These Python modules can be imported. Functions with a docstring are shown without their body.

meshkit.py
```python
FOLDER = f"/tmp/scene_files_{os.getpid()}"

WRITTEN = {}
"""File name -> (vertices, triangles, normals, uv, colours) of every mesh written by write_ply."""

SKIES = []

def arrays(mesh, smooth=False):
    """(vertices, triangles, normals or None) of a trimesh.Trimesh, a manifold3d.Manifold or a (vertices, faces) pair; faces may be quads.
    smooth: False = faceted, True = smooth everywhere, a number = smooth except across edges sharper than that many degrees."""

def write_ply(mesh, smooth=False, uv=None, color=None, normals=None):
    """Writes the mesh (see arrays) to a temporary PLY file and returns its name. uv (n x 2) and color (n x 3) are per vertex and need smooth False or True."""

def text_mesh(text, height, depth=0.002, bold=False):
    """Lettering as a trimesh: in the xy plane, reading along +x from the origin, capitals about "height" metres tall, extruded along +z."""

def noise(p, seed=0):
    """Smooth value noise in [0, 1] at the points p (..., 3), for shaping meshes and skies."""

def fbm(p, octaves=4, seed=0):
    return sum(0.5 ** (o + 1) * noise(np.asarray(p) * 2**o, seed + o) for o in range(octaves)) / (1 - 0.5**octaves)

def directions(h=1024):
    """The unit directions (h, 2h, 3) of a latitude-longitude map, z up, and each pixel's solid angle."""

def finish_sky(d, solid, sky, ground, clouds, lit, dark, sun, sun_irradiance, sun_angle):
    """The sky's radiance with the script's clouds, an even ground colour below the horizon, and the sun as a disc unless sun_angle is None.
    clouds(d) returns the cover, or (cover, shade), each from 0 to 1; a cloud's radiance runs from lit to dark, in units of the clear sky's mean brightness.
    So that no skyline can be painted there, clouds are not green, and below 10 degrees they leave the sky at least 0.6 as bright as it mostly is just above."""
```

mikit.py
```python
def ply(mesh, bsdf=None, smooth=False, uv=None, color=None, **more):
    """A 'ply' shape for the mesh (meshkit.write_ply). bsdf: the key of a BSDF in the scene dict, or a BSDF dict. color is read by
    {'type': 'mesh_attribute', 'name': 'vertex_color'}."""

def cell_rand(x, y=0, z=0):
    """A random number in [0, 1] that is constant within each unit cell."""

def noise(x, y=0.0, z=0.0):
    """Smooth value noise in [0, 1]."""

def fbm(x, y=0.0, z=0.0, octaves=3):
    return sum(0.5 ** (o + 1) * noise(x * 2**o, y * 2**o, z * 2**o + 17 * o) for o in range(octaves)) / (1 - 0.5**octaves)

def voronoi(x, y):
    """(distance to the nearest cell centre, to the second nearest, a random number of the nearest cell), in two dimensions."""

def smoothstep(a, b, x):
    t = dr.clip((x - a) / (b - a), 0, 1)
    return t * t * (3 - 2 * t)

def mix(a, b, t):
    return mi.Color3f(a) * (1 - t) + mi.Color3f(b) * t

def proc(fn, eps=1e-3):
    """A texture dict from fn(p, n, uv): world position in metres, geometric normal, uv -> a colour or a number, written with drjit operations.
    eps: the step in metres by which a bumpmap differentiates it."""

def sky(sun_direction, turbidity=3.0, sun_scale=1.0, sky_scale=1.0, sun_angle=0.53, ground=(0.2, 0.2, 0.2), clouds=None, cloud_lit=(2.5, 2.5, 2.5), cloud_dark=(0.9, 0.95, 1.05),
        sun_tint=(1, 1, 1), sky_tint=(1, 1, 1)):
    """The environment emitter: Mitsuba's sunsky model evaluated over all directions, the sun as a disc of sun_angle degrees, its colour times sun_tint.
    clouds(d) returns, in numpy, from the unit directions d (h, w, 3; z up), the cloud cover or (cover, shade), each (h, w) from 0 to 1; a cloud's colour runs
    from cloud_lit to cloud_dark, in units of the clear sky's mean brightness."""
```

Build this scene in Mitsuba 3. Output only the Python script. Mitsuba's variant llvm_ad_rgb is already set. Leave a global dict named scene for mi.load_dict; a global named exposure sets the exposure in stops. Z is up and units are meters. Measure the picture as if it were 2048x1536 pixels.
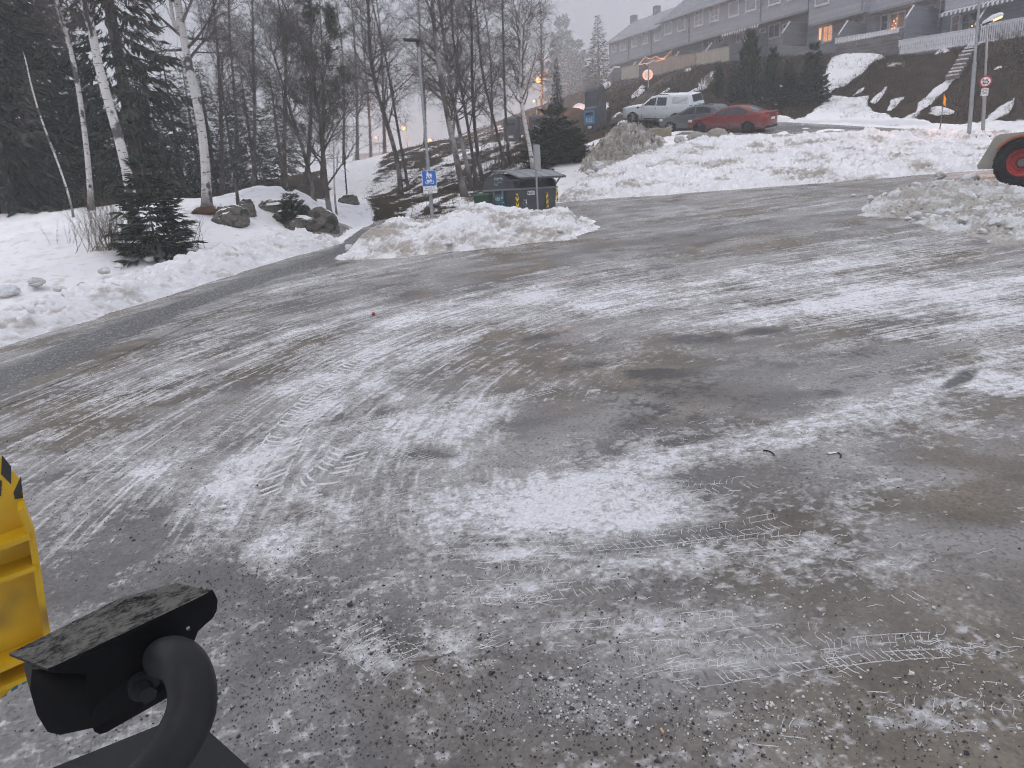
import math
import numpy as np
import trimesh
import shapely
import drjit as dr
import mitsuba as mi
import mikit
import meshkit
from mikit import noise, fbm, smoothstep, mix, voronoi, cell_rand
from scipy.interpolate import RBFInterpolator
from scipy.spatial.transform import Rotation

T = mi.ScalarTransform4f
scene, labels = {}, {}

# ------------------------------------------------------------------ camera
F_PX, CX, CY = 1450.0, 1024.0, 768.0            # focal length in photograph pixels (2048 wide)
PITCH, ROLL = math.radians(15.0), math.radians(3.3)
EYE = np.array([0.0, 0.0, 2.7])
FWD = np.array([0, math.cos(PITCH), -math.sin(PITCH)])
UP0 = np.array([0, math.sin(PITCH), math.cos(PITCH)])
RIGHT = math.cos(ROLL) * np.array([1.0, 0, 0]) - math.sin(ROLL) * UP0
UP = math.cos(ROLL) * UP0 + math.sin(ROLL) * np.array([1.0, 0, 0])
scene['camera'] = {'type': 'perspective', 'fov': math.degrees(2 * math.atan(1024 / F_PX)), 'fov_axis': 'x', 'near_clip': 0.05, 'far_clip': 1500.0,
                   'to_world': T().look_at(origin=EYE.tolist(), target=(EYE + FWD).tolist(), up=UP.tolist()),
                   'medium': {'type': 'ref', 'id': 'fog'}}
# ------------------------------------------------------------------ sky: thick overcast at dusk
exposure = 1.72
# as under any overcast the sky is brightest overhead and dims towards the horizon
scene['sky'] = mikit.sky((-0.25, -0.35, 0.9), turbidity=4, sun_scale=0.1, sun_angle=30, clouds=lambda d: (np.ones(d.shape[:2]), 1 - np.clip(d[..., 2], 0, 1)),
                         cloud_lit=(1.98, 2.08, 2.36), cloud_dark=(1.18, 1.26, 1.50), ground=(0.35, 0.35, 0.36))
# ------------------------------------------------------------------ fog
# thin over the lot, thickening beyond some fifty metres where the cloud lies on the valley
_fx, _fy = np.linspace(-300, 300, 61), np.linspace(-300, 300, 61)
_start = 34 + 20 * np.clip((_fx - 2) / 16, 0, 1)          # the valley at the left and middle fills up first, the bank on the right stays clear longer
_fs = 0.0022 + 0.0095 * np.clip((_fy[:, None] - _start[None]) / 42, 0, 1) ** 1.2
scene['fog'] = {'type': 'heterogeneous', 'albedo': {'type': 'constvolume', 'value': {'type': 'rgb', 'value': [0.955, 0.958, 0.965]}},
                'sigma_t': {'type': 'gridvolume', 'grid': mi.VolumeGrid(np.tile(_fs.astype(np.float32)[None, :, :, None], (2, 1, 1, 1))), 'to_world': T().translate([-305, -305, -15]).scale([610, 610, 62])}}
scene['haze'] = {'type': 'cube', 'to_world': T().translate([0, 0, 16]).scale([300, 300, 31]), 'bsdf': {'type': 'null'}, 'interior': {'type': 'ref', 'id': 'fog'}}
labels['haze'] = {'kind': 'stuff', 'label': 'grey winter fog hanging over the whole lot and hillside', 'category': 'fog'}


def ray(u, v):
    return FWD + (u - CX) / F_PX * RIGHT + (CY - v) / F_PX * UP


def P(u, v, d):
    """The world point seen at photograph pixel (u, v), d metres away along the optical axis."""
    return EYE + d * ray(u, v)


def px(p):
    q = np.asarray(p, float) - EYE
    z = q @ FWD
    return CX + F_PX * (q @ RIGHT) / z, CY - F_PX * (q @ UP) / z, z


# ------------------------------------------------------------------ scene helpers
counts = {}


def numbered(key):
    n = counts.get(key, 0)
    counts[key] = n + 1
    return key if n == 0 else f'{key}_{n:03d}'


def tag(key, label=None, cat=None, group=None, kind=None):
    d = labels.setdefault(key, {})
    for k, v in (('label', label), ('category', cat), ('group', group), ('kind', kind)):
        if v:
            d[k] = v
    return key


def thing(name, label, cat, group=None):
    return tag(numbered(name), label, cat, group)


def add(name, mesh, bsdf, parent=None, smooth=False, uv=None, label=None, cat=None, group=None, kind=None, **more):
    key = numbered(f'{parent}__{name}' if parent else name)
    scene[key] = mikit.ply(mesh, bsdf, smooth=smooth, uv=uv, **more)
    if label or cat or group or kind:
        tag(key, label, cat, group, kind)
    return key


def put(name, ply, to_world, parent=None):
    key = numbered(f'{parent}__{name}' if parent else name)
    scene[key] = {**ply, 'to_world': to_world}
    return key


def cat(*ms):
    return trimesh.util.concatenate([m for m in ms if m is not None])


def frame(o, ex, ey, ez):
    m = np.eye(4)
    m[:3, 0], m[:3, 1], m[:3, 2], m[:3, 3] = ex, ey, ez, o
    return m


def box(lo, hi, bev=0.0):
    lo, hi = np.minimum(lo, hi), np.maximum(lo, hi)
    if bev <= 0:
        m = trimesh.creation.box(hi - lo)
        m.apply_translation((lo + hi) / 2)
        return m
    bev = min(bev, 0.45 * (hi - lo).min())
    pts = []
    for k in range(3):
        a, b = lo + bev, hi - bev
        a[k], b[k] = lo[k], hi[k]
        pts += [[x, y, z] for x in (a[0], b[0]) for y in (a[1], b[1]) for z in (a[2], b[2])]
    return trimesh.convex.convex_hull(np.array(pts))


def unit(v):
    v = np.asarray(v, float)
    return v / np.linalg.norm(v)


def tube(pts, rad, sides=8, caps=True):
    p = np.asarray(pts, float)
    r = np.broadcast_to(np.asarray(rad, float), (len(p),))
    t = np.gradient(p, axis=0)
    t /= np.linalg.norm(t, axis=1, keepdims=True) + 1e-12
    ref = np.array([1.0, 0, 0]) if abs(t[0, 0]) < 0.8 else np.array([0, 1.0, 0])
    a = np.zeros_like(p)
    a[0] = unit(np.cross(t[0], ref))
    for i in range(1, len(p)):
        v = a[i - 1] - t[i] * (a[i - 1] @ t[i])
        a[i] = unit(v)
    b = np.cross(t, a)
    ang = np.arange(sides) * 2 * np.pi / sides
    v = (p[:, None] + r[:, None, None] * (np.cos(ang)[None, :, None] * a[:, None] + np.sin(ang)[None, :, None] * b[:, None])).reshape(-1, 3)
    i, j = np.meshgrid(np.arange(len(p) - 1), np.arange(sides), indexing='ij')
    q = np.stack([i * sides + j, i * sides + (j + 1) % sides, (i + 1) * sides + (j + 1) % sides, (i + 1) * sides + j], -1).reshape(-1, 4)
    f = np.vstack([q[:, [0, 1, 2]], q[:, [0, 2, 3]]])
    if caps:
        n = len(v)
        v = np.vstack([v, p[:1], p[-1:]])
        k = np.arange(sides)
        f = np.vstack([f, np.stack([(k + 1) % sides, k, k * 0 + n], 1), np.stack([k + n - sides, (k + 1) % sides + n - sides, k * 0 + n + 1], 1)])
    return trimesh.Trimesh(v, f, process=False)


def segs(a, b, ra, rb, sides=3):
    """Many straight tapered twigs as one (vertices, faces)."""
    a, b = np.asarray(a, float), np.asarray(b, float)
    t = b - a
    t /= np.linalg.norm(t, axis=1, keepdims=True) + 1e-12
    ref = np.where(np.abs(t[:, 2:]) < 0.8, [0, 0, 1.0], [1.0, 0, 0])
    u = np.cross(t, ref)
    u /= np.linalg.norm(u, axis=1, keepdims=True)
    w = np.cross(t, u)
    ang = np.arange(sides) * 2 * np.pi / sides
    off = np.cos(ang)[None, :, None] * u[:, None] + np.sin(ang)[None, :, None] * w[:, None]
    v = np.concatenate([a[:, None] + off * np.reshape(ra, (-1, 1, 1)), b[:, None] + off * np.reshape(rb, (-1, 1, 1))], 1)
    k = np.arange(sides)
    f = np.vstack([np.stack([k, (k + 1) % sides, (k + 1) % sides + sides], 1), np.stack([k, (k + 1) % sides + sides, k + sides], 1)])
    f = (f[None] + (np.arange(len(a)) * 2 * sides)[:, None, None]).reshape(-1, 3)
    return trimesh.Trimesh(v.reshape(-1, 3), f, process=False)


def nz(x, y, s=1.0, octaves=4, seed=0):
    p = np.stack([np.asarray(x) * s, np.asarray(y) * s, np.zeros_like(np.asarray(x, float)) + 0.37], -1)
    return meshkit.fbm(p, octaves, seed)


def sst(a, b, x):
    t = np.clip((x - a) / (b - a), 0, 1)
    return t * t * (3 - 2 * t)


# ------------------------------------------------------------------ terrain
LA, LB = 0.0488, 0.0604                          # the lot is one sloping plane


def lot_z(x, y):
    return LA * x + LB * y


def on_lot(u, v):
    d = ray(u, v)
    t = (LA * EYE[0] + LB * EYE[1] - EYE[2]) / (d[2] - LA * d[0] - LB * d[1])
    return EYE + t * d


ES = -unit(np.r_[ray(160, 428)[:2], 0])          # along the facade, towards the right
EI = np.array([-ES[1], ES[0], 0])                # into the houses
if EI @ np.array([1.0, 1.0, 0]) < 0:
    EI = -EI
O_H = np.r_[P(1885, 24, 55.5)[:2], 0]
MH = np.eye(4)
MH[:3, 0], MH[:3, 1], MH[:3, 3] = ES, EI, O_H


def fac(u, v, y=0.0):
    """(s, z) where the line of sight through a pixel meets the plane y metres behind the facade."""
    d = ray(u, v)
    t = ((O_H + EI * y - EYE) @ EI) / (d @ EI)
    p = EYE + t * d - O_H
    return p @ ES, p[2]



def facpt(u, v, y):
    """The point seen at (u, v) in the plane y metres behind the facade."""
    s, z = fac(u, v, y)
    return O_H + ES * s + EI * y + [0, 0, z]


LOT_EDGE_LEFT = [(-420, 860), (0, 690), (200, 630), (330, 592), (450, 553), (560, 520), (690, 485)]
BANK_FOOT = [(1105, 406), (1200, 398), (1350, 388), (1500, 376), (1700, 361), (1900, 345), (2048, 334), (2300, 316)]
left_edge = np.array([on_lot(*q)[:2] for q in LOT_EDGE_LEFT])
bank_foot = np.array([on_lot(*q)[:2] for q in BANK_FOOT])
SIGHTS = [  # (u, v, distance) of ground that the photograph shows outside the lot
    (310, 497, 21), (200, 482, 21.5), (0, 520, 20), (-200, 540, 20), (265, 470, 22), (413, 420, 25), (440, 490, 22.5), (560, 470, 24.5), (645, 447, 27.5), (560, 380, 28.5), (460, 388, 28.5),
    (625, 398, 29.5), (0, 433, 29), (-250, 450, 29), (200, 418, 29), (350, 410, 28), (0, 415, 45), (-300, 420, 45), (300, 400, 48), (580, 372, 48), (700, 447, 30), (690, 402, 42), (700, 352, 70), (720, 330, 95),
    (866, 442, 29.5), (790, 432, 31), (900, 402, 34), (830, 350, 46), (820, 295, 60), (893, 280, 62), (980, 283, 58), (960, 345, 42), (1060, 332, 40), (1060, 292, 50), (1030, 428, 29), (1110, 395, 33),
    (1190, 257, 51), (1080, 278, 52), (1200, 292, 42), (1250, 302, 37.5), (1350, 290, 36.5), (1460, 263, 41.5), (1500, 282, 37), (1700, 270, 37), (1900, 274, 36), (2048, 280, 35), (1500, 322, 33), (1700, 311, 33),
    (1900, 306, 32), (1560, 246, 44), (1700, 252, 43), (1850, 257, 42), (2048, 260, 40.5), (1250, 252, 48), (1350, 258, 45.5), (1240, 180, 77), 
    (1450, 190, 56), (1750, 180, 50), (1950, 180, 46), (2150, 170, 43), (1240, 222, 57), (1000, 272, 120), (700, 318, 140), (300, 360, 110),
    (1240, 165, 100), (2200, 250, 39),
]
ctrl = [P(*s) for s in SIGHTS]
for u, v in ((1250, 158), (1325, 147), (1400, 132), (1530, 114), (1670, 108), (1795, 111), (1950, 92), (2048, 78), (2200, 58)):   # the terraces in front of the houses are level
    q = facpt(u, v, -3.3)
    for back, up in ((0, 0), (2.2, 0.1), (5.5, 0.2), (12, 0.4)):
        ctrl.append(q + EI * back + [0, 0, up])
for gx in np.linspace(-14, 24, 9):
    for gy in np.linspace(-6, 30, 9):
        xl = np.interp(gy, left_edge[:, 1], left_edge[:, 0])
        yf = np.interp(gx, bank_foot[:, 0], bank_foot[:, 1])
        if gx > xl - 0.5 and gy < yf + 0.3 and not (gx < 1 and gy > 26):
            ctrl.append([gx, gy, lot_z(gx, gy)])
for q in list(left_edge) + list(bank_foot):
    ctrl.append([q[0], q[1], lot_z(*q)])
for x, y in ((-30, -10), (-30, 5), (-40, 25), (40, -10), (45, 15), (0, -25)):
    ctrl.append([x, y, lot_z(x, y) * 0.8 + (1.2 if x < 0 else 0)])
for x, y, z in ((-120, 60, 5), (-110, 160, 12), (0, 190, 16), (70, 95, 22), (120, 100, 26), (110, 40, 17), (60, 60, 15), (60, 190, 30), (-60, 110, 8), (40, 120, 21)):
    ctrl.append([x, y, z])
ctrl = np.array(ctrl)
_tps = RBFInterpolator(ctrl[:, :2], ctrl[:, 2], kernel='thin_plate_spline', smoothing=0.02)
_left = shapely.LineString(left_edge)
_lot = shapely.Polygon(np.vstack([left_edge, on_lot(720, 462)[:2], [-5.5, 33], [0.5, 33], [2.5, 31.5], bank_foot, [40, 20], [40, -8], [-16, -8], [-14, 2]]))


def sdist(poly, x, y):
    """Distance to the polygon's outline, positive inside."""
    pts = shapely.points(np.ravel(x), np.ravel(y))
    d = shapely.distance(pts, poly.exterior)
    return np.where(shapely.contains(poly, pts), d, -d).reshape(np.shape(x))


def height(x, y):
    """The bare ground."""
    x, y = np.asarray(x, float), np.asarray(y, float)
    z = _tps(np.stack([x.ravel(), y.ravel()], 1)).reshape(x.shape)
    w = sst(-1.2, 0.2, sdist(_lot, x, y))
    return z * (1 - w) + lot_z(x, y) * w


_gx = np.arange(-60, 80.01, 0.5)
_gy = np.arange(-12, 130.01, 0.5)
_X, _Y = np.meshgrid(_gx, _gy)
from scipy.interpolate import RegularGridInterpolator
_H = RegularGridInterpolator((_gy, _gx), height(_X, _Y), bounds_error=False, fill_value=None)


def H(x, y):
    return _H(np.stack([np.asarray(y, float), np.asarray(x, float)], -1))


def hit(u, v, d0=3.0, d1=140.0):
    """Where the line of sight through a photograph pixel meets the ground."""
    t = np.arange(d0, d1, 0.1)
    p = EYE + t[:, None] * ray(u, v)
    below = np.nonzero(p[:, 2] < H(p[:, 0], p[:, 1]))[0]
    return p[below[0]] if len(below) else p[-1]


def foot(u, v, d):
    """The ground under the point seen at (u, v) d metres away."""
    p = P(u, v, d)
    return np.array([p[0], p[1], float(H(p[0], p[1]))])
# ------------------------------------------------------------------ materials
def principled(color, rough=0.6, spec=0.4, metal=0.0, two=True, **kw):
    c = color if isinstance(color, dict) else {'type': 'rgb', 'value': list(color)}
    b = {'type': 'principled', 'base_color': c, 'roughness': rough, 'specular': spec, 'metallic': metal, **kw}
    return {'type': 'twosided', 'm': b} if two else b


def grainy(color, amount=0.15, scale=8.0, dirt=None, dirt_at=0.62):
    def fn(p, n, uv):
        q = fbm(p.x * scale, p.y * scale, p.z * scale)
        c = mi.Color3f(color) * (1 + amount * (2 * q - 1))
        if dirt is not None:
            c = mix(c, mi.Color3f(dirt), smoothstep(dirt_at, dirt_at + 0.2, fbm(p.x * scale * 0.4 + 5, p.y * scale * 0.4, p.z * scale * 0.4)))
        return c
    return mikit.proc(fn)


# direction of travel on the lot: arcs in the left half, nearly straight lines in the right half
ARC = (4.8, 6.2)


def flow(x, y):
    ax, ay = x - ARC[0], y - ARC[1]
    r = dr.sqrt(ax * ax + ay * ay)
    th = dr.atan2(ay, -ax)
    s1, t1 = r, th * 11.0
    s2, t2 = 0.97 * y - 0.24 * x, 0.97 * x + 0.24 * y
    w = smoothstep(-1.5, 4.0, x - 0.16 * y + 1.5 * noise(x * 0.4, y * 0.4))
    return s1, t1, s2, t2, w


def ice_color(p, n, uv):
    x, y = p.x, p.y
    s1, t1, s2, t2, w = flow(x, y)

    def streak(a, b, o):
        return noise(s1 * a + o, t1 * b) * (1 - w) + noise(s2 * a + o, t2 * b) * w

    low = fbm(x * 0.55, y * 0.55, 3.0)
    mid = fbm(x * 2.6, y * 2.6, 7.0)
    fine = fbm(x * 17, y * 17, 1.0)
    tiny = fbm(x * 60, y * 60, 2.0, octaves=2)
    st = 0.34 * streak(1.1, 0.16, 0.0) + 0.36 * streak(3.4, 0.45, 9.0) + 0.30 * streak(9.0, 0.9, 3.0)
    # close by, where machines turn on the spot, the streaks give way to trampled blotches
    turn = smoothstep(7.5, 4.5, y - 0.25 * x + 1.5 * (low - 0.5))
    st = st * (1 - 0.8 * turn) + 0.8 * turn * (0.5 * fbm(x * 1.4 + 0.4 * y, y * 2.6, 21.0) + 0.5 * fbm(x * 5.0, y * 9.0, 23.0))
    st2 = streak(26.0, 1.5, 5.0) * (1 - 0.75 * turn) + 0.75 * turn * noise(x * 22, y * 30, 4.0)
    st3 = streak(60.0, 2.6, 8.0)
    scratch = smoothstep(0.70, 0.86, st2) + 0.8 * smoothstep(0.72, 0.9, st3)
    white = uv.x + 0.85 * (st - 0.5) + 0.35 * (low - 0.5) + 0.55 * (mid - 0.5) + 0.75 * (fine - 0.5) + 0.40 * (st2 - 0.5) + 0.30 * (tiny - 0.5)
    dark = uv.y + 0.55 * (mid - 0.5) + 0.8 * (fine - 0.5) + 0.45 * (st - 0.5) + 0.3 * (st2 - 0.5)
    base = mix((0.166, 0.142, 0.114), (0.196, 0.190, 0.187), smoothstep(0.3, 0.7, low))
    base = base * (0.62 + 0.50 * mid + 0.26 * fine)
    soak = fbm(x * 1.1 + 0.3 * y, y * 1.9, 15.0)
    base = base * (0.62 + 0.76 * soak)
    base = mix(base, (0.315, 0.305, 0.297), 0.8 * smoothstep(0.46, 0.74, fbm(x * 0.8, y * 1.5, 27.0) + 0.25 * (st - 0.5)))
    c = mix(base, (0.36, 0.350, 0.342), smoothstep(0.14, 0.60, white))
    c = mix(c, (0.69, 0.69, 0.715), smoothstep(0.48, 1.05, white))
    c = mix(c, (0.62, 0.62, 0.63), 0.45 * scratch * smoothstep(0.05, 0.4, white))
    c = mix(c, (0.055, 0.054, 0.055), 0.85 * smoothstep(0.42, 1.0, dark))
    c = mix(c, (0.12, 0.11, 0.10), 0.55 * smoothstep(0.70, 0.80, noise(x * 45, y * 45, 11.0)) * smoothstep(0.5, 0.2, white))
    return c * (0.80 + 0.40 * tiny)


def ice_rough(p, n, uv):
    return 0.34 + 0.4 * smoothstep(0.35, 0.75, fbm(p.x * 1.3, p.y * 1.3, 4.0)) + 0.2 * smoothstep(0.2, 0.6, uv.x)


scene['ice_mat'] = principled(mikit.proc(ice_color), 0.5, 0.34)
scene['ice_mat']['m']['roughness'] = mikit.proc(ice_rough)


def asphalt_color(p, n, uv):
    # uv.y runs across the strip from 0 to 1
    edge = dr.minimum(uv.y, 1 - uv.y)
    a = edge + 0.20 * (fbm(p.x * 1.2, p.y * 1.2, 2.0) - 0.5) + 0.16 * (noise(uv.x * 0.4, uv.y * 26) - 0.5) + 0.14 * (fbm(p.x * 14, p.y * 14) - 0.5)
    wet = mix((0.075, 0.076, 0.082), (0.135, 0.133, 0.132), fbm(uv.x * 0.25, uv.y * 16, 3.0))
    speck = smoothstep(0.58, 0.75, noise(p.x * 34, p.y * 34))
    wet = wet * (0.8 + 0.4 * noise(p.x * 60, p.y * 60)) + mi.Color3f(0.12) * speck
    return mix(ice_color(p, n, mi.Point2f(0.24, 0.06)), wet, smoothstep(0.08, 0.42, a))


scene['asphalt_mat'] = principled(mikit.proc(asphalt_color), 0.42, 0.5)


def dirty_snow(white=(0.80, 0.80, 0.815), dirt=(0.30, 0.25, 0.185), amount=0.0, scale=1.0, grit=0.35):
    def fn(p, n, uv):
        a = fbm(p.x * 0.9 * scale, p.y * 0.9 * scale, p.z * 2.2 * scale, octaves=4)
        b = fbm(p.x * 7 * scale, p.y * 7 * scale, p.z * 9 * scale)
        m = smoothstep(0.55 - amount, 0.78 - amount, 0.72 * a + 0.34 * b + 0.12 * (1 - n.z))
        g = smoothstep(0.66, 0.78, noise(p.x * 38, p.y * 38, p.z * 38)) * grit
        c = mix(white, mix(dirt, (0.45, 0.42, 0.375), b), 0.85 * m)
        c = mix(c, (0.13, 0.115, 0.095), g * (0.25 + 0.75 * m))
        return c * (0.9 + 0.2 * noise(p.x * 16, p.y * 16, p.z * 16))
    return mikit.proc(fn)


scene['snow_mat'] = principled(dirty_snow(amount=-0.06, grit=0.12), 0.85, 0.2)
scene['bank_mat'] = principled(dirty_snow(white=(0.87, 0.87, 0.89), amount=-0.015, grit=0.35), 0.85, 0.2)
scene['pile_mat'] = principled(dirty_snow(white=(0.85, 0.85, 0.87), amount=0.035, grit=0.5), 0.85, 0.2)
scene['debris_mat'] = principled(dirty_snow(white=(0.68, 0.69, 0.70), dirt=(0.30, 0.275, 0.225), amount=0.12, scale=1.6, grit=0.5), 0.7, 0.3)
scene['dirt_pile_mat'] = principled(dirty_snow(white=(0.62, 0.60, 0.58), dirt=(0.12, 0.10, 0.078), amount=0.13, scale=1.5, grit=0.8), 0.9, 0.2)


def ground_color(p, n, uv):
    # uv.x: how much snow lies here; uv.y: how green the withered grass is
    a = fbm(p.x * 0.7, p.y * 0.7, p.z * 1.5)
    s = fbm((p.x * 0.95 - p.y * 0.30) * 1.1, (p.x * 0.30 + p.y * 0.95) * 0.16, p.z * 0.2)
    b = fbm(p.x * 5, p.y * 5, p.z * 5)
    grass = mix((0.022, 0.016, 0.012), (0.060, 0.043, 0.029), fbm(p.x * 1.6, p.y * 1.6, p.z * 1.6))
    grass = mix(grass, (0.040, 0.038, 0.020), uv.y * smoothstep(0.4, 0.7, a))
    grass = grass * (0.6 + 0.8 * noise(p.x * 22, p.y * 22, p.z * 9))
    snow = mix((0.80, 0.80, 0.815), (0.52, 0.48, 0.42), 0.6 * smoothstep(0.5, 0.85, b))
    return mix(grass, snow, smoothstep(0.42, 0.58, uv.x + 0.45 * (a - 0.5) + 0.9 * (s - 0.5) + 0.45 * (b - 0.5)))


scene['ground_mat'] = principled(mikit.proc(ground_color), 0.95, 0.1)
scene['frost_mat'] = principled(grainy((0.63, 0.63, 0.64), 0.35, 12), 0.8, 0.25)
scene['gravel_mat'] = principled(grainy((0.035, 0.036, 0.04), 0.5, 60), 0.5, 0.5)
scene['crumb_mat'] = principled(grainy((0.62, 0.61, 0.58), 0.3, 30), 0.7, 0.3)


# ------------------------------------------------------------------ ground
def polar_grid(nr, na, r0, r1, a0, a1):
    r = r0 * (r1 / r0) ** np.linspace(0, 1, nr)
    a = np.radians(np.linspace(a0, a1, na))
    R, A = np.meshgrid(r, a, indexing='ij')
    return R * np.sin(A), R * np.cos(A)


def grid_mesh(X, Y, Z, keep=None):
    n, m = X.shape
    i, j = np.meshgrid(np.arange(n - 1), np.arange(m - 1), indexing='ij')
    q = np.stack([i * m + j, (i + 1) * m + j, (i + 1) * m + j + 1, i * m + j + 1], -1).reshape(-1, 4)
    if keep is not None:
        k = keep.ravel()
        q = q[k[q].all(1)]
    v = np.stack([X, Y, Z], -1).reshape(-1, 3)
    f = np.vstack([q[:, [0, 1, 2]], q[:, [0, 2, 3]]])
    used = np.unique(f)
    new = np.zeros(len(v), int)
    new[used] = np.arange(len(used))
    v, f = v[used], new[f]
    nrm = np.cross(v[f[:, 1]] - v[f[:, 0]], v[f[:, 2]] - v[f[:, 0]])
    if nrm[:, 2].sum() < 0:
        f = f[:, ::-1]
    return v, f, used


def region(seq):
    """A polygon on the ground from the outline seen in the photograph."""
    return shapely.Polygon([hit(u, v)[:2] for u, v in seq]).buffer(0)


# middle slope and right-hand hillside are withered grass with patches; elsewhere there is snow
hillside = shapely.Polygon([P(1150, 290, 44)[:2], P(1260, 262, 46.5)[:2], P(1560, 243, 45)[:2], P(1850, 254, 43)[:2], P(2048, 257, 42)[:2], (45, 38), (75, 45), (75, 80), (20, 125), (-2, 110), (2, 60)])
slope = shapely.Polygon([P(742, 437, 30)[:2], P(800, 443, 30)[:2], P(866, 441, 30)[:2], P(960, 433, 30)[:2], P(1100, 400, 32)[:2], (3, 40), (5, 50), (2, 60), (-2, 110), (-11, 110), (-9.5, 66), (-8.3, 45)])
forest_floor = shapely.Polygon([P(-300, 447, 31)[:2], P(0, 430, 31)[:2], P(200, 415, 31)[:2], P(400, 402, 31)[:2], (-9.5, 42), (-14, 60), (-16, 100), (-70, 100), (-70, 33)])
fine_a = np.concatenate([np.linspace(-180, -52, 40, endpoint=False), np.linspace(-52, 52, 620, endpoint=False), np.linspace(52, 180, 41)])
rr = 0.8 * (285 / 0.8) ** np.linspace(0, 1, 300)
R_, A_ = np.meshgrid(rr, np.radians(fine_a), indexing='ij')
gX, gY = R_ * np.sin(A_), R_ * np.cos(A_)
inside_box = (gX > -60) & (gX < 80) & (gY > -12) & (gY < 130)
gZ = np.where(inside_box, 0, 0.0)
gZ[inside_box] = H(gX[inside_box], gY[inside_box])
far_pts = np.stack([np.clip(gX, -150, 150), np.clip(gY, -90, 210)], -1)
gZ[~inside_box] = _tps(far_pts[~inside_box])
d_lot = sdist(_lot, gX, gY)
d_left = shapely.distance(shapely.points(gX.ravel(), gY.ravel()), _left).reshape(gX.shape)
bumps = (nz(gX, gY, 0.5, 4, 3) - 0.5) * 0.5 + (nz(gX, gY, 2.5, 3, 5) - 0.5) * 0.16
gZ = gZ + bumps * sst(0.3, 3.0, -d_lot) - 0.22 * sst(-0.15, 0.6, d_lot)
d_hill, d_slope, d_for = sdist(hillside, gX, gY), sdist(slope, gX, gY), sdist(forest_floor, gX, gY)
brown = np.maximum.reduce([sst(-0.6, 0.6, d_hill) * 0.95, sst(-0.6, 0.6, d_slope) * 0.62, sst(-1, 1, d_for) * 0.95])
snow_amount = 1.05 - brown
green = sst(-1, 1, d_slope) * 0.5 + 0.45 * sst(0, 6, d_hill) * sst(14, 26, gX) * sst(0.5, 0.7, nz(gX, gY, 0.12, 2, 8))
gv, gf, used = grid_mesh(gX, gY, gZ)
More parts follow.
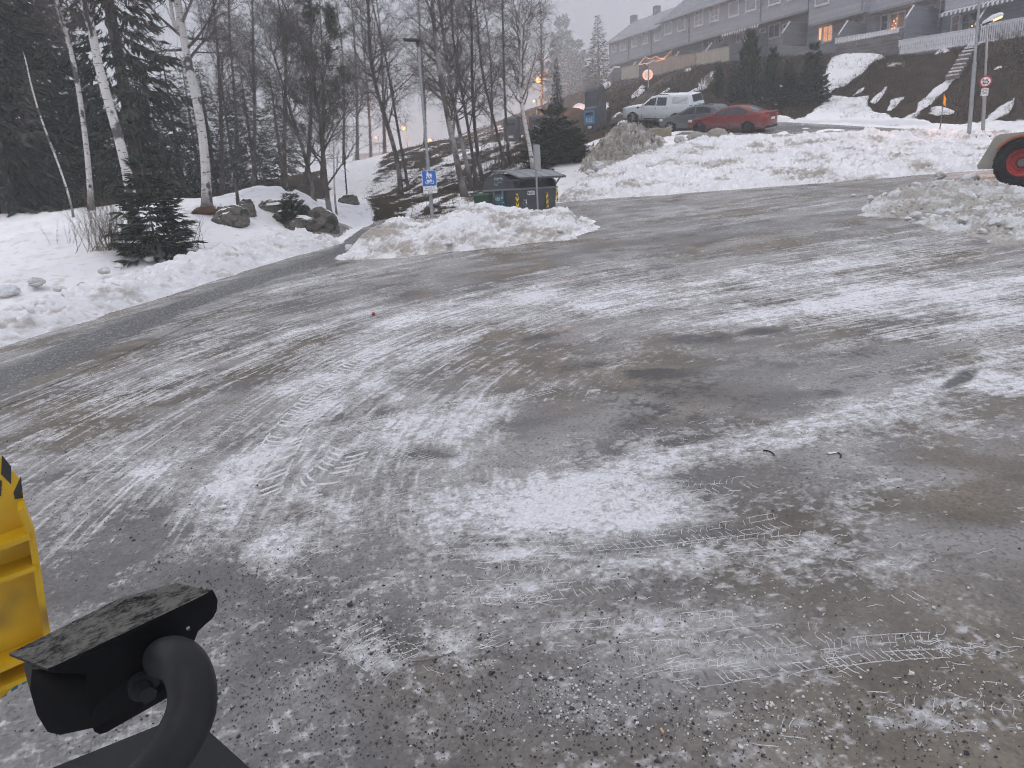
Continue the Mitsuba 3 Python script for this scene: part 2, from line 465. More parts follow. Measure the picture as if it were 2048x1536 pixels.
add('ground', (gv, gf), 'ground_mat', smooth=True, uv=np.stack([snow_amount.ravel(), green.ravel()], 1)[used], kind='structure')

# ------------------------------------------------------------------ the icy lot
def lot_relief(x, y):
    return lot_z(x, y) + 0.03 * (nz(x, y, 0.9, 3, 31) - 0.5) + 0.012 * (nz(x, y, 7, 2, 33) - 0.5)


WHITE = [  # (u, v, half width, half height, tilt in degrees, strength): trampled white frost
    (1040, 1010, 210, 55, -4, .55), (890, 850, 130, 45, -18, .4), (740, 740, 170, 50, -22, .42), (650, 900, 130, 60, -25, .3), (560, 1105, 55, 55, 0, .5), (1290, 1015, 190, 40, -3, .45), (1020, 1108, 85, 11, 0, .6),
    (1480, 565, 330, 26, -9, .5), (1790, 605, 290, 38, -6, .48), (1960, 750, 130, 38, -10, .62), (1620, 850, 190, 26, -16, .5), (1340, 890, 110, 40, -12, .35), (1460, 1105, 230, 28, -7, .45), (1250, 1245, 190, 38, -3, .36),
    (1730, 1130, 110, 36, -8, .4), (1920, 1435, 150, 40, -6, .4), (1000, 1185, 85, 14, -8, .5), (210, 905, 100, 26, -35, .32), (330, 935, 60, 26, -30, .4), (500, 970, 60, 70, -50, .33), (655, 1010, 40, 40, 0, .4),
    (735, 1300, 70, 22, 30, .4), (640, 565, 150, 14, -12, .25), (280, 770, 260, 22, -32, .26), (860, 640, 200, 24, -14, .26), (1100, 590, 240, 16, -9, .24), (1700, 690, 200, 22, -8, .2), (1440, 1320, 180, 24, -6, .3),
    (2010, 640, 90, 40, -8, .4), (1180, 960, 120, 30, -6, .3), (1560, 620, 180, 14, -8, .2), (1990, 575, 90, 18, -8, .3), (900, 1290, 60, 26, 20, .3), (1900, 1300, 80, 20, 0, .25), (1750, 520, 200, 12, -4, .12),
    (620, 660, 120, 14, -22, .2), (500, 690, 130, 16, -26, .22),
]
DARK = [  # (u, v, half width, half height, tilt, strength): bare dark ice and grit
    (1260, 820, 210, 60, -10, .42), (1560, 740, 250, 65, -8, .36), (1480, 960, 200, 70, -6, .34), (1930, 960, 130, 60, -4, .3), (1740, 698, 110, 12, -6, .35), (862, 906, 48, 13, -4, .85), (1150, 730, 55, 11, -10, .75),
    (1085, 675, 55, 8, -12, .75), (1530, 661, 36, 8, -4, .9), (1930, 760, 46, 11, -20, .9), (310, 1105, 110, 46, 20, .33), (530, 1195, 70, 34, 20, .38), (1030, 1400, 120, 40, 20, .36), (1050, 525, 380, 14, -8, .28),
    (1600, 450, 420, 22, -6, .24), (1420, 680, 55, 9, -6, .75), (650, 1420, 260, 60, 5, .18), (1820, 1170, 130, 40, -4, .22), (1390, 1065, 150, 16, -8, .34), (830, 580, 180, 9, -10, .26), (1700, 370, 250, 14, -4, .2),
    (2015, 855, 25, 8, 20, .5), (1700, 770, 60, 16, -8, .4), (1340, 745, 60, 10, -6, .6), (1350, 683, 50, 8, -5, .6), (1285, 745, 40, 8, -6, .5), (1230, 905, 30, 8, 0, .6), (1385, 880, 60, 9, -8, .6), (1640, 790, 40, 8, -4, .5), (720, 870, 90, 12, 32, .3), (640, 690, 200, 8, -24, .25), (420, 760, 260, 8, -32, .25), (1240, 1100, 90, 12, -2, .3), (1500, 1340, 150, 14, -4, .3),
    (950, 470, 340, 18, -8, .22), (1620, 1490, 90, 22, 0, .25), (1320, 1200, 250, 22, -6, .16), (1230, 640, 160, 8, -10, .3), (1130, 500, 420, 30, -8, .15),
]


def ellipses(items, x, y, seed):
    out = np.zeros_like(x)
    wx, wy = (nz(x, y, 1.7, 3, seed) - 0.5), (nz(x, y, 1.7, 3, seed + 9) - 0.5)
    for u, v, a, b, tilt, s in items:
        t = math.radians(tilt)
        c = on_lot(u, v)[:2]
        e1 = on_lot(u + a * math.cos(t), v + a * math.sin(t))[:2] - c
        e2 = on_lot(u - b * math.sin(t), v + b * math.cos(t))[:2] - c
        M = np.linalg.inv(np.stack([e1, e2], 1))
        sz = min(np.linalg.norm(e1), np.linalg.norm(e2))
        qx, qy = x + wx * sz * 2.6 - c[0], y + wy * sz * 2.6 - c[1]
        r2 = (M[0, 0] * qx + M[0, 1] * qy) ** 2 + (M[1, 0] * qx + M[1, 1] * qy) ** 2
        out += s * sst(1.9, 0.35, np.sqrt(r2))
    return out


lX, lY = polar_grid(430, 640, 1.0, 46, -62, 62)
keep = sdist(_lot, lX, lY) > -0.9
lwhite = 0.27 + np.clip(ellipses(WHITE, lX, lY, 21), 0, 0.7)
ldark = 0.05 + np.clip(ellipses(DARK, lX, lY, 51), 0, 1.0)
lwhite -= 0.45 * np.clip(ldark - 0.05, 0, 0.6)
# further away the ice is polished by traffic
lwhite -= 0.05 * sst(20, 27, lY) + 0.20 * sst(6.0, 3.6, lY)
lZ = lot_relief(lX, lY) - 0.25 * sst(0.1, -0.8, sdist(_lot, lX, lY))
lv, lf, used = grid_mesh(lX, lY, lZ, keep)
add('icy_lot', (lv, lf), 'ice_mat', smooth=True, uv=np.stack([lwhite.ravel(), ldark.ravel()], 1)[used], kind='structure')


def strip(name, line, half, lift, mat, step=0.25, nc=13, zf=None, kind='structure'):
    c = np.asarray(line, float)
    seg = np.r_[0, np.cumsum(np.linalg.norm(np.diff(c, axis=0), axis=1))]
    s = np.arange(0, seg[-1], step)
    from scipy.interpolate import CubicSpline
    cs = CubicSpline(seg, c)
    p, t = cs(s), cs(s, 1)
    n = np.stack([-t[:, 1], t[:, 0]], 1) / np.linalg.norm(t, axis=1, keepdims=True)
    w = np.linspace(-1, 1, nc)
    hw = np.broadcast_to(half, (len(s),))[:, None] if np.ndim(half) == 0 else np.interp(s, np.linspace(0, seg[-1], len(half)), half)[:, None]
    X, Y = p[:, :1] + n[:, :1] * w * hw, p[:, 1:] + n[:, 1:] * w * hw
    Z = (zf or H)(X, Y) + lift
    v, f, used = grid_mesh(X, Y, Z)
    uv = np.stack([np.broadcast_to(s[:, None], X.shape).ravel(), np.broadcast_to((w + 1) / 2, X.shape).ravel()], 1)
    return add(name, (v, f), mat, smooth=True, uv=uv[used], kind=kind)


# the wet strip of road along the left-hand bank, then on into the valley behind the island of snow
path = [on_lot(*q)[:2] for q in ((-260, 860), (0, 755), (170, 690), (330, 625), (480, 572), (600, 531), (690, 500))] + [P(742, 462, 28)[:2], P(850, 447, 28.6)[:2], P(930, 440, 28.5)[:2]]
strip('road', path, [1.45] * 8, 0.008, 'asphalt_mat', nc=25, step=0.12, zf=lambda x, y: np.where(sdist(_lot, x, y) > -0.5, lot_relief(x, y), H(x, y) + 0.05))
upper = [P(1300, 268, 43)[:2], P(1420, 262, 43)[:2], P(1560, 257, 41.2)[:2], P(1700, 258, 40.3)[:2], P(1850, 262, 39)[:2], P(2048, 266, 37.8)[:2], (40, 34), (52, 30)]
strip('road', upper, [3.0, 3.2, 2.3, 2.1, 2.0, 2.0, 2.0], 0.05, 'asphalt_mat')


# ------------------------------------------------------------------ ploughed snow
def heap(name, poly, res, top, mat, rough=0.12, lumps=1.0, soft=1.0, seed=1, base=None, floor=None, **kw):
    """A bank of snow over the polygon: its profile rises from the outline to top (a number or a function) over soft metres."""
    x0, y0, x1, y1 = poly.bounds
    X, Y = np.meshgrid(np.arange(x0 - 0.3, x1 + 0.3, res), np.arange(y0 - 0.3, y1 + 0.3, res))
    wob = (nz(X, Y, 1.1, 4, seed) - 0.5)
    d = sdist(poly, X, Y) + wob * 0.9 * min(soft, 1.2)
    prof = sst(-0.05, soft, d)
    t = top(X, Y) if callable(top) else top
    n1 = meshkit.fbm(np.stack([X * 1.3, Y * 1.3, X * 0], -1), 3, seed + 3) - 0.5
    n2 = np.abs(meshkit.fbm(np.stack([X * 4.5, Y * 4.5, X * 0 + 3], -1), 3, seed + 5) - 0.5) * 2
    n3 = meshkit.fbm(np.stack([X * 13, Y * 13, X * 0 + 9], -1), 2, seed + 7) - 0.5
    z = t * prof * (1 + 0.5 * n1 * lumps) + rough * (0.9 - 2.4 * n2 + 0.9 * n3) * sst(-0.1, 0.35, d)
    keep = d > -0.22
    z = np.where(d < 0.12, z - 0.12 * sst(0.12, -0.22, d), z)
    b = (base or H)(X, Y)
    v, f, used = grid_mesh(X, Y, b + z, keep)
    return add(name, (v, f), mat, smooth=True, **kw)


def lotpoly(seq):
    return shapely.Polygon([on_lot(*q)[:2] for q in seq]).buffer(0)


island = shapely.Polygon([on_lot(*q)[:2] for q in ((668, 522), (760, 519), (900, 506), (1030, 493), (1130, 480), (1195, 462), (1205, 452))] + [P(1185, 440, 23.6)[:2], P(1050, 448, 24.4)[:2], P(880, 462, 25)[:2], P(730, 478, 25)[:2]])


CREST = [(672, 520, 21.5), (700, 486, 22.6), (742, 456, 23), (795, 443, 23), (845, 452, 23), (885, 440, 23), (935, 419, 23), (975, 416, 23), (1000, 423, 23), (1050, 421, 23), (1085, 426, 22.8), (1130, 409, 22.8), (1152, 428, 22.6), (1190, 446, 22.4), (1210, 458, 22)]
crest = np.array([[P(*q)[0], max(0.05, P(*q)[2] - lot_z(*P(*q)[:2]))] for q in CREST])


def island_top(x, y):
    return np.interp(x, crest[:, 0], crest[:, 1]) * 1.0


heap('snow_pile', island, 0.055, island_top, 'pile_mat', rough=0.13, soft=1.3, seed=11, lumps=0.5, base=lot_z,
     label='long heap of ploughed white snow with dirty edges, in front of the waste container', cat='snow pile')
debris = shapely.Polygon([on_lot(*q)[:2] for q in ((1705, 432), (1745, 398), (1800, 380), (1870, 366), (1935, 366), (1980, 380), (2045, 388), (2200, 400), (2200, 470), (2060, 492), (1980, 486), (1890, 462), (1800, 436))])
heap('snow_pile', debris, 0.055, lambda x, y: 0.07 + 0.27 * np.exp(-((y - 20.3 + 0.28 * (x - 10)) / 1.0) ** 2), 'debris_mat', rough=0.14, lumps=2.2, soft=1.0, seed=41, base=lot_z,
     label='low heap of broken icy snow lumps on the ice, in front of the red wheel', cat='snow pile')
bank = shapely.Polygon(list(bank_foot) + [P(2300, 290, 34)[:2], P(2048, 281, 35)[:2], P(1900, 275, 36)[:2], P(1700, 271, 37)[:2], P(1500, 282, 37)[:2], P(1400, 288, 36.7)[:2], P(1290, 318, 36)[:2], P(1190, 345, 35)[:2], P(1120, 378, 33.5)[:2]])
heap('snow_bank', bank, 0.085, 0.28, 'bank_mat', rough=0.21, soft=1.2, lumps=3.0, seed=61, kind='structure')
dirt = shapely.Polygon([P(*q)[:2] for q in ((1158, 330, 36), (1230, 322, 35.5), (1320, 300, 36), (1335, 285, 37.5), (1290, 268, 40), (1225, 272, 40), (1170, 300, 38.5))])
heap('snow_pile', dirt, 0.085, lambda x, y: 0.30 + 0.52 * np.exp(-((x - P(1245, 280, 38)[0]) / 1.3) ** 2 - ((y - P(1245, 280, 38)[1]) / 1.6) ** 2), 'dirt_pile_mat', rough=0.55, soft=1.4, lumps=2.2, seed=71,
     label='tall grey brown heap of gritty snow in front of the white pickup', cat='snow pile')
left_bank = shapely.Polygon(list(left_edge + [[0.15, -0.1]]) + [q for q in (left_edge + [[-1.7, 0.45]])[::-1]]).buffer(0)
heap('snow_bank', left_bank, 0.07, 0.36, 'snow_mat', rough=0.15, soft=0.75, lumps=1.5, seed=81, kind='structure')


def rock(size, seed, flat=0.7, sub=2):
    m = trimesh.creation.icosphere(subdivisions=sub)
    v = m.vertices * np.asarray(size)
    k = 1.2 / np.mean(size)
    n = meshkit.fbm(m.vertices * 1.3 + seed * 7.1, 3, seed)[:, None]
    v = v * (0.62 + 0.76 * n)
    v[:, 2] = np.where(v[:, 2] < 0, v[:, 2] * flat, v[:, 2])
    return trimesh.Trimesh(v, m.faces, process=False)


# ------------------------------------------------------------------ grit, crumbs, lumps and tyre prints on the ice
rng = np.random.default_rng(5)


def scatter(centres, n, size, seed):
    """Little stones on the ice round the given spots: (u, v, half width, half height in photograph pixels, share)."""
    g = np.random.default_rng(seed)
    share = np.array([c[4] for c in centres], float)
    pick = g.choice(len(centres), n, p=share / share.sum())
    c = np.array([x[:4] for x in centres], float)[pick]
    u, v = c[:, 0] + c[:, 2] * g.normal(size=n), c[:, 1] + c[:, 3] * g.normal(size=n)
    d = FWD + (u[:, None] - CX) / F_PX * RIGHT + (CY - v[:, None]) / F_PX * UP
    t = (LA * EYE[0] + LB * EYE[1] - EYE[2]) / (d[:, 2] - LA * d[:, 0] - LB * d[:, 1])
    ok = (t > 1.5) & (t < 24)
    p = (EYE + t[:, None] * d)[ok]
    s = size * np.exp(0.45 * g.normal(size=len(p)))
    octa = np.array([[1, 0, 0], [-1, 0, 0], [0, 1, 0], [0, -1, 0], [0, 0, 1], [0, 0, -1.0]])
    of = np.array([[0, 2, 4], [2, 1, 4], [1, 3, 4], [3, 0, 4], [2, 0, 5], [1, 2, 5], [3, 1, 5], [0, 3, 5]])
    rot = Rotation.random(len(p), random_state=seed).as_matrix()
    o = octa[None] * g.uniform(0.6, 1.3, (len(p), 6, 1))
    vv = np.einsum('nij,nkj->nki', rot, o) * s[:, None, None]
    vv[..., 2] *= 0.7
    vv += p[:, None]
    vv[..., 2] += 0.25 * s[:, None]
    ff = (of[None] + (np.arange(len(p)) * 6)[:, None, None]).reshape(-1, 3)
    return vv.reshape(-1, 3), ff


GRIT = [(650, 1430, 330, 90, 3), (330, 1080, 150, 80, 2.2), (540, 1200, 110, 50, 1.6), (1040, 1410, 150, 70, 1.6), (900, 1250, 300, 120, 1.2), (1500, 1480, 280, 60, 1.6), (1700, 900, 240, 90, 0.8), (1900, 1430, 150, 70, 0.6),
        (250, 850, 260, 120, 1.0), (1300, 850, 250, 80, 0.6), (60, 900, 120, 60, .4), (1250, 1150, 450, 160, 1.0), (600, 1330, 260, 100, 1.4)]
add('grit', scatter(GRIT, 9500, 0.0038, 1), 'gravel_mat', label='black gritting stones scattered over the ice of the lot', cat='grit', kind='stuff')
CRUMBS = [(660, 1010, 70, 50, 1), (1180, 1400, 90, 40, 1), (1750, 460, 180, 30, 1.2), (1500, 1440, 120, 50, 1), (900, 1230, 120, 50, .7), (1500, 1230, 220, 60, 1), (250, 640, 200, 30, .7), (1900, 1400, 140, 60, .8), (720, 1250, 90, 40, .6), (700, 530, 120, 12, .6), (1000, 1150, 500, 220, 1.2)]
add('snow_crumbs', scatter(CRUMBS, 3600, 0.0048, 2), 'crumb_mat', label='small white crumbs of ice and snow strewn over the ice of the lot', cat='snow crumbs', kind='stuff')


def ridge(lines, w, h):
    """Thin raised ridges of pressed snow along short polylines (k, n, 2)."""
    L = np.asarray(lines, float)
    k, n = L.shape[:2]
    t = np.gradient(L, axis=1)
    t /= np.linalg.norm(t, axis=2, keepdims=True) + 1e-12
    s = np.stack([-t[..., 1], t[..., 0]], -1) * (w / 2)
    taper = np.ones(n)
    taper[0] = taper[-1] = 0.35
    s = s * taper[None, :, None]
    z = lot_relief(L[..., 0], L[..., 1])
    a = np.concatenate([L - s, z[..., None] - 0.002], -1)
    c = np.concatenate([L, z[..., None] + h], -1)
    b = np.concatenate([L + s, z[..., None] - 0.002], -1)
    v = np.stack([a, c, b], 2)
    v = v.reshape(-1, 3)
    i, j, m = np.meshgrid(np.arange(k), np.arange(n - 1), np.arange(2), indexing='ij')
    q0 = i * n * 3 + j * 3 + m
    q = np.stack([q0, q0 + 1, q0 + 4, q0 + 3], -1).reshape(-1, 4)[:, ::-1]
    return v, np.vstack([q[:, [0, 1, 2]], q[:, [0, 2, 3]]])


def tyre_track(pts, width, pitch, kind, g, cover=0.6, seed=0):
    """The lugs of one tyre's print along a line seen in the photograph."""
    from scipy.interpolate import CubicSpline
    c = np.array([on_lot(*q)[:2] for q in pts])
    seg = np.r_[0, np.cumsum(np.linalg.norm(np.diff(c, axis=0), axis=1))]
    cs = CubicSpline(seg, c) if len(c) > 2 else (lambda s, nu=0: (c[0] + np.outer(s / seg[-1], c[1] - c[0])) if nu == 0 else np.tile(c[1] - c[0], (len(s), 1)))
    s = np.arange(0, seg[-1], pitch)
    p, t = cs(s), cs(s, 1)
    t = t / np.linalg.norm(t, axis=1, keepdims=True)
    n = np.stack([-t[:, 1], t[:, 0]], 1)
    out = []
    for side, off in ((1, 0.0), (-1, 0.5)):
        q = np.linspace(0.10, 1.0, 4)
        sweep = {'car': 0.75, 'loader': 1.1, 'block': 0.3}[kind] * pitch
        L = p[:, None] + side * n[:, None] * (q * width / 2)[None, :, None] + t[:, None] * (off * pitch + sweep * q ** 1.6)[None, :, None]
        ok = nz(p[:, 0] + side * 0.4, p[:, 1], 2.2, 3, seed + side) > 1 - cover - 0.0
        L = L[ok & (g.random(len(p)) > 0.22)]
        L = L + g.normal(0, 0.0035, L.shape)
        out.append(L)
    for o in ((-1.0, -0.33, 0.33, 1.0) if kind == 'car' else (-1.0, 1.0)):       # grooves along the tread
        m = max(2, int(seg[-1] / 0.10))
        q = np.linspace(0, seg[-1], m * 3 + 1)
        c_, t_ = cs(q), cs(q, 1)
        t_ = t_ / np.linalg.norm(t_, axis=1, keepdims=True)
        c_ = c_ + np.stack([-t_[:, 1], t_[:, 0]], 1) * (o * width / 2)
        L = np.stack([c_[0:-3:3], c_[1:-2:3], c_[2:-1:3], c_[3::3]], 1)
        ok = nz(L[:, 1, 0] + o, L[:, 1, 1], 2.2, 3, seed + 1) > 1.06 - cover
        L = L[ok & (g.random(len(L)) > 0.45)]
        out.append(L + g.normal(0, 0.003, L.shape))
    return np.concatenate(out)


TRACKS = [  # (points, width, pitch, kind, cover)
    ([(1345, 1352), (1520, 1325), (1700, 1300), (1880, 1288)], .20, .040, 'car', .72), ([(1250, 1330), (1420, 1290), (1640, 1262)], .20, .04, 'car', .55), ([(1080, 1268), (1300, 1255), (1480, 1238)], .22, .038, 'car', .62),
    ([(880, 1092), (1060, 1088), (1300, 1076), (1560, 1040)], .21, .045, 'car', .72), ([(960, 1118), (1200, 1120), (1440, 1090), (1640, 1075)], .2, .045, 'car', .55), ([(770, 1150), (980, 1155), (1150, 1145)], .2, .045, 'car', .45),
    ([(940, 1190), (1120, 1178), (1260, 1160)], .2, .042, 'car', .6), ([(1400, 1440), (1560, 1460), (1720, 1480)], .2, .04, 'car', .5), ([(1700, 1410), (1900, 1425), (2040, 1440)], .2, .04, 'car', .5),
    ([(600, 880), (760, 838), (900, 815), (1050, 790), (1120, 775)], .20, .05, 'car', .75), ([(610, 925), (740, 888), (840, 862), (1000, 830)], .2, .05, 'car', .7), ([(690, 850), (780, 895), (860, 925)], .2, .05, 'car', .7),
    ([(930, 1010), (1100, 1000), (1300, 985), (1500, 965)], .2, .05, 'car', .5), ([(900, 940), (1100, 925), (1280, 900)], .2, .05, 'car', .4), ([(960, 1050), (1150, 1010), (1260, 970)], .2, .05, 'car', .45),
    ([(510, 1000), (555, 900), (640, 790), (760, 700)], .42, .11, 'loader', .7), ([(560, 1010), (640, 960), (700, 900)], .42, .11, 'loader', .55), ([(330, 960), (420, 880), (520, 800), (660, 720)], .3, .07, 'car', .45),
    ([(100, 900), (230, 800), (400, 700), (620, 620)], .3, .075, 'car', .4), ([(200, 990), (300, 880), (440, 780), (640, 680)], .26, .07, 'car', .4), ([(640, 670), (740, 650), (860, 628)], .2, .055, 'car', .55),
    ([(520, 1120), (570, 1105), (620, 1112)], .25, .05, 'car', .6), ([(690, 1260), (760, 1300), (800, 1330)], .3, .05, 'car', .6), ([(1560, 1240), (1700, 1200), (1820, 1180)], .2, .045, 'car', .4),
    ([(1660, 1330), (1780, 1300), (1880, 1270)], .2, .045, 'car', .4), ([(350, 1270), (440, 1230), (560, 1200)], .2, .045, 'car', .3),
]
g_ = np.random.default_rng(17)
fine, bold = [], []
for i, (pts, w, pitch, kd, cover) in enumerate(TRACKS):
    (bold if kd == 'loader' else fine).append(tyre_track(pts, w, pitch, kd, g_, cover, i * 3))
rv, rf = ridge(np.concatenate(fine), 0.0056, 0.0035)
bv, bf = ridge(np.concatenate(bold), 0.034, 0.010)
# edges of the prints and wandering scratches in the frost
scr = []
for (u, v, a, b, tilt, s) in WHITE:
    for k in range(30):
        u0, v0 = u + a * g_.normal() * 0.8, v + b * g_.normal()
        p0 = on_lot(u0, v0)[:2]
        L = g_.uniform(0.03, 0.13)
        th = math.radians(14 + g_.normal() * 25)
        q = np.linspace(0, 1, 4)[:, None]
        scr.append(p0 + q * L * np.array([math.cos(th), math.sin(th)]) + g_.normal(0, 0.012, (4, 2)))
sv, sf = ridge(np.array(scr), 0.005, 0.003)
add('tyre_prints', (np.vstack([rv, bv, sv]), np.vstack([rf, bf + len(rv), sf + len(rv) + len(bv)])), 'frost_mat', smooth=True, label='white ridges of pressed snow left by tyre treads on the ice', cat='tyre prints', kind='stuff')


# ------------------------------------------------------------------ vegetation
def bark_birch(p, n, uv):
    # uv.y: metres above the foot of the trunk
    h = uv.y
    dash = noise(p.x * 7, p.y * 7, p.z * 30)
    fine = noise(p.x * 24, p.y * 24, p.z * 70)
    big = fbm(p.x * 2.5, p.y * 2.5, p.z * 1.6)
    c = mix((0.56, 0.53, 0.50), (0.70, 0.68, 0.66), big)
    m = smoothstep(0.64, 0.74, 0.75 * dash + 0.25 * fine)
    m = dr.maximum(m, smoothstep(0.60, 0.66, big))
    m = dr.maximum(m, smoothstep(1.5, 0.3, h + 1.2 * (big - 0.4)) * 0.85)
    return mix(c, (0.05, 0.045, 0.042), 0.9 * m)


scene['birch_bark'] = principled(mikit.proc(bark_birch), 0.8, 0.2)


def bark_dark(p, n, uv):
    a = fbm(p.x * 9, p.y * 9, p.z * 2.5)
    pale = smoothstep(0.55, 0.7, fbm(p.x * 3, p.y * 3, p.z * 1.2))
    return mix(mix((0.055, 0.045, 0.040), (0.14, 0.12, 0.108), a), (0.27, 0.255, 0.24), 0.6 * pale)


scene['old_birch_bark'] = principled(mikit.proc(lambda p, n, uv: mix(bark_dark(p, n, uv), bark_birch(p, n, uv), 0.42 * smoothstep(0.35, 0.6, fbm(p.x * 2, p.y * 2, p.z * 0.9)))), 0.85, 0.15)
scene['grey_bark'] = principled(mikit.proc(bark_dark), 0.9, 0.15)
scene['twig_mat'] = principled((0.105, 0.078, 0.078), 0.85, 0.15)
scene['twig_grey'] = principled((0.12, 0.108, 0.10), 0.85, 0.15)


def needle_tone(a, b):
    def fn(p, n, uv):
        q = fbm(p.x * 1.1, p.y * 1.1, p.z * 1.1)
        return mix(a, b, smoothstep(0.25, 0.75, 0.6 * q + 0.4 * uv.x))
    return mikit.proc(fn)


scene['spruce_mat'] = principled(needle_tone((0.030, 0.042, 0.030), (0.070, 0.085, 0.060)), 0.8, 0.2)
scene['pine_mat'] = principled(needle_tone((0.055, 0.068, 0.048), (0.120, 0.130, 0.090)), 0.8, 0.2)
scene['juniper_mat'] = principled(needle_tone((0.040, 0.052, 0.034), (0.085, 0.095, 0.06)), 0.8, 0.2)
scene['brush_mat'] = principled((0.11, 0.078, 0.052), 0.9, 0.1)


def resample(pts, n):
    from scipy.interpolate import CubicSpline
    p = np.asarray(pts, float)
    s = np.r_[0, np.cumsum(np.linalg.norm(np.diff(p, axis=0), axis=1))]
    q = np.linspace(0, s[-1], n)
    return CubicSpline(s, p)(q) if len(p) > 2 else p[0] + (q / s[-1])[:, None] * (p[1] - p[0])


def grow(g, parent, prad, n_each, f0, f1, length, angle, lift, m=4, wob=0.12, thin=0.55, rmin=0.004, rise=None):
    """Children of the parent polylines (k, q, 3): returns polylines (k * n, m, 3) and radii (k * n, m)."""
    k, q = parent.shape[:2]
    f = np.sort(g.uniform(f0, f1, (k, n_each)), 1)
    pos = f * (q - 1)
    i = np.clip(pos.astype(int), 0, q - 2)
    w = (pos - i)[..., None]
    rows = np.arange(k)[:, None]
    o = parent[rows, i] * (1 - w) + parent[rows, i + 1] * w
    t = parent[rows, i + 1] - parent[rows, i]
    t /= np.linalg.norm(t, axis=-1, keepdims=True) + 1e-9
    pr = prad[rows, i] * (1 - w[..., 0]) + prad[rows, i + 1] * w[..., 0]
    rnd = g.normal(size=t.shape)
    side = rnd - t * (rnd * t).sum(-1, keepdims=True)
    side /= np.linalg.norm(side, axis=-1, keepdims=True) + 1e-9
    a = np.radians(angle + 12 * g.normal(size=f.shape))[..., None]
    d = t * np.cos(a) + side * np.sin(a)
    L = (length(f) if callable(length) else length) * g.uniform(0.55, 1.15, f.shape)
    L = np.broadcast_to(L, f.shape)
    o, d, L, pr = o.reshape(-1, 3), d.reshape(-1, 3), L.ravel(), pr.ravel()
    pts = [o]
    for j in range(m - 1):
        d = d + np.array([0, 0, lift]) / (m - 1) + wob * g.normal(size=d.shape)
        d /= np.linalg.norm(d, axis=1, keepdims=True)
        pts.append(pts[-1] + d * (L / (m - 1))[:, None])
    r0 = np.maximum(pr * thin, rmin)
    rad = np.maximum(r0[:, None] * np.linspace(1, 0.35, m)[None], rmin * 0.8)
    return np.stack(pts, 1), rad


def poly_segs(lines, rad, sides=3):
    a, b = lines[:, :-1].reshape(-1, 3), lines[:, 1:].reshape(-1, 3)
    return segs(a, b, rad[:, :-1].ravel(), rad[:, 1:].ravel(), sides)


def trunk_mesh(line, rad, sides=10):
    m = tube(line, rad, sides)
    s = np.r_[0, np.cumsum(np.linalg.norm(np.diff(line, axis=0), axis=1))]
    h = np.r_[np.repeat(s, sides), s[0], s[-1]]
    return m, np.stack([h * 0, h], 1)


def bare_tree(name, label, sights, d, width_px, bark='birch_bark', twig='twig_mat', seed=1, top=6.0, n1=34, f0=0.18, reach=3.2, droop=-0.35, n2=7, n3=6, n4=3, up=42, group=None, forks=(), dtop=None, cat='tree', rt=0.0045, lift1=0.25, r_top=0.25):
    """A leafless tree whose trunk runs through the sighted points and goes on for top metres beyond the last one."""
    g = np.random.default_rng(seed)
    pts = [P(u, v, d + (0 if dtop is None else (dtop - d) * i / max(len(sights) - 1, 1))) for i, (u, v) in enumerate(sights)]
    base = pts[0].copy()
    base[2] = float(H(base[0], base[1])) - 0.15
    if abs(base[2] - pts[0][2]) < 1.5:
        pts[0] = base
    else:
        pts.insert(0, base)
    if top > 0:
        t = unit(pts[-1] - pts[-2])
        t = unit(t + np.array([0, 0, 0.5]))
        for _ in range(2):
            t = unit(t + 0.08 * g.normal(size=3))
            pts.append(pts[-1] + t * top / 2)
    line = resample(pts, 26)
    r0 = width_px * d / F_PX / 2
    f = np.linspace(0, 1, 26)
    rad = r0 * (1.0 - (1 - r_top) * f ** 1.1) + r0 * 0.55 * np.exp(-f * 28)
    rad[-1] = r0 * 0.08
    key = thing(name, label, cat, group)
    lines, rads = [line], [rad]
    tm, tuv = trunk_mesh(line, rad)
    extra = []
    for fk in forks:                       # further stems: (start fraction along the trunk, sights, width)
        s0 = line[int(fk[0] * 25)]
        q = [s0] + [P(u, v, d) for u, v in fk[1]]
        t = unit(q[-1] - q[-2] + np.array([0, 0, 0.3]))
        q.append(q[-1] + t * top * 0.8)
        l2 = resample(q, 26)
        r2 = fk[2] * d / F_PX / 2 * (1 - 0.8 * f)
        m2, uv2 = trunk_mesh(l2, r2, 8)
        uv2[:, 1] += 3
        lines.append(l2)
        rads.append(r2)
        tm, tuv = trimesh.util.concatenate([tm, m2]), np.vstack([tuv, uv2])
    add('trunk', tm, bark, key, smooth=True, uv=tuv)
    stem, srad = np.stack(lines), np.stack(rads)
    hgt = np.linalg.norm(line[-1] - line[0])
    b1, r1 = grow(g, stem, srad, n1, f0, 0.98, lambda q: reach * (1.05 - 0.75 * q) * np.clip((q - f0 + 0.25) * 3, 0.35, 1), up, lift1, m=6, wob=0.10, thin=0.42, rmin=0.010)
    b2, r2 = grow(g, b1, r1, n2, 0.2, 1.0, reach * 0.42, 40, droop * 0.4, m=4, wob=0.12, thin=0.55, rmin=0.0075)
    b3, r3 = grow(g, b2, r2, n3, 0.15, 1.0, reach * 0.24, 38, droop, m=3, wob=0.15, thin=0.6, rmin=rt * 1.25)
    b4, r4 = grow(g, b3, r3, n4, 0.2, 1.0, reach * 0.13, 34, droop * 1.2, m=2, wob=0.1, thin=0.7, rmin=rt)
    add('branches', cat_m([poly_segs(b1, r1, 5), poly_segs(b2, r2, 3)]), 'grey_bark', key)
    add('twigs', cat_m([poly_segs(b3, r3, 3), poly_segs(b4, r4, 3)]), twig, key)
    return key


cat_m = trimesh.util.concatenate


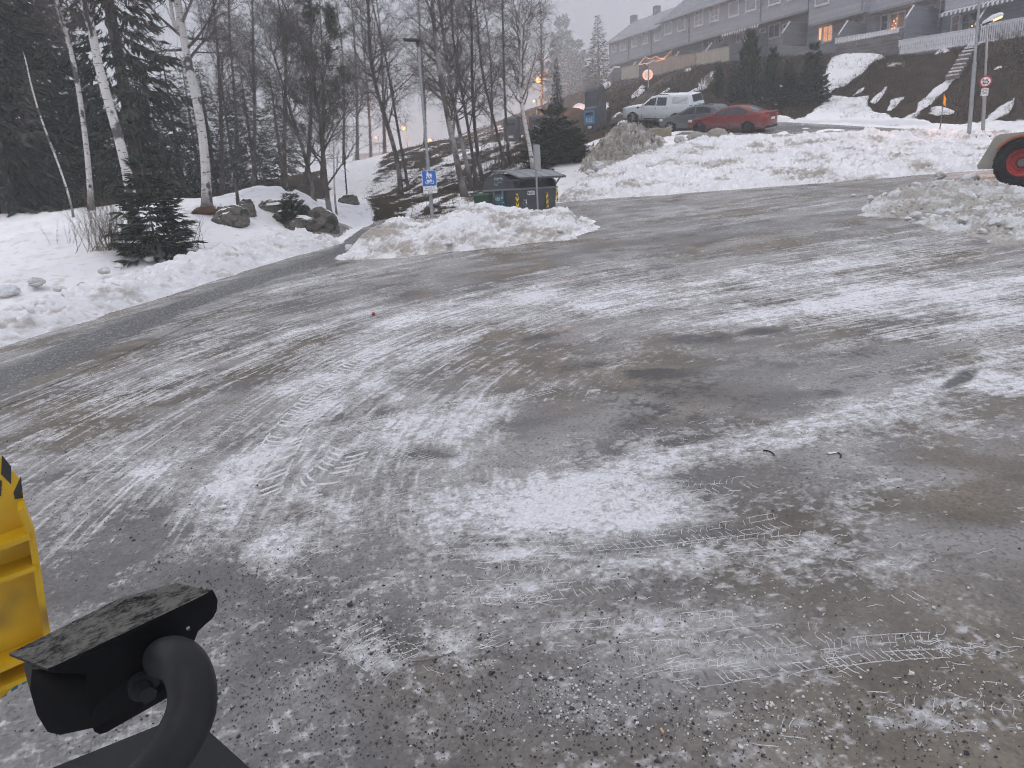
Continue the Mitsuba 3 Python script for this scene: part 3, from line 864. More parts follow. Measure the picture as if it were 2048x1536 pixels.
def spray(g, o, d, L, w, n_per=1):
    """Flat needle sprays: from o along d, length L, width w: thin kites."""
    k = len(o)
    up = np.array([0, 0, 1.0])
    s = np.cross(d, up + 0.6 * g.normal(size=d.shape))
    s /= np.linalg.norm(s, axis=1, keepdims=True) + 1e-9
    nrm = np.cross(s, d)
    a = o
    b = o + d * (L * 0.45)[:, None] + s * (w / 2)[:, None] + nrm * (w * 0.15)[:, None]
    c = o + d * L[:, None]
    e = o + d * (L * 0.45)[:, None] - s * (w / 2)[:, None] + nrm * (w * 0.15)[:, None]
    v = np.stack([a, b, c, e], 1).reshape(-1, 3)
    f = (np.array([[0, 1, 2], [0, 2, 3]])[None] + (np.arange(k) * 4)[:, None, None]).reshape(-1, 3)
    tone = np.repeat(g.random(k), 4)
    return v, f, np.stack([tone, tone], 1)


def spruce_mesh(seed, height_m=12.0, radius=2.2, levels=46, per=7, bare=0.06, droop=0.5, sprays=26, shaggy=0.28, top_pow=0.85, needle=0.16):
    """(trunk, (v, f, uv) of the crown) of a spruce standing at the origin."""
    g = np.random.default_rng(seed)
    trunk = tube([[0, 0, -0.2], [0, 0, height_m * 0.5], [0, 0, height_m]], [height_m * 0.014, height_m * 0.009, 0.01], 7)
    o, d, L, lat = [], [], [], []
    for i in range(levels):
        f = bare + (1 - bare) * (i + g.uniform(-0.3, 0.3)) / levels
        f = np.clip(f, bare * 0.7, 0.985)
        z = height_m * f
        R = radius * (1 - f) ** top_pow * g.uniform(0.72, 1.12) + 0.10
        if f < bare + 0.1:
            R *= 0.85
        n = max(4, int(per * (0.6 + 0.5 * (1 - f))))
        az = g.uniform(0, 2 * np.pi) + np.arange(n) * 2 * np.pi / n + 0.35 * g.normal(size=n)
        for a in az:
            r = R * g.uniform(0.62, 1.12)
            dirn = np.array([math.cos(a), math.sin(a), 0])
            q = np.linspace(0.08, 1, 7)
            sag = -droop * r * (q ** 1.3) * (0.55 + 0.45 * (1 - f)) + 0.22 * r * q ** 3 + (0.55 * r * q if f > 0.86 else 0)
            line = np.array([0, 0, z]) + dirn * (r * q)[:, None] + np.array([0, 0, 1.0]) * sag[:, None]
            m = max(6, int(sprays * (r / radius) ** 0.7))
            u = np.sqrt(g.uniform(0.02, 1, m)) * 6
            k = np.clip(u.astype(int), 0, 5)
            w = (u - k)[:, None]
            p = line[k] * (1 - w) + line[k + 1] * w
            t = line[k + 1] - line[k]
            t /= np.linalg.norm(t, axis=1, keepdims=True)
            side = np.cross(t, [0, 0, 1.0])
            sg = g.choice([-1, 1], m)[:, None]
            dv = t * g.uniform(0.35, 1.0, (m, 1)) + side * sg * g.uniform(0.2, 1.0, (m, 1)) - np.array([0, 0, 1.0]) * g.uniform(0.0, 0.75, (m, 1)) * droop * 1.7
            dv /= np.linalg.norm(dv, axis=1, keepdims=True)
            o.append(p)
            d.append(dv)
            L.append(g.uniform(0.5, 1.2, m) * shaggy * (0.6 + 0.6 * r / radius))
    o, d, L = np.concatenate(o), np.concatenate(d), np.concatenate(L)
    crown = spray(g, o, d, L, L * needle * g.uniform(0.7, 1.5, len(L)) + 0.025)
    return trunk, crown


def plant_ply(trunk, crown, leaf, bark='grey_bark'):
    v, f, uv = crown
    return mikit.ply(trunk, bark, smooth=True), mikit.ply((v, f), leaf, uv=uv)


SPRUCES = [spruce_mesh(s, 16.0, r, lv, pr, bare=b, droop=dp, sprays=sp, shaggy=sh) for s, r, lv, pr, b, dp, sp, sh in
           ((11, 2.6, 62, 8, 0.05, 0.60, 30, 0.52), (12, 2.1, 58, 8, 0.10, 0.70, 30, 0.50), (13, 3.0, 56, 8, 0.04, 0.55, 32, 0.56))]
SPRUCE_PLY = [plant_ply(t, c, 'spruce_mat') for t, c in SPRUCES]


def spruce(x, y, tall, label, variant=0, spin=0.0, wide=1.0, group=None, lean=(0, 0), name='spruce_tree'):
    key = thing(name, label, 'tree', group)
    k = tall / 16.0
    z = float(H(x, y)) - 0.1
    m = np.eye(4)
    m[:3, :3] = Rotation.from_euler('z', spin, degrees=True).as_matrix() * np.array([k * wide, k * wide, k])
    m[0, 2] += lean[0] * k
    m[1, 2] += lean[1] * k
    m[:3, 3] = (x, y, z)
    for part, pl in zip(('trunk', 'crown'), SPRUCE_PLY[variant]):
        put(part, pl, T(m), key)
    return key


def spruce_at(u, v, d, tall, label, **kw):
    p = P(u, v, d)
    return spruce(p[0], p[1], tall, label, **kw)


# the dark wood at the left
FOREST = [  # u of the foot, distance, height, variant, spin, width, label
    (20, 31, 19, 2, 20, 1.15, 'huge dark spruce at the left edge of the picture, its lower boughs over the snow'),
    (95, 36, 22, 0, 80, 1.1, 'tall dark spruce behind the thin leaning sapling'),
    (-70, 34, 20, 1, 10, 1.2, 'dark spruce cut by the left edge of the picture'),
    (292, 33, 21, 1, 140, 1.05, 'tall shaggy spruce between the two white birches'),
    (160, 41, 17, 2, 200, 0.9, 'dark spruce showing behind the slender pale birch'),
    (215, 43, 8.5, 0, 30, 1.2, 'low dark spruce behind the leaning white birch'),
    (375, 43, 9.0, 0, 300, 1.2, 'lower spruce standing right behind the forked white birch'),
    (440, 45, 8.0, 1, 33, 1.35, 'bluish spruce in the haze right of the forked birch'),
    (520, 48, 8.5, 2, 77, 1.25, 'hazy bluish spruce behind the bare grey trees'),
    (-20, 46, 23, 0, 170, 1.1, None), (60, 50, 22, 1, 230, 1.1, None), (120, 47, 21, 2, 280, 1.0, None), (255, 52, 9, 0, 320, 1.3, None), (330, 50, 9, 1, 15, 1.3, None), (410, 58, 10, 0, 65, 1.3, None),
    (480, 56, 9, 1, 90, 1.3, None), (575, 60, 9, 2, 115, 1.3, None), (310, 62, 10, 1, 165, 1.3, None),
]
for u, d, tall, var, spin, wide, lab in FOREST:
    spruce_at(u, 420, d, tall, lab or 'dark spruce deep in the wood at the left, hardly told from its neighbours', variant=var, spin=spin, wide=wide, group='spruces at the back of the wood' if lab is None else 'spruces at the front of the wood')

bare_tree('birch_tree', 'white leaning birch with black marks and a small blue tag behind the little spruce', [(272, 470), (267, 427), (253, 342), (222, 222), (195, 120), (181, 51), (167, 0), (150, -80)], 22.0, 20, seed=3, top=5, n1=30, f0=0.45, reach=2.6, n3=5, r_top=0.5)
bare_tree('birch_tree', 'white birch forked high up, a ring of bare brown soil round its foot', [(413, 420), (413, 385), (410, 325), (400, 239), (379, 137), (366, 68), (355, 0), (345, -70)], 25.0, 18, seed=4, top=5, n1=34, f0=0.30, reach=3.6, up=62, lift1=0.35, forks=((0.55, [(352, 60), (340, 0), (330, -60)], 9),), r_top=0.55)
bare_tree('birch_tree', 'slender pale birch in the shade of the wood, left of the leaning birch', [(184, 436), (174, 308), (161, 205), (137, 85), (113, 0)], 28.5, 11, seed=6, top=4, n1=18, f0=0.5, reach=2.0, n3=4, r_top=0.6)
bare_tree('birch_sapling', 'thin crooked birch sapling before the dark wood, farthest left of the bare stems', [(147, 437), (133, 376), (102, 290), (72, 205), (55, 137)], 26.0, 4.2, seed=7, top=0.6, n1=9, f0=0.4, reach=1.3, n2=3, n3=2, n4=1, twig='twig_grey', r_top=0.6)
bare_tree('bare_tree', 'grey leafless tree on the edge of the snowy hump beside the road', [(665, 447), (646, 307), (632, 188), (608, 102)], 28.0, 11, bark='grey_bark', twig='twig_grey', seed=8, top=2.5, n1=30, f0=0.16, reach=2.9, up=48, lift1=0.5, droop=0.1, n2=8, n3=5, n4=2)
bare_tree('bare_tree', 'grey leafless tree left of the one on the edge of the hump', [(628, 405), (608, 307), (581, 222), (560, 150)], 29.5, 9, bark='grey_bark', twig='twig_grey', seed=9, top=1.5, n1=28, f0=0.2, reach=2.8, up=50, lift1=0.5, droop=0.1, n2=8, n3=5, n4=2)
bare_tree('birch_sapling', 'thin pale stem right beside the grey tree at the end of the hump', [(674, 430), (668, 330), (664, 250)], 30.0, 4, seed=10, top=2.5, n1=16, f0=0.3, reach=1.3, n2=4, n3=3, n4=2)
bare_tree('bare_tree', 'small pale leafless tree behind the top of the snowy hump', [(530, 375), (515, 325), (497, 290), (482, 250)], 34, 4, bark='grey_bark', twig='twig_grey', seed=12, top=1.0, n1=16, f0=0.2, reach=1.7, n2=5, n3=4, n4=2)
for i, (u, v, ut, vt, d, w) in enumerate([(440, 372, 430, 40, 40, 9), (500, 372, 505, 10, 44, 9), (570, 372, 560, 20, 42, 9), (610, 372, 622, -30, 48, 9), (466, 372, 458, -20, 50, 8)]):
    bare_tree('bare_tree', 'tall leafless tree with a dense brownish purple crown behind the snowy hump', [(u, v), ((u + ut) / 2 + 6, (v + vt) / 2), (ut, vt)], d, w, bark='grey_bark', seed=20 + i, top=3, n1=26, f0=0.3, reach=3.4, up=32, lift1=0.55, droop=0.05, n2=7, n3=4, n4=2, rt=0.006, group='leafless trees behind the snowy hump')

MIDDLE = [  # trees on the slope behind the island: points, distance, width, bark, label
    ([(799, 376), (779, 264), (746, 146), (738, 59), (735, 0)], 39, 10, 'grey_bark', 'bare dark tree on the slope just left of the lamp post'),
    ([(817, 372), (802, 293), (787, 205), (770, 110)], 42, 6, 'grey_bark', 'slim bare tree close behind the lamp post'),
    ([(930, 392), (911, 308), (890, 205), (872, 88), (864, 0)], 35, 13, 'old_birch_bark', 'thick leaning birch nearest the waste container, its branches sweeping left'),
    ([(945, 372), (922, 278), (902, 176), (887, 73), (878, 0)], 37, 9, 'old_birch_bark', 'second birch from the left in the row behind the waste container'),
    ([(953, 368), (940, 278), (917, 146), (905, 59)], 38, 7, 'grey_bark', 'thin dark stem third in the row behind the waste container'),
    ([(966, 364), (949, 249), (944, 146), (941, 0)], 39, 8, 'grey_bark', 'straight dark stem rising above the green wheeled bin'),
    ([(1009, 352), (990, 249), (963, 132), (955, 40)], 40, 6, 'grey_bark', 'thin leaning tree behind the left end of the container lid'),
    ([(1021, 348), (1012, 240), (1008, 146), (1004, 0)], 42, 6, 'grey_bark', 'slender upright tree behind the middle of the container lid'),
    ([(1066, 348), (1056, 278), (1042, 190), (1043, 117), (1037, 0)], 36.5, 9, 'birch_bark', 'pale birch behind the grey back of the road sign'),
]
for i, (pts, d, w, bark, lab) in enumerate(MIDDLE):
    bare_tree('bare_tree' if bark == 'grey_bark' else 'birch_tree', lab, pts, d, w, bark=bark, seed=40 + i, top=4.5, n1=34 if w > 6 else 24, f0=0.22, reach=3.3 if w > 6 else 2.4, up=52, lift1=0.55, droop=-0.25, n2=6, n3=4, n4=2, rt=0.005, r_top=0.35)
for i, (u, v, ut, vt, d, w) in enumerate([(716, 345, 705, 30, 62, 7), (742, 335, 724, 60, 66, 6), (770, 318, 756, 20, 64, 7), (690, 352, 680, 60, 58, 6), (850, 300, 838, 30, 64, 6), (985, 290, 975, 60, 60, 6), (1045, 285, 1036, 70, 62, 6), (1080, 270, 1082, 60, 66, 6), (905, 290, 915, 60, 68, 6)]):
    bare_tree('bare_tree', 'leafless tree fading in the fog above the far end of the slope', [(u, v), ((u + ut) / 2 + 3, (v + vt) / 2), (ut, vt)], d, w, bark='grey_bark', seed=70 + i, top=2.5, n1=26, f0=0.25, reach=3.2, up=42, lift1=0.5, droop=-0.2, n2=5, n3=4, n4=2, rt=0.006, group='leafless trees in the fog')


def pine_tree(label, u, v, d, top_u, top_v, width_px, seed):
    g = np.random.default_rng(seed)
    base, tip = foot(u, v, d), P(top_u, top_v, d)
    line = resample([base - [0, 0, 0.2], base * 0.5 + tip * 0.5 + [0.15, 0, 0], tip], 20)
    rad = width_px * d / F_PX / 2 * (1 - 0.85 * np.linspace(0, 1, 20))
    key = thing('pine_tree', label, 'tree')
    tm, tuv = trunk_mesh(line, rad)
    add('trunk', tm, 'grey_bark', key, smooth=True, uv=tuv)
    hgt = tip[2] - base[2]
    b1, r1 = grow(g, line[None], rad[None], 34, 0.26, 0.99, lambda q: hgt * 0.25 * (1.15 - q) ** 0.75, 68, 0.5, m=6, wob=0.12, thin=0.4, rmin=0.012)
    b2, r2 = grow(g, b1, r1, 5, 0.45, 1.0, hgt * 0.065, 42, 0.35, m=3, wob=0.12, thin=0.6, rmin=0.008)
    add('branches', cat_m([poly_segs(b1, r1, 4), poly_segs(b2, r2, 3)]), 'grey_bark', key)
    ends = np.concatenate([b2[:, 1], b2[:, 2], b2[:, 2], b1[:, -1]])
    dirs = np.concatenate([b2[:, 2] - b2[:, 1]] * 3 + [b1[:, -1] - b1[:, -2]])
    dirs /= np.linalg.norm(dirs, axis=1, keepdims=True)
    n = 15
    o = np.repeat(ends, n, 0) + 0.05 * g.normal(size=(len(ends) * n, 3))
    dv = np.repeat(dirs, n, 0) * 0.9 + 0.75 * g.normal(size=o.shape) + [0, 0, 0.25]
    dv /= np.linalg.norm(dv, axis=1, keepdims=True)
    L = g.uniform(0.10, 0.22, len(o))
    vv, ff, uv = spray(g, o, dv, L, L * 0.18 + 0.012)
    add('needles', (vv, ff), 'pine_mat', key, uv=uv)


pine_tree('olive green pine with fluffy boughs above the end of the snowy hump', 640, 400, 33, 640, 25, 9, 91)

# spruces by the recycling point and on the hillside
spruce_at(1117, 262, 46, 5.3, 'single young spruce with a pointed top beside the recycling bins', variant=1, spin=50, wide=1.0)
spruce_at(1198, 165, 92, 8.5, 'rounded spruce in the fog at the left end of the terraced houses', variant=2, spin=0, wide=1.55)
SMALL = [spruce_mesh(s, 3.0, r, lv, 11, bare=0.02, droop=dp, sprays=46, shaggy=0.36, top_pow=tp, needle=0.22) for s, r, lv, dp, tp in ((31, 1.15, 26, 0.25, 0.7), (32, 0.8, 26, -0.35, 0.5), (33, 1.5, 20, 0.1, 0.45))]
SMALL_PLY = [plant_ply(t, c, m) for (t, c), m in zip(SMALL, ('spruce_mat', 'juniper_mat', 'juniper_mat'))]


def small_conifer(name, label, u, v, d, tall, variant, wide=1.0, spin=0, cat='tree', group=None):
    key = thing(name, label, cat, group)
    p = foot(u, v, d)
    k = tall / 3.0
    m = np.eye(4)
    m[:3, :3] = Rotation.from_euler('z', spin, degrees=True).as_matrix() * np.array([k * wide, k * wide, k])
    m[:3, 3] = p - [0, 0, 0.05]
    for part, pl in zip(('trunk', 'crown'), SMALL_PLY[variant]):
        put(part, pl, T(m), key)


t_, c_ = spruce_mesh(34, 3.0, 1.2, 24, 8, bare=0.03, droop=0.30, sprays=34, shaggy=0.46, top_pow=0.62, needle=0.13)
SMALL_PLY.append(plant_ply(t_, c_, 'spruce_mat'))
small_conifer('spruce_tree', 'small dense dark spruce standing in front of the leaning birch at the roadside', 312, 495, 20.6, 2.65, 3, 0.95, 10)
small_conifer('juniper_bush', 'dark green bush growing over the boulder on the snowy hump', 588, 445, 26.0, 1.25, 2, 0.85, 30, cat='bush')
small_conifer('spruce_tree', 'tall faint spruce far off in the fog', 1130, 228, 128, 15.5, 0, 0.62, 60)
small_conifer('spruce_tree', 'lower faint spruce far off in the fog', 1158, 225, 124, 10.5, 0, 0.75, 150)
HILL = [(1500, 128, 52, 4.5, 1, 0.62, 'pointed juniper before the striped awning, tallest of the bushes on the bank'), (1470, 148, 53, 2.3, 2, 0.6, 'dark bush left of the pointed juniper'), (1545, 135, 52, 3.2, 1, 0.65, 'dark upright juniper right of the pointed one'),
        (1625, 160, 49, 3.9, 0, 0.68, 'dark young spruce with snow below the lit window'), (1578, 160, 49.5, 2.9, 0, 0.75, 'dark young spruce left of the one below the lit window'), (1438, 150, 55, 2.3, 1, 0.6, 'small juniper with curved boughs before the pale plank fence'), (1525, 158, 51, 1.6, 2, 0.75, 'low broad bush below the junipers')]
for i, (u, v, d, tall, var, wide, lab) in enumerate(HILL):
    small_conifer('juniper_bush' if var else 'spruce_tree', lab, u, v, d, tall, var, wide, 40 * i, cat='bush' if var else 'tree')
for i, (u, v, d, tall, wide, lab) in enumerate([(1110, 330, 39, 2.6, 1.25, 'broad dark evergreen bush above the right end of the waste container'), (1085, 320, 40, 1.7, 1.3, 'low dark evergreen bush behind the pale birch'), (1140, 325, 38.5, 1.9, 1.2, 'dark evergreen bush between the container and the dirty heap')]):
    small_conifer('juniper_bush', lab, u, v, d, tall, 2, wide, 70 * i, cat='bush')


def brush(label, u, v, d, n, spread, tall, seed, mat='brush_mat', r=0.006, name='bare_bush', group=None):
    """A bush of bare upright stems."""
    g = np.random.default_rng(seed)
    c = foot(u, v, d)
    k = thing(name, label, 'bush', group)
    o = c + np.stack([g.normal(0, spread * 0.35, n), g.normal(0, spread * 0.35, n), np.zeros(n) - 0.05], 1)
    a = g.uniform(0, 2 * np.pi, n)
    tilt = np.abs(g.normal(0, 0.38, n))
    dv = np.stack([np.cos(a) * np.sin(tilt), np.sin(a) * np.sin(tilt), np.cos(tilt)], 1)
    L = tall * g.uniform(0.45, 1.1, n)
    pts = [o]
    for _ in range(4):
        dv = dv + 0.08 * g.normal(size=dv.shape)
        dv /= np.linalg.norm(dv, axis=1, keepdims=True)
        pts.append(pts[-1] + dv * (L / 4)[:, None])
    ln = np.stack(pts, 1)
    rd = np.tile(np.linspace(r * 1.5, r * 0.6, 5), (n, 1))
    b2, r2 = grow(g, ln, rd, 4, 0.3, 1.0, tall * 0.3, 30, 0.2, m=3, thin=0.6, rmin=r * 0.5)
    add('stems', poly_segs(ln, rd, 4), mat, k)
    add('twigs', poly_segs(b2, r2, 3), mat, k)


brush('bare brown bush of many thin stems left of the little spruce', 225, 485, 20.8, 90, 1.1, 1.55, 1)
brush('thin bare shoots leaning out right of the little spruce', 385, 480, 21.5, 14, 0.5, 1.2, 2, mat='twig_grey')
brush('sparse thin twigs sticking out of the snow left of the brown bush', 150, 475, 21.5, 14, 0.8, 0.8, 3, mat='twig_grey', r=0.004)
brush('brown thicket of bare stems on the bank below the junipers', 1480, 185, 57, 220, 5.5, 1.4, 4, r=0.012)
brush('bare thicket on the bank below the pale plank fence', 1420, 175, 60, 160, 4.0, 1.1, 5, r=0.012)
brush('reddish bare bush at the top of the bank by the white railing', 2030, 110, 47, 140, 2.2, 1.5, 6, r=0.011)
brush('bare grey bushes beside the stairs under the fog', 1235, 200, 64, 120, 3.5, 1.6, 7, r=0.013)
brush('bare brown thicket behind the middle of the waste container', 1030, 330, 41, 130, 2.4, 1.6, 8, r=0.008)


def tufts(n, poly, seed, tall=0.45, r=0.006):
    g = np.random.default_rng(seed)
    x0, y0, x1, y1 = poly.bounds
    q = g.uniform((x0, y0), (x1, y1), (n * 6, 2))
    q = q[shapely.contains(poly, shapely.points(q))]
    keep = nz(q[:, 0], q[:, 1], 0.35, 3, seed) > 0.42
    q = q[keep][:n]
    o = np.stack([q[:, 0], q[:, 1], H(q[:, 0], q[:, 1]) + (nz(q[:, 0], q[:, 1], 0.5, 4, 3) - 0.5) * 0.5 - 0.05], 1)
    dv = g.normal(0, 0.55, o.shape) + [0, -0.15, 0.8]
    dv /= np.linalg.norm(dv, axis=1, keepdims=True)
    L = tall * g.uniform(0.4, 1.3, len(o))
    mid = o + dv * (L * 0.6)[:, None]
    end = mid + (dv + [0, 0, -0.9]) * (L * 0.4)[:, None]
    return cat_m([segs(o, mid, np.full(len(o), r * 1.5), np.full(len(o), r), 3), segs(mid, end, np.full(len(o), r), np.full(len(o), r * 0.4), 3)])


near_hill = shapely.Polygon([P(1150, 285, 45)[:2], P(1560, 243, 45.5)[:2], P(1850, 254, 43.5)[:2], P(2048, 257, 42.5)[:2], P(2200, 60, 47)[:2], P(2048, 76, 50)[:2], P(1800, 110, 55)[:2], P(1530, 112, 65)[:2], P(1325, 147, 77)[:2], P(1220, 190, 78)[:2]])
scene['straw_mat'] = principled(grainy((0.065, 0.047, 0.031), 0.55, 3), 0.9, 0.1)
add('grass', cat_m([tufts(26000, near_hill, 5, 0.42, 0.010), tufts(8000, slope, 6, 0.30, 0.008)]), 'straw_mat', label='withered brown grass and brushwood on the slopes', cat='grass', kind='stuff')


# ------------------------------------------------------------------ terraced houses on the hill
def siding(color, pitch=0.15, vertical=None):
    def fn(p, n, uv):
        h = p.z if vertical is None else (p.x * vertical[0] + p.y * vertical[1])
        q = h / pitch
        f = q - dr.floor(q)
        line = smoothstep(0.0, 0.10, f) * smoothstep(1.0, 0.93, f)
        tone = 0.90 + 0.14 * cell_rand(dr.floor(q), dr.floor((p.x + p.y) * 0.3), 3) + 0.10 * (fbm(p.x * 0.6, p.y * 0.6, p.z * 0.6) - 0.5)
        return mi.Color3f(color) * tone * (0.62 + 0.38 * line)
    return mikit.proc(fn)


for nm, col in (('house_grey', (0.45, 0.468, 0.505)), ('house_dark', (0.275, 0.283, 0.31))):
    scene[nm] = principled(siding(col), 0.75, 0.25)
scene['white_paint'] = principled(grainy((0.84, 0.84, 0.85), 0.08, 6), 0.6, 0.3)
scene['fence_white'] = principled(grainy((0.84, 0.85, 0.87), 0.1, 5), 0.65, 0.3)
scene['plank_beige'] = principled(siding((0.46, 0.40, 0.33), 0.14, vertical=(ES[0], ES[1])), 0.8, 0.2)
scene['plank_pale'] = principled(siding((0.55, 0.54, 0.46), 0.14, vertical=(ES[0], ES[1])), 0.8, 0.2)
scene['roof_mat'] = principled(grainy((0.33, 0.34, 0.36), 0.2, 3), 0.6, 0.3)
scene['pane_mat'] = principled(grainy((0.15, 0.16, 0.175), 0.5, 1.3), 0.12, 0.6)
scene['curtain_pane'] = principled(grainy((0.36, 0.37, 0.39), 0.3, 1.7), 0.2, 0.5)
scene['pink_pane'] = principled(grainy((0.42, 0.30, 0.26), 0.3, 2.0), 0.2, 0.5)
scene['sheet_metal'] = principled((0.30, 0.31, 0.325), 0.5, 0.5)
scene['stone_grey'] = principled(grainy((0.165, 0.155, 0.155), 0.4, 2.2), 0.9, 0.2)
scene['wood_old'] = principled(grainy((0.17, 0.15, 0.13), 0.4, 4), 0.9, 0.2)


def glow(color, power):
    return {'type': 'area', 'radiance': {'type': 'rgb', 'value': [power * c for c in color]}}


def hb(lo, hi, bev=0.0, tf=MH):
    m = box(np.array(lo, float), np.array(hi, float), bev)
    m.apply_transform(tf)
    return m


def poly_prism(outline, y0, y1, axes='sz', tf=MH):
    """Extrudes an outline given in (s, z) between the depths y0 and y1, or in (y, z) between two s."""
    m = trimesh.creation.extrude_polygon(shapely.Polygon(outline), y1 - y0)
    v = m.vertices.copy()
    if axes == 'sz':
        m.vertices = np.stack([v[:, 0], v[:, 2] + y0, v[:, 1]], 1)
    else:
        m.vertices = np.stack([v[:, 2] + y0, v[:, 0], v[:, 1]], 1)
    m.fix_normals()
    m.apply_transform(tf)
    return m


def window(parent, s0, s1, z0, z1, y, cols=2, rows=2, pane='pane_mat', lit=0.0, f=0.10, name='window', glowc=(1.0, 0.42, 0.13)):
    fr = [hb([s0, y - 0.06, z0], [s1, y + 0.06, z0 + f]), hb([s0, y - 0.06, z1 - f], [s1, y + 0.06, z1]), hb([s0, y - 0.058, z0 + f], [s0 + f, y + 0.06, z1 - f]), hb([s1 - f, y - 0.058, z0 + f], [s1, y + 0.06, z1 - f]),
          hb([s0 - 0.06, y - 0.10, z0 - 0.05], [s1 + 0.06, y + 0.02, z0 - 0.002])]
    for k in range(1, cols):
        c = s0 + (s1 - s0) * k / cols
        fr.append(hb([c - 0.025, y - 0.045, z0 + f], [c + 0.025, y + 0.03, z1 - f]))
    for k in range(1, rows):
        c = z0 + (z1 - z0) * k / rows
        fr.append(hb([s0 + f, y - 0.040, c - 0.02], [s1 - f, y + 0.03, c + 0.02]))
    w = add(name, cat(*fr), 'white_paint', parent)
    g = hb([s0 + f * 0.6, y + 0.005, z0 + f * 0.6], [s1 - f * 0.6, y + 0.02, z1 - f * 0.6])
    more = {'emitter': glow(glowc, lit)} if lit else {}
    add('pane', g, pane, w, **more)
    return w


def px_window(parent, uc, vt, vb, w_px, y=0.0, **kw):
    s0, _ = fac(uc - w_px / 2, (vt + vb) / 2, y)
    s1, _ = fac(uc + w_px / 2, (vt + vb) / 2, y)
    z0, z1 = fac(uc, vb, y)[1], fac(uc, vt, y)[1]
    return window(parent, s0, s1, z0, z1, y, **kw)


def house(label, u0, u1, zb, ze, zr, y=0.0, low=2.7, ends=(), name='terraced_house', depth=8.5, ridge=4.2, corrugated=False):
    s0, s1 = fac(u0, 60, y)[0], fac(u1, 30, y)[0]
    k = thing(name, label, 'house', 'grey terraced houses above the bank')
    add('upper_wall', hb([s0, y, zb], [s1, y + depth, ze]), 'house_grey', k)
    add('lower_wall', hb([s0 + 0.02, y + 1.7, zb - low - 3.0], [s1 - 0.02, y + depth - 0.02, zb - 0.002]), 'house_grey', k)
    add('bottom_board', hb([s0, y - 0.03, zb - 0.10], [s1, y + 0.10, zb + 0.10]), 'sheet_metal', k)
    o = 0.55
    zo = ze - o * (zr - ze) / ridge
    roof = [poly_prism([(y - o, zo), (y + ridge, zr), (y + 2 * ridge + o, zo), (y + 2 * ridge + o, zo + 0.16), (y + ridge, zr + 0.2), (y - o, zo + 0.16)], s0 - 0.25, s1 + 0.02, 'yz')]
    if corrugated:
        n = int((s1 - s0) / 0.42)
        for i in range(n):
            c = s0 + (i + 0.5) * (s1 - s0) / n
            roof.append(poly_prism([(y - o, zo + 0.15), (y + ridge, zr + 0.19), (y + ridge, zr + 0.25), (y - o, zo + 0.21)], c - 0.035, c + 0.035, 'yz'))
    add('roof', cat(*roof), 'roof_mat', k)
    add('gable', poly_prism([(y, ze - 0.01), (y + ridge, zr - 0.01), (y + 2 * ridge, ze - 0.01)], s0 + 0.01, s0 + 0.15, 'yz'), 'house_grey', k)
    add('gutter', hb([s0 - 0.2, y - o - 0.12, zo - 0.02], [s1, y - o - 0.005, zo + 0.10], 0.02), 'sheet_metal', k)
    return k, s0, s1


def downpipe(parent, u, v, zb, ze, y):
    s = fac(u, v, y)[0]
    add('downpipe', tube([MH[:3, :3] @ np.array(q) + MH[:3, 3] for q in ([s, y - 0.45, ze + 0.0], [s, y - 0.07, ze - 0.45], [s, y - 0.07, zb + 0.1])], 0.05, 6), 'house_dark', parent)


def fin(parent, u_back, v_back, y0, y1, z0, z1, cut=1.0):
    """A privacy wall standing out from the house, its front top corner cut off and trimmed with a white board."""
    s = fac(u_back, v_back, y1)[0]
    add('privacy_wall', poly_prism([(y0, z0), (y1, z0), (y1, z1), (y0 + cut, z1), (y0, z1 - cut)], s - 0.06, s + 0.06, 'yz'), 'house_dark', parent)
    a, b = np.array([s, y0 - 0.02, z1 - cut - 0.03]), np.array([s, y0 + cut, z1 + 0.03])
    add('white_trim', tube([MH[:3, :3] @ a + MH[:3, 3], MH[:3, :3] @ b + MH[:3, 3]], 0.075, 4), 'white_paint', parent)


zA, zB, zC, zD, zE = fac(1290, 110)[1], fac(1450, 66)[1], fac(1670, 38)[1], fac(1800, 10, 0.6)[1], fac(1930, 15)[1]
HA, a0, a1 = house('farthest grey terraced house, its gable end and two small chimneys fading into the fog', 1217, 1325, zA, fac(1290, 60)[1], fac(1290, 60)[1] + 2.5, y=0.35)
HB, b0, b1 = house('long grey terraced house with a ribbed light roof and striped canopies, second from the fog', 1321, 1615, zB, fac(1360, 30)[1], fac(1360, 30)[1] + 2.6, corrugated=True)
HC, c0, c1 = house('grey terraced house with a single lit orange window under its overhanging storey', 1616, 1727, zC, zC + 3.1, zC + 5.7)
HD, d0, d1 = house('set-back grey terraced house with a lit festive tree behind its dark balcony wall', 1728, 1884, zD, zD + 3.1, zD + 5.7, y=0.6)
HE, e0, e1 = house('pale grey terraced house at the right edge with a striped awning along its front', 1886, 2250, zE, zE + 3.1, zE + 5.7)
for u, vt, vb, w in ((1228.5, 89, 106, 10), (1246.5, 81.5, 101, 11.5), (1270, 71, 94, 12.5), (1290.5, 65, 88.5, 13), (1315, 58, 82, 12)):
    px_window(HA, u, vt, vb, w, 0.33, pane='curtain_pane', f=0.13)
for u in (1257.5, 1303):
    downpipe(HA, u, 90, zA, zA + 2.7, 0.35)
for u, vt, vb, w, c, r in ((1336.5, 45, 69, 15, 1, 1), (1363, 36, 62, 16, 1, 1), (1398, 19, 52, 17.5, 2, 3), (1429, 10, 43, 18.5, 2, 3), (1468, 3, 33, 20, 1, 1), (1502, -8, 22, 21, 1, 1), (1550, -26, 9, 24, 1, 1), (1588, -38, -2, 25, 2, 3)):
    px_window(HB, u, vt, vb, w, -0.02, cols=c, rows=r, pane='curtain_pane')
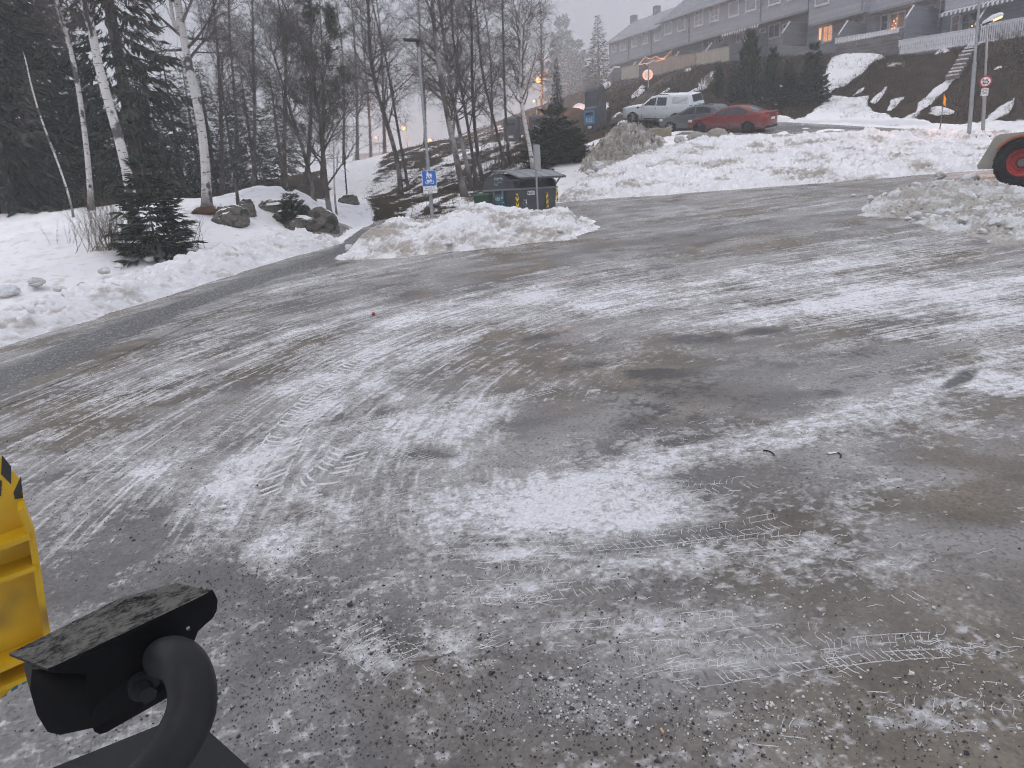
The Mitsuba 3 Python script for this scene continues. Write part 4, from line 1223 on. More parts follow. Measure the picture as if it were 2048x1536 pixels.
px_window(HC, 1645, -30, 10, 28, -0.02, cols=1, rows=1, pane='curtain_pane')
for u, v in ((1378.5, 40), (1522, 20)):
    downpipe(HB, u, v, zB, zB + 2.9, 0.0)
downpipe(HC, 1725, 10, zC, zC + 3.0, 0.0)
downpipe(HD, 1881, 20, zD - 2.5, zD + 3.0, 0.2)
for u, v in ((1267, 40), (1313, 22)):
    s, z = fac(u, v, 4.5)
    add('chimney', hb([s - 0.35, 4.2, z - 1.5], [s + 0.35, 4.9, z + 0.55], 0.03), 'house_dark', HA)
# ground floors: (house, u of the back edge, v there, depth of front, z of floor)
for hs, u, v, zb in ((HA, 1258, 130, zA), (HA, 1303, 120, zA), (HB, 1390, 100, zB), (HB, 1456, 82, zB), (HB, 1536, 66, zB), (HB, 1614, 48, zB)):
    fin(hs, u, v, -1.6, 1.7, zb - 2.7, zb - 0.75 if hs is HB else zb - 0.6, 1.0)
fin(HC, 1733, 46, -1.9, 1.7, zC - 2.6, zC - 0.6, 1.1)
fin(HD, 1884, 36, -2.4, 2.3, zD - 2.7, zD - 0.75, 0.9)
fin(HE, 1999, 14, -1.2, 1.7, zE - 2.4, zE - 0.35, 1.2)
Y1 = 1.68
px_window(HC, 1641, 54, 82, 9, Y1, cols=1, rows=1, pane='pink_pane', lit=0.40, name='window', glowc=(1.0, 0.40, 0.16))
px_window(HC, 1656, 50, 84, 21, Y1, cols=2, rows=2, pane='pink_pane', lit=0.20, glowc=(1.0, 0.45, 0.22))
px_window(HC, 1712, 30, 48, 34, Y1, cols=3, rows=1, pane='pink_pane')
px_window(HD, 1769, 29, 62, 16, 2.28, cols=1, rows=2)
px_window(HD, 1795, 24, 58, 32, 2.28, cols=2, rows=1, pane='pink_pane')
px_window(HD, 1825, 18, 40, 17, 2.28, cols=1, rows=1, pane='pink_pane', lit=0.42, glowc=(1.0, 0.42, 0.17))
px_window(HD, 1855, 12, 38, 30, 2.28, cols=2, rows=1, pane='pink_pane')
px_window(HE, 1911, 30, 66, 18, Y1, cols=1, rows=2, pane='pink_pane')
px_window(HE, 1940, 24, 62, 34, Y1, cols=2, rows=2)
for u, vt, vb, w in ((1349, 97, 112, 13), (1480, 66, 84, 14), (1418, 81, 98, 24), (1442, 72, 86, 12), (1549, 48, 76, 24), (1574, 46, 74, 16), (1526, 57, 66, 12)):
    px_window(HB, u, vt, vb, w, Y1, cols=2, rows=1)
# lights of a little tree behind the glass
g = np.random.default_rng(8)
tree_c = [fac(1797, 40, 2.9), fac(1787, 55, 2.9)]
bl = []
for u, v in ((1793, 37), (1788, 42), (1791, 47), (1785, 51), (1789, 55), (1784, 57), (1944, 52)):
    yy = 2.1 if u < 1900 else 1.5
    s, z = fac(u, v, yy)
    m = trimesh.creation.icosphere(subdivisions=1, radius=0.045)
    m.apply_translation([s, yy, z])
    m.apply_transform(MH)
    k = thing('festive_light', 'tiny warm festive bulb glowing at a ground floor window of the terraced houses', 'light', 'festive bulbs at the windows')
    scene[k] = mikit.ply(m, 'white_paint', emitter=glow((1.0, 0.42, 0.15), 1.6))


def awning(label, u0, u1, z_top, y0, y1, drop, n, flap):
    s0, s1 = fac(u0, 50, 0)[0], fac(u1, 20, 0)[0]
    k = thing('awning', label, 'awning', 'striped awnings on the terraced houses')
    for i in range(n):
        a, b = s0 + (s1 - s0) * i / n, s0 + (s1 - s0) * (i + 1) / n
        panel = poly_prism([(y0, z_top - drop), (y1, z_top), (y1, z_top + 0.03), (y0, z_top - drop + 0.03)], a, b - 0.001, 'yz')
        c = (a + b) / 2
        fl = poly_prism([(a + 0.003, z_top - drop), (b - 0.003, z_top - drop), (b - 0.003, z_top - drop - flap * 0.6), (c, z_top - drop - flap), (a + 0.003, z_top - drop - flap * 0.6)], y0 - 0.02, y0 + 0.005, 'sz')
        add('stripe', cat(panel, fl), 'white_paint' if i % 2 else 'house_dark', k)


awning('long striped awning with a scalloped edge on the house at the right edge', 1886, 2160, zE + 0.02, -0.6, -0.02, 0.22, 56, 0.25)
awning('narrow striped canopy with a scalloped edge over the terrace behind the pointed juniper', 1446, 1521, zB - 0.08, -0.25, -0.02, 0.06, 30, 0.28)


# fences and railings in front of the terraces
def rail_line(u0, v0, d0, u1, v1, d1):
    return P(u0, v0, d0), P(u1, v1, d1)


def picket_fence(label, a, b, h, n, wide, mat='fence_white', rails=(0.12, 0.86), cap=True, thick=0.03, notch=True, name='fence'):
    k = thing(name, label, 'fence')
    e = unit((b - a) * [1, 1, 0])
    L = np.linalg.norm((b - a)[:2])
    nrm = np.array([-e[1], e[0], 0])
    sl = (b - a)[2] / L
    tf = np.eye(4)
    tf[:3, 0], tf[:3, 1], tf[:3, 2], tf[:3, 3] = e + [0, 0, sl], nrm, [0, 0, 1], a
    for i in range(n):
        x = (i + 0.5) * L / n
        if notch:
            w2, q = wide / 2, wide * 0.30
            out = [(x - w2, 0)]
            m = h / 4
            for j in range(4):
                z0 = j * m
                out += [(x + w2, z0), (x + w2, z0 + m * 0.36), (x + w2 - q, z0 + m * 0.5), (x + w2, z0 + m * 0.64)]
            out += [(x + w2, h), (x - w2, h)]
            for j in reversed(range(4)):
                z0 = j * m
                out += [(x - w2, z0 + m * 0.64), (x - w2 + q, z0 + m * 0.5), (x - w2, z0 + m * 0.36)]
            m_ = poly_prism(out[1:], -thick / 2, thick / 2, 'sz', tf)
        else:
            m_ = hb([x - wide / 2, -thick / 2, 0], [x + wide / 2, thick / 2, h], 0, tf)
        add('picket', m_, mat, k)
    for r in rails:
        add('rail', hb([0, thick / 2 + 0.002, r * h - 0.04], [L, thick / 2 + 0.05, r * h + 0.04], 0, tf), mat, k)
    if cap:
        add('top_rail', hb([-0.02, -0.06, h + 0.002], [L + 0.02, 0.07, h + 0.05], 0.01, tf), mat, k)
    return k, tf, L


fa, fb = facpt(1669, 104.5, -3.2), facpt(1796, 86, -3.2)
picket_fence('white cut-out board fence of the terrace right of the lit window', fa, fb, 1.0, 24, (np.linalg.norm((fb - fa)[:2]) / 24) * 0.72)
ga, gb = facpt(1795, 111.5, -3.4), facpt(1954, 88.5, -3.4)
picket_fence('white cut-out board fence above the dark grass bank, ending at the lamp posts', ga, gb, 1.03, 34, (np.linalg.norm((gb - ga)[:2]) / 34) * 0.72)
ka, kb = facpt(1958, 87, -3.5), facpt(2120, 62, -3.5)
picket_fence('white slatted railing at the top right corner of the bank', ka, kb, 1.15, 34, 0.07, notch=False, rails=(0.06, 0.94))


def panel_fence(label, a, b, h, n, mat):
    k = thing('fence', label, 'fence')
    e = unit((b - a) * [1, 1, 0])
    L = np.linalg.norm((b - a)[:2])
    tf = np.eye(4)
    tf[:3, 0], tf[:3, 1], tf[:3, 2], tf[:3, 3] = e + [0, 0, (b - a)[2] / L], [-e[1], e[0], 0], [0, 0, 1], a
    g = np.random.default_rng(int(a[0] * 10))
    for i in range(n):
        add('plank', hb([i * L / n + 0.006, -0.015 + 0.006 * g.random(), -0.3], [(i + 1) * L / n - 0.006, 0.015, h + 0.015 * g.random()], 0, tf), mat, k)
    add('top_rail', hb([0, -0.05, h + 0.018], [L, 0.05, h + 0.07], 0, tf), mat, k)


panel_fence('solid brownish plank fence below the second house, in front of its terrace', facpt(1297, 147, -3.2), facpt(1391, 136, -3.2), 1.35, 44, 'plank_beige')
panel_fence('solid pale yellowish plank fence left of the bushes', facpt(1393, 133, -3.2), facpt(1458, 122, -3.2), 1.25, 32, 'plank_pale')
panel_fence('pale grey plank fence at the foot of the farthest house, left of the festive lights', facpt(1243, 158, -3.2), facpt(1278, 150, -3.2), 1.1, 20, 'plank_pale')
wall_a, wall_b = facpt(1664, 122, -3.5), facpt(1797, 108, -3.5)
rw = thing('retaining_wall', 'dark timber retaining wall under the white fence, above the big snow patch', 'wall')
e = unit((wall_b - wall_a) * [1, 1, 0])
for j in range(6):
    tf = frame(wall_a + [0, 0, -0.3 + 0.27 * j] + np.array([-e[1], e[0], 0]) * 0.05 * j, e + [0, 0, (fb - fa)[2] / np.linalg.norm((fb - fa)[:2]) * 0.6], [-e[1], e[0], 0], [0, 0, 1])
    Lw = np.linalg.norm((wall_b - wall_a)[:2])
    for q in range(3):
        add('beam', hb([q * Lw / 3 + 0.01, 0, 0.01], [(q + 1) * Lw / 3 - 0.01, 0.3, 0.255], 0.02, tf), 'stone_grey', rw)


# festive lights on the terrace and the glowing ring below
def cable(name, label, catg, sights, d, r, power, color=(1.0, 0.32, 0.11)):
    pts = [facpt(u, v, d) for u, v in sights]
    k = thing(name, label, catg)
    scene[k] = mikit.ply(tube(pts, r, 5), 'white_paint', smooth=True, emitter=glow(color, power))


cable('light_chain', 'zigzag chain of orange festive lights along the terrace fence', 'light chain', [(1278, 129), (1291, 113), (1296, 117), (1303, 118), (1311, 112), (1319, 117), (1327, 117), (1333, 112), (1344, 100)], -3.35, 0.03, 0.42)
cable('light_chain', 'straight lower strand of orange festive lights under the zigzag one', 'light chain', [(1278, 129.5), (1296, 126), (1314, 122), (1330, 118)], -3.36, 0.03, 0.42)
ring = foot(1295.5, 158, 69)
ring[2] = P(1295.5, 150, 69)[2]
rk = thing('round_light_ornament', 'round glowing orange festive ornament on the bank behind the lamp post', 'light ornament')
dv = unit((EYE - ring) * [1, 1, 0])
hor = np.cross([0, 0, 1.0], dv)
tf = frame(ring, hor, [0, 0, 1], dv)
m = trimesh.creation.torus(0.42, 0.06, 24, 8)
m.apply_transform(tf)
add('rim', m, 'white_paint', rk, smooth=True, emitter=glow((1.0, 0.34, 0.12), 0.42))
m = trimesh.creation.cylinder(0.37, 0.05, sections=24)
m.apply_transform(tf)
add('disc', m, 'white_paint', rk, emitter=glow((1.0, 0.36, 0.15), 0.11))
add('stake', tube([ring - [0, 0, 1.4], ring - [0, 0, 0.4]], 0.03, 6), 'wood_old', rk)


# stairs up the bank
def stairs(label, sights, n, wide, snow, seed):
    """Steps between sighted points (u, v, d), each a plank with a snowy tread where snow says so."""
    g = np.random.default_rng(seed)
    k = thing('outdoor_stairs', label, 'stairs')
    line = resample([P(*q) for q in sights], n)
    e = unit((line[-1] - line[0]) * [1, 1, 0])
    nrm = np.array([-e[1], e[0], 0])
    for i, p in enumerate(line):
        p = p.copy()
        p[2] = max(p[2], float(H(p[0], p[1])) + 0.1)
        tf = frame(p, nrm, e, [0, 0, 1])
        add('step', hb([-wide / 2, -0.16, -0.2], [wide / 2, 0.16, 0], 0.01, tf), 'wood_old', k)
        if g.random() < snow:
            add('snow_cap', hb([-wide / 2 + 0.04, -0.15, 0.003], [wide / 2 - 0.04, 0.17, 0.09 + 0.03 * g.random()], 0.03, tf), 'snow_mat', k)
    return k


stairs('snow covered steps climbing the bank to the white fence', [(1905, 152, 47.4), (1928, 122, 49.2), (1949, 101, 50.8), (1960, 90, 51.6)], 12, 0.80, 0.95, 3)
stairs('long dark wooden stairs climbing the bank behind the pickup to the plank fence', [(1232, 243, 51), (1290, 193, 59), (1340, 165, 68), (1395, 140, 71.5)], 46, 1.1, 0.12, 4)
PATCHES = [  # outlines of old snow left on the bank, as seen
    [(1668, 112), (1700, 108), (1740, 108), (1770, 117), (1742, 127), (1722, 150), (1690, 172), (1668, 176), (1650, 196), (1632, 210), (1618, 214), (1628, 200), (1648, 175), (1634, 168), (1650, 145), (1662, 122)],
    [(1585, 244), (1625, 226), (1640, 204), (1660, 190), (1672, 195), (1690, 198), (1715, 200), (1735, 196), (1736, 213), (1748, 227), (1775, 228), (1790, 240), (1860, 243), (1862, 254), (1700, 249), (1600, 247)],
    [(1738, 206), (1768, 176), (1777, 172), (1770, 186), (1748, 212)], [(1702, 198), (1716, 180), (1737, 170), (1730, 182), (1710, 192)], [(1772, 222), (1784, 199), (1812, 190), (1806, 199), (1782, 220)],
    [(1802, 241), (1830, 222), (1845, 200), (1874, 175), (1902, 151), (1908, 158), (1890, 183), (1865, 205), (1838, 226), (1818, 243)],
    [(1855, 228), (1862, 217), (1880, 215), (1910, 225), (1900, 231), (1872, 234)], [(1955, 246), (1975, 235), (1990, 216), (2018, 204), (2036, 190), (2030, 203), (2015, 226), (1990, 240), (1965, 254)],
    [(1866, 104), (1896, 100), (1898, 104), (1872, 108)], [(1984, 144), (2002, 135), (2004, 138), (1990, 146)], [(2032, 252), (2048, 250), (2060, 252), (2050, 256), (2034, 255)],
    [(1276, 203), (1310, 196), (1338, 175), (1342, 179), (1310, 206), (1292, 210)], [(1350, 200), (1388, 182), (1412, 150), (1442, 142), (1440, 152), (1420, 165), (1416, 176), (1390, 188), (1360, 202)],
    [(1260, 194), (1284, 172), (1290, 174), (1266, 198)], [(1270, 190), (1288, 178), (1292, 181), (1274, 196)], [(1205, 178), (1218, 160), (1224, 160), (1221, 172), (1210, 178)], [(1508, 206), (1522, 194), (1548, 194), (1540, 200), (1516, 208)],
    [(1538, 188), (1562, 170), (1577, 166), (1575, 172), (1548, 192)], [(1552, 211), (1572, 188), (1578, 190), (1566, 206)], [(1440, 222), (1470, 218), (1500, 226), (1540, 240), (1580, 240), (1580, 247), (1500, 240), (1450, 230)], [(1365, 142), (1383, 137), (1384, 141), (1370, 144)],
    [(1225, 233), (1242, 225), (1262, 235), (1256, 246), (1236, 250)], [(1200, 222), (1212, 205), (1218, 206), (1212, 222)], [(1145, 216), (1160, 206), (1172, 214), (1168, 222)],
]
for i, seq in enumerate(PATCHES):
    pg = region(seq)
    if pg.is_empty:
        continue
    if pg.geom_type != 'Polygon':
        pg = max(pg.geoms, key=lambda q: q.area)
    pg = pg.buffer(0.05)
    zf = lambda x, y: H(x, y) + (nz(x, y, 0.5, 4, 3) - 0.5) * 0.5 + (nz(x, y, 2.5, 3, 5) - 0.5) * 0.16
    heap('snow_patch', pg, 0.13 if pg.area < 25 else 0.17, 0.16, 'snow_mat', rough=0.03, soft=0.45, lumps=0.8, seed=200 + i, base=zf, kind='structure')


# ------------------------------------------------------------------ cars
scene['glass_dark'] = principled((0.035, 0.04, 0.045), 0.08, 0.7)
scene['rubber'] = principled(grainy((0.022, 0.022, 0.024), 0.4, 12), 0.8, 0.3)
scene['black_plastic'] = principled((0.03, 0.03, 0.032), 0.5, 0.4)
scene['alloy'] = principled((0.55, 0.56, 0.58), 0.35, 0.5, 0.6)
scene['lamp_clear'] = principled((0.62, 0.63, 0.65), 0.12, 0.7)
scene['lamp_red'] = principled((0.42, 0.03, 0.025), 0.2, 0.6)
scene['plate_white'] = principled((0.75, 0.75, 0.73), 0.4, 0.4)


def car_paint(color, dirt=(0.16, 0.145, 0.13)):
    def fn(p, n, uv):
        # road film, thickest low on the doors
        q = fbm(p.x * 3, p.y * 3, p.z * 5)
        return mix(color, dirt, smoothstep(0.75, 0.1, uv.y + 0.5 * (q - 0.5)) * 0.55)
    return principled(mikit.proc(fn), 0.28, 0.5, clearcoat=0.6, clearcoat_gloss=0.9)


def car(label, at, heading, L, W, Hh, wb, front_axle, wheel_r, roof, belt, paint, alloy='alloy', extras=None, name='parked_car', tilt=None):
    """roof and belt: profiles [(x, z)] along the car, x from the nose (0) to the tail (L)."""
    k = thing(name, label, 'car' if name == 'parked_car' else 'pickup', 'cars parked by the upper road')
    at = np.asarray(at, float)
    hx = np.array([math.cos(heading), math.sin(heading), 0])        # towards the nose
    ey = np.array([-hx[1], hx[0], 0])
    gx = (float(H(*(at + hx * 1.4)[:2])) - float(H(*(at - hx * 1.4)[:2]))) / 2.8
    gy = (float(H(*(at + ey * 0.8)[:2])) - float(H(*(at - ey * 0.8)[:2]))) / 1.6
    if tilt is not None:
        gx, gy = tilt
    ex = unit(np.array([hx[0], hx[1], gx]))
    up = unit(np.cross(ex, unit(np.array([ey[0], ey[1], gy]))))
    eyv = np.cross(up, ex)
    # local x runs from the nose backwards
    tf = np.eye(4)
    tf[:3, 0], tf[:3, 1], tf[:3, 2], tf[:3, 3] = -ex, -eyv, up, at + ex * L / 2
    xs = np.unique(np.concatenate([np.linspace(0, L, 56), [p[0] for p in roof], [p[0] for p in belt]]))
    zr, zb = np.interp(xs, *zip(*roof)), np.interp(xs, *zip(*belt))
    end = np.minimum(sst(-0.02, 0.55, xs), sst(L + 0.02, L - 0.45, xs))
    hw = W / 2 * (0.80 + 0.20 * end)
    zlow = 0.20 + 0.06 * (1 - end)
    gh = np.clip((zr - zb) / 0.45, 0, 1)
    rows = []
    for i in range(len(xs)):
        w, b, r, lo = hw[i], zb[i], max(zr[i], zb[i] + 0.012), zlow[i]
        mid = lo + (b - lo) * 0.55
        tw = w * (0.93 - 0.17 * gh[i])
        ring = [(0, lo), (w * 0.86, lo), (w * 0.965, lo + 0.10), (w, mid), (w * 0.985, b - 0.06), (w * 0.945, b), (tw + (w * 0.93 - tw) * 0.35, b + (r - b) * 0.66), (tw, r - 0.055 * gh[i] - 0.004), (tw * 0.86, r - 0.006), (0, r + 0.012)]
        rows.append([[xs[i], y, z] for y, z in ring] + [[xs[i], -y, z] for y, z in ring[-2:0:-1]])
    V = np.array(rows)
    n, m = V.shape[:2]
    i, j = np.meshgrid(np.arange(n - 1), np.arange(m), indexing='ij')
    q = np.stack([i * m + j, i * m + (j + 1) % m, (i + 1) * m + (j + 1) % m, (i + 1) * m + j], -1).reshape(-1, 4)
    f = np.vstack([q[:, [0, 1, 2]], q[:, [0, 2, 3]]])
    v = V.reshape(-1, 3)
    c0, c1 = len(v), len(v) + 1
    v = np.vstack([v, V[0].mean(0) - [0.02, 0, 0], V[-1].mean(0) + [0.02, 0, 0]])
    kk = np.arange(m)
    f = np.vstack([f, np.stack([kk, kk * 0 + c0, (kk + 1) % m], 1), np.stack([(kk + 1) % m + (n - 1) * m, kk * 0 + c1, kk + (n - 1) * m], 1)])
    body = trimesh.Trimesh(v, f, process=False)
    body.fix_normals()
    uvz = np.stack([v[:, 0], v[:, 2]], 1)
    body.apply_transform(tf)
    add('body', body, paint, k, smooth=True, uv=uvz)
    fx = [front_axle, front_axle + wb]

    def side_y(x, z):
        """Half width of the skin at (x, z)."""
        w, b, r = np.interp(x, xs, hw), np.interp(x, xs, zb), np.interp(x, xs, zr)
        g = np.clip((r - b) / 0.45, 0, 1)
        tw = w * (0.93 - 0.17 * g)
        if z < b:
            return w * 0.985
        t = np.clip((z - b) / max(r - b, 0.05), 0, 1)
        a = tw + (w * 0.93 - tw) * 0.35
        return np.interp(t, [0, 0.66, 0.9], [w * 0.945, a, tw])

    def side_panel(name, outline, mat, s, off=0.012, th=0.02):
        o = [q for q in outline]
        top = [[x, s * (side_y(x, z) + off), z] for x, z in o]
        ins = [[x, s * (side_y(x, z) + off - th), z] for x, z in o]
        v2 = np.array(top + ins)
        nn = len(o)
        f2 = [[0, a, a + 1] for a in range(1, nn - 1)] + [[a, (a + 1) % nn, (a + 1) % nn + nn] for a in range(nn)] + [[a, (a + 1) % nn + nn, a + nn] for a in range(nn)]
        m2 = trimesh.Trimesh(v2, np.array(f2), process=False)
        m2.apply_transform(tf)
        add(name, m2, mat, k)

    def screen(name, x0, x1, w0, w1, mat='glass_dark', off=0.014):
        a, b = np.interp(x0, xs, zr), np.interp(x1, xs, zr)
        nx, ny = 5, 7
        P_, F_ = [], []
        for ii in range(nx):
            x = x0 + (x1 - x0) * ii / (nx - 1)
            z = np.interp(x, xs, zr) + 0.012
            ww = w0 + (w1 - w0) * ii / (nx - 1)
            sl = (b - a) / (x1 - x0)
            nrm = np.array([-sl, 0, 1]) / math.hypot(sl, 1)
            for jj in range(ny):
                y = ww * (2 * jj / (ny - 1) - 1)
                P_.append(np.array([x, y, z - 0.012 * abs(2 * jj / (ny - 1) - 1)]) + nrm * off)
        for ii in range(nx - 1):
            for jj in range(ny - 1):
                a_ = ii * ny + jj
                F_.append([a_, a_ + 1, a_ + ny + 1, a_ + ny])
        v2, f2, _ = meshkit.arrays((np.array(P_), np.array(F_)))
        m2 = trimesh.Trimesh(v2, f2, process=False)
        m2.apply_transform(tf)
        add(name, m2, mat, k, smooth=True)

    for x in fx:
        for s in (1, -1):
            y = s * (W / 2 - 0.10)
            arch = trimesh.creation.cylinder(wheel_r + 0.065, 0.10, sections=28)
            arch.apply_transform(frame([x, s * (W / 2 * 0.985 - 0.045), wheel_r + 0.02], [1, 0, 0], [0, 0, 1], [0, -1, 0]))
            arch.apply_transform(tf)
            add('wheel_arch', arch, 'black_plastic', k)
            cy = s * (W / 2 - 0.075)
            prof = np.array([[wheel_r * 0.66, -0.10], [wheel_r * 0.93, -0.10], [wheel_r, -0.07], [wheel_r, 0.07], [wheel_r * 0.93, 0.10], [wheel_r * 0.66, 0.10], [wheel_r * 0.66, -0.10]])
            ty = trimesh.creation.revolve(prof, sections=28)
            R = frame([x, cy, wheel_r], [1, 0, 0], [0, 0, 1], [0, -1, 0])
            ty.apply_transform(R)
            ty.apply_transform(tf)
            wk = add('wheel', ty, 'rubber', k, smooth=40)
            rim = [trimesh.creation.cylinder(wheel_r * 0.66, 0.08, sections=24)]
            rim[0].apply_translation([0, 0, 0])
            parts = []
            dk = trimesh.creation.cylinder(wheel_r * 0.655, 0.10, sections=24)
            dk.apply_transform(R)
            dk.apply_transform(tf)
            add('brake_shade', dk, 'black_plastic', wk)
            for a in range(5):
                sp = box([-0.035, 0, 0.05], [0.035, wheel_r * 0.64, 0.075])
                sp.apply_transform(trimesh.transformations.rotation_matrix(a * 2 * np.pi / 5 + 0.3, [0, 0, 1]))
                parts.append(sp)
                s2 = sp.copy()
                s2.vertices[:, 2] *= -1
                s2.invert()
                parts.append(s2)
            for zz in (0.052, -0.052):
                rg = trimesh.creation.annulus(wheel_r * 0.60, wheel_r * 0.665, 0.03, sections=28)
                rg.apply_translation([0, 0, zz])
                parts.append(rg)
                hubm = trimesh.creation.cylinder(0.06, 0.03, sections=16)
                hubm.apply_translation([0, 0, zz * 1.3])
                parts.append(hubm)
            rm = cat(*parts)
            rm.apply_transform(R)
            rm.apply_transform(tf)
            add('rim', rm, alloy, wk)
    sill = cat(*[box([fx[0] + wheel_r + 0.05, s * (W / 2 - 0.03) - 0.02, 0.19], [fx[1] - wheel_r - 0.05, s * (W / 2 - 0.03) + 0.02, 0.30]) for s in (1, -1)])
    sill.apply_transform(tf)
    extras(dict(k=k, tf=tf, side_panel=side_panel, screen=screen, W=W, L=L, xs=xs, hw=hw, zr=zr, zb=zb, side_y=side_y))
    return k


def lbox(c, name, lo, hi, mat, bev=0.02, parent=None):
    m = box(np.array(lo, float), np.array(hi, float), bev)
    m.apply_transform(c['tf'])
    return add(name, m, mat, parent or c['k'])


def common_bits(c, mirror_x, mirror_z, light_z, tail_z, handles, door_lines, paint, belt_z):
    W, L = c['W'], c['L']
    for s in (1, -1):
        lbox(c, 'wing_mirror', [mirror_x, s * (W / 2 - 0.02), mirror_z], [mirror_x + 0.13, s * (W / 2 + 0.17), mirror_z + 0.14], paint, 0.03)
        lbox(c, 'headlight', [0.06, s * (W / 2 * 0.55), light_z], [0.42, s * (W / 2 * 0.915), light_z + 0.14], 'lamp_clear', 0.04)
        lbox(c, 'tail_light', [L - 0.34, s * (W / 2 * 0.55), tail_z], [L + 0.012, s * (W / 2 * 0.93), tail_z + 0.16], 'lamp_red', 0.04)
        for x in handles:
            y = c['side_y'](x, belt_z - 0.1)
            lbox(c, 'door_handle', [x, s * y, belt_z - 0.14], [x + 0.2, s * (y + 0.03), belt_z - 0.10], paint, 0.01)
        for x in door_lines:
            y = W / 2 * 0.985
            lbox(c, 'door_seam', [x - 0.008, s * (y - 0.02), 0.34], [x + 0.008, s * (y + 0.006), belt_z - 0.05], 'black_plastic', 0)
    lbox(c, 'number_plate', [L - 0.02, -0.26, tail_z - 0.12], [L + 0.035, 0.26, tail_z - 0.01], 'plate_white', 0.005)
    lbox(c, 'grille', [-0.035, -0.42, 0.42], [0.06, 0.42, 0.62], 'black_plastic', 0.02)
    lbox(c, 'bumper_strip', [L - 0.10, -W / 2 * 0.8, 0.26], [L + 0.03, W / 2 * 0.8, 0.40], 'black_plastic', 0.03)


def saloon(c):
    for s in (1, -1):
        c['side_panel']('side_window', [(1.62, 0.97), (2.15, 1.27), (2.52, 1.365), (2.50, 0.99)], 'glass_dark', s)
        c['side_panel']('side_window', [(2.58, 0.99), (2.60, 1.37), (3.05, 1.345), (3.48, 1.20), (3.62, 1.06), (3.40, 1.01)], 'glass_dark', s)
    c['screen']('windscreen', 1.42, 2.12, 0.62, 0.55)
    c['screen']('rear_window', 3.42, 3.95, 0.54, 0.60)
    common_bits(c, 1.62, 0.97, 0.60, 0.80, (2.25, 3.25), (1.42, 2.54, 3.42), 'paint_red', 0.97)
    lbox(c, 'boot_lip', [4.50, -0.70, 1.05], [4.68, 0.70, 1.09], 'paint_red', 0.015)


def hatch(c):
    for s in (1, -1):
        c['side_panel']('side_window', [(1.42, 1.00), (2.02, 1.33), (2.38, 1.39), (2.36, 1.02)], 'glass_dark', s)
        c['side_panel']('side_window', [(2.44, 1.02), (2.46, 1.395), (3.05, 1.38), (3.38, 1.30), (3.40, 1.06)], 'glass_dark', s)
    c['screen']('windscreen', 1.20, 1.92, 0.63, 0.56)
    c['screen']('rear_window', 3.62, 4.02, 0.55, 0.60)
    common_bits(c, 1.42, 1.00, 0.64, 0.86, (2.15, 3.10), (1.25, 2.40, 3.30), 'paint_grey', 1.0)
    for s in (1, -1):
        lbox(c, 'roof_rail', [1.9, s * 0.56 - 0.02, 1.47], [3.5, s * 0.56 + 0.02, 1.505], 'black_plastic', 0.01)


def pickup(c):
    for s in (1, -1):
        c['side_panel']('side_window', [(1.72, 1.16), (2.18, 1.55), (2.62, 1.66), (2.60, 1.17)], 'glass_dark', s)
        c['side_panel']('side_window', [(2.68, 1.17), (2.70, 1.665), (3.38, 1.66), (3.40, 1.18)], 'glass_dark', s)
        c['side_panel']('canopy_window', [(3.78, 1.30), (3.80, 1.70), (4.86, 1.70), (4.92, 1.32)], 'paint_white', s, 0.02, 0.03)
        c['side_panel']('bed_seam', [(3.52, 0.50), (3.52, 1.80), (3.545, 1.80), (3.545, 0.50)], 'black_plastic', s, 0.004, 0.02)
        lbox(c, 'side_step', [1.75, s * 0.90 - 0.07, 0.33], [3.45, s * 0.90 + 0.07, 0.40], 'black_plastic', 0.02)
        lbox(c, 'roof_rail', [2.3, s * 0.60 - 0.02, 1.80], [3.4, s * 0.60 + 0.02, 1.84], 'black_plastic', 0.01)
        lbox(c, 'fender_vent', [1.22, s * 0.905, 0.98], [1.42, s * 0.945, 1.08], 'black_plastic', 0.02)
    c['screen']('windscreen', 1.50, 2.12, 0.68, 0.60)
    c['screen']('rear_window', 5.04, 5.20, 0.58, 0.60)
    common_bits(c, 1.72, 1.14, 0.84, 0.95, (2.35, 3.15), (1.62, 2.64, 3.50), 'paint_white', 1.16)


scene['paint_red'] = car_paint((0.20, 0.022, 0.020))
scene['paint_grey'] = car_paint((0.13, 0.14, 0.15))
scene['paint_white'] = car_paint((0.80, 0.84, 0.87), (0.35, 0.34, 0.32))
red_at, grey_at, white_at = foot(1462, 262, 41.0), foot(1393, 258, 43.6), foot(1326, 246, 48.0)
HEAD = math.pi - math.radians(40)
car('red saloon parked nearest the road, last in the line of three vehicles', red_at, HEAD, 4.64, 1.82, 1.43, 2.81, 0.82, 0.335,
    [(0, 0.62), (0.15, 0.74), (1.25, 0.96), (1.45, 1.0), (2.15, 1.38), (2.55, 1.43), (3.0, 1.42), (3.4, 1.33), (4.0, 1.10), (4.3, 1.08), (4.6, 1.04), (4.64, 0.85)],
    [(0, 0.60), (0.15, 0.72), (1.25, 0.93), (2.4, 0.965), (3.9, 1.0), (4.4, 1.0), (4.64, 0.82)], 'paint_red', alloy='black_plastic', extras=saloon)
car('dark grey hatchback parked between the white pickup and the red saloon', grey_at, HEAD, 4.28, 1.80, 1.48, 2.64, 0.85, 0.325,
    [(0, 0.64), (0.15, 0.78), (1.05, 1.0), (1.22, 1.03), (1.95, 1.40), (2.4, 1.47), (3.0, 1.47), (3.55, 1.42), (4.05, 1.08), (4.2, 0.98), (4.28, 0.75)],
    [(0, 0.62), (0.15, 0.76), (1.05, 0.97), (2.4, 1.0), (3.9, 1.04), (4.2, 0.95), (4.28, 0.72)], 'paint_grey', extras=hatch)
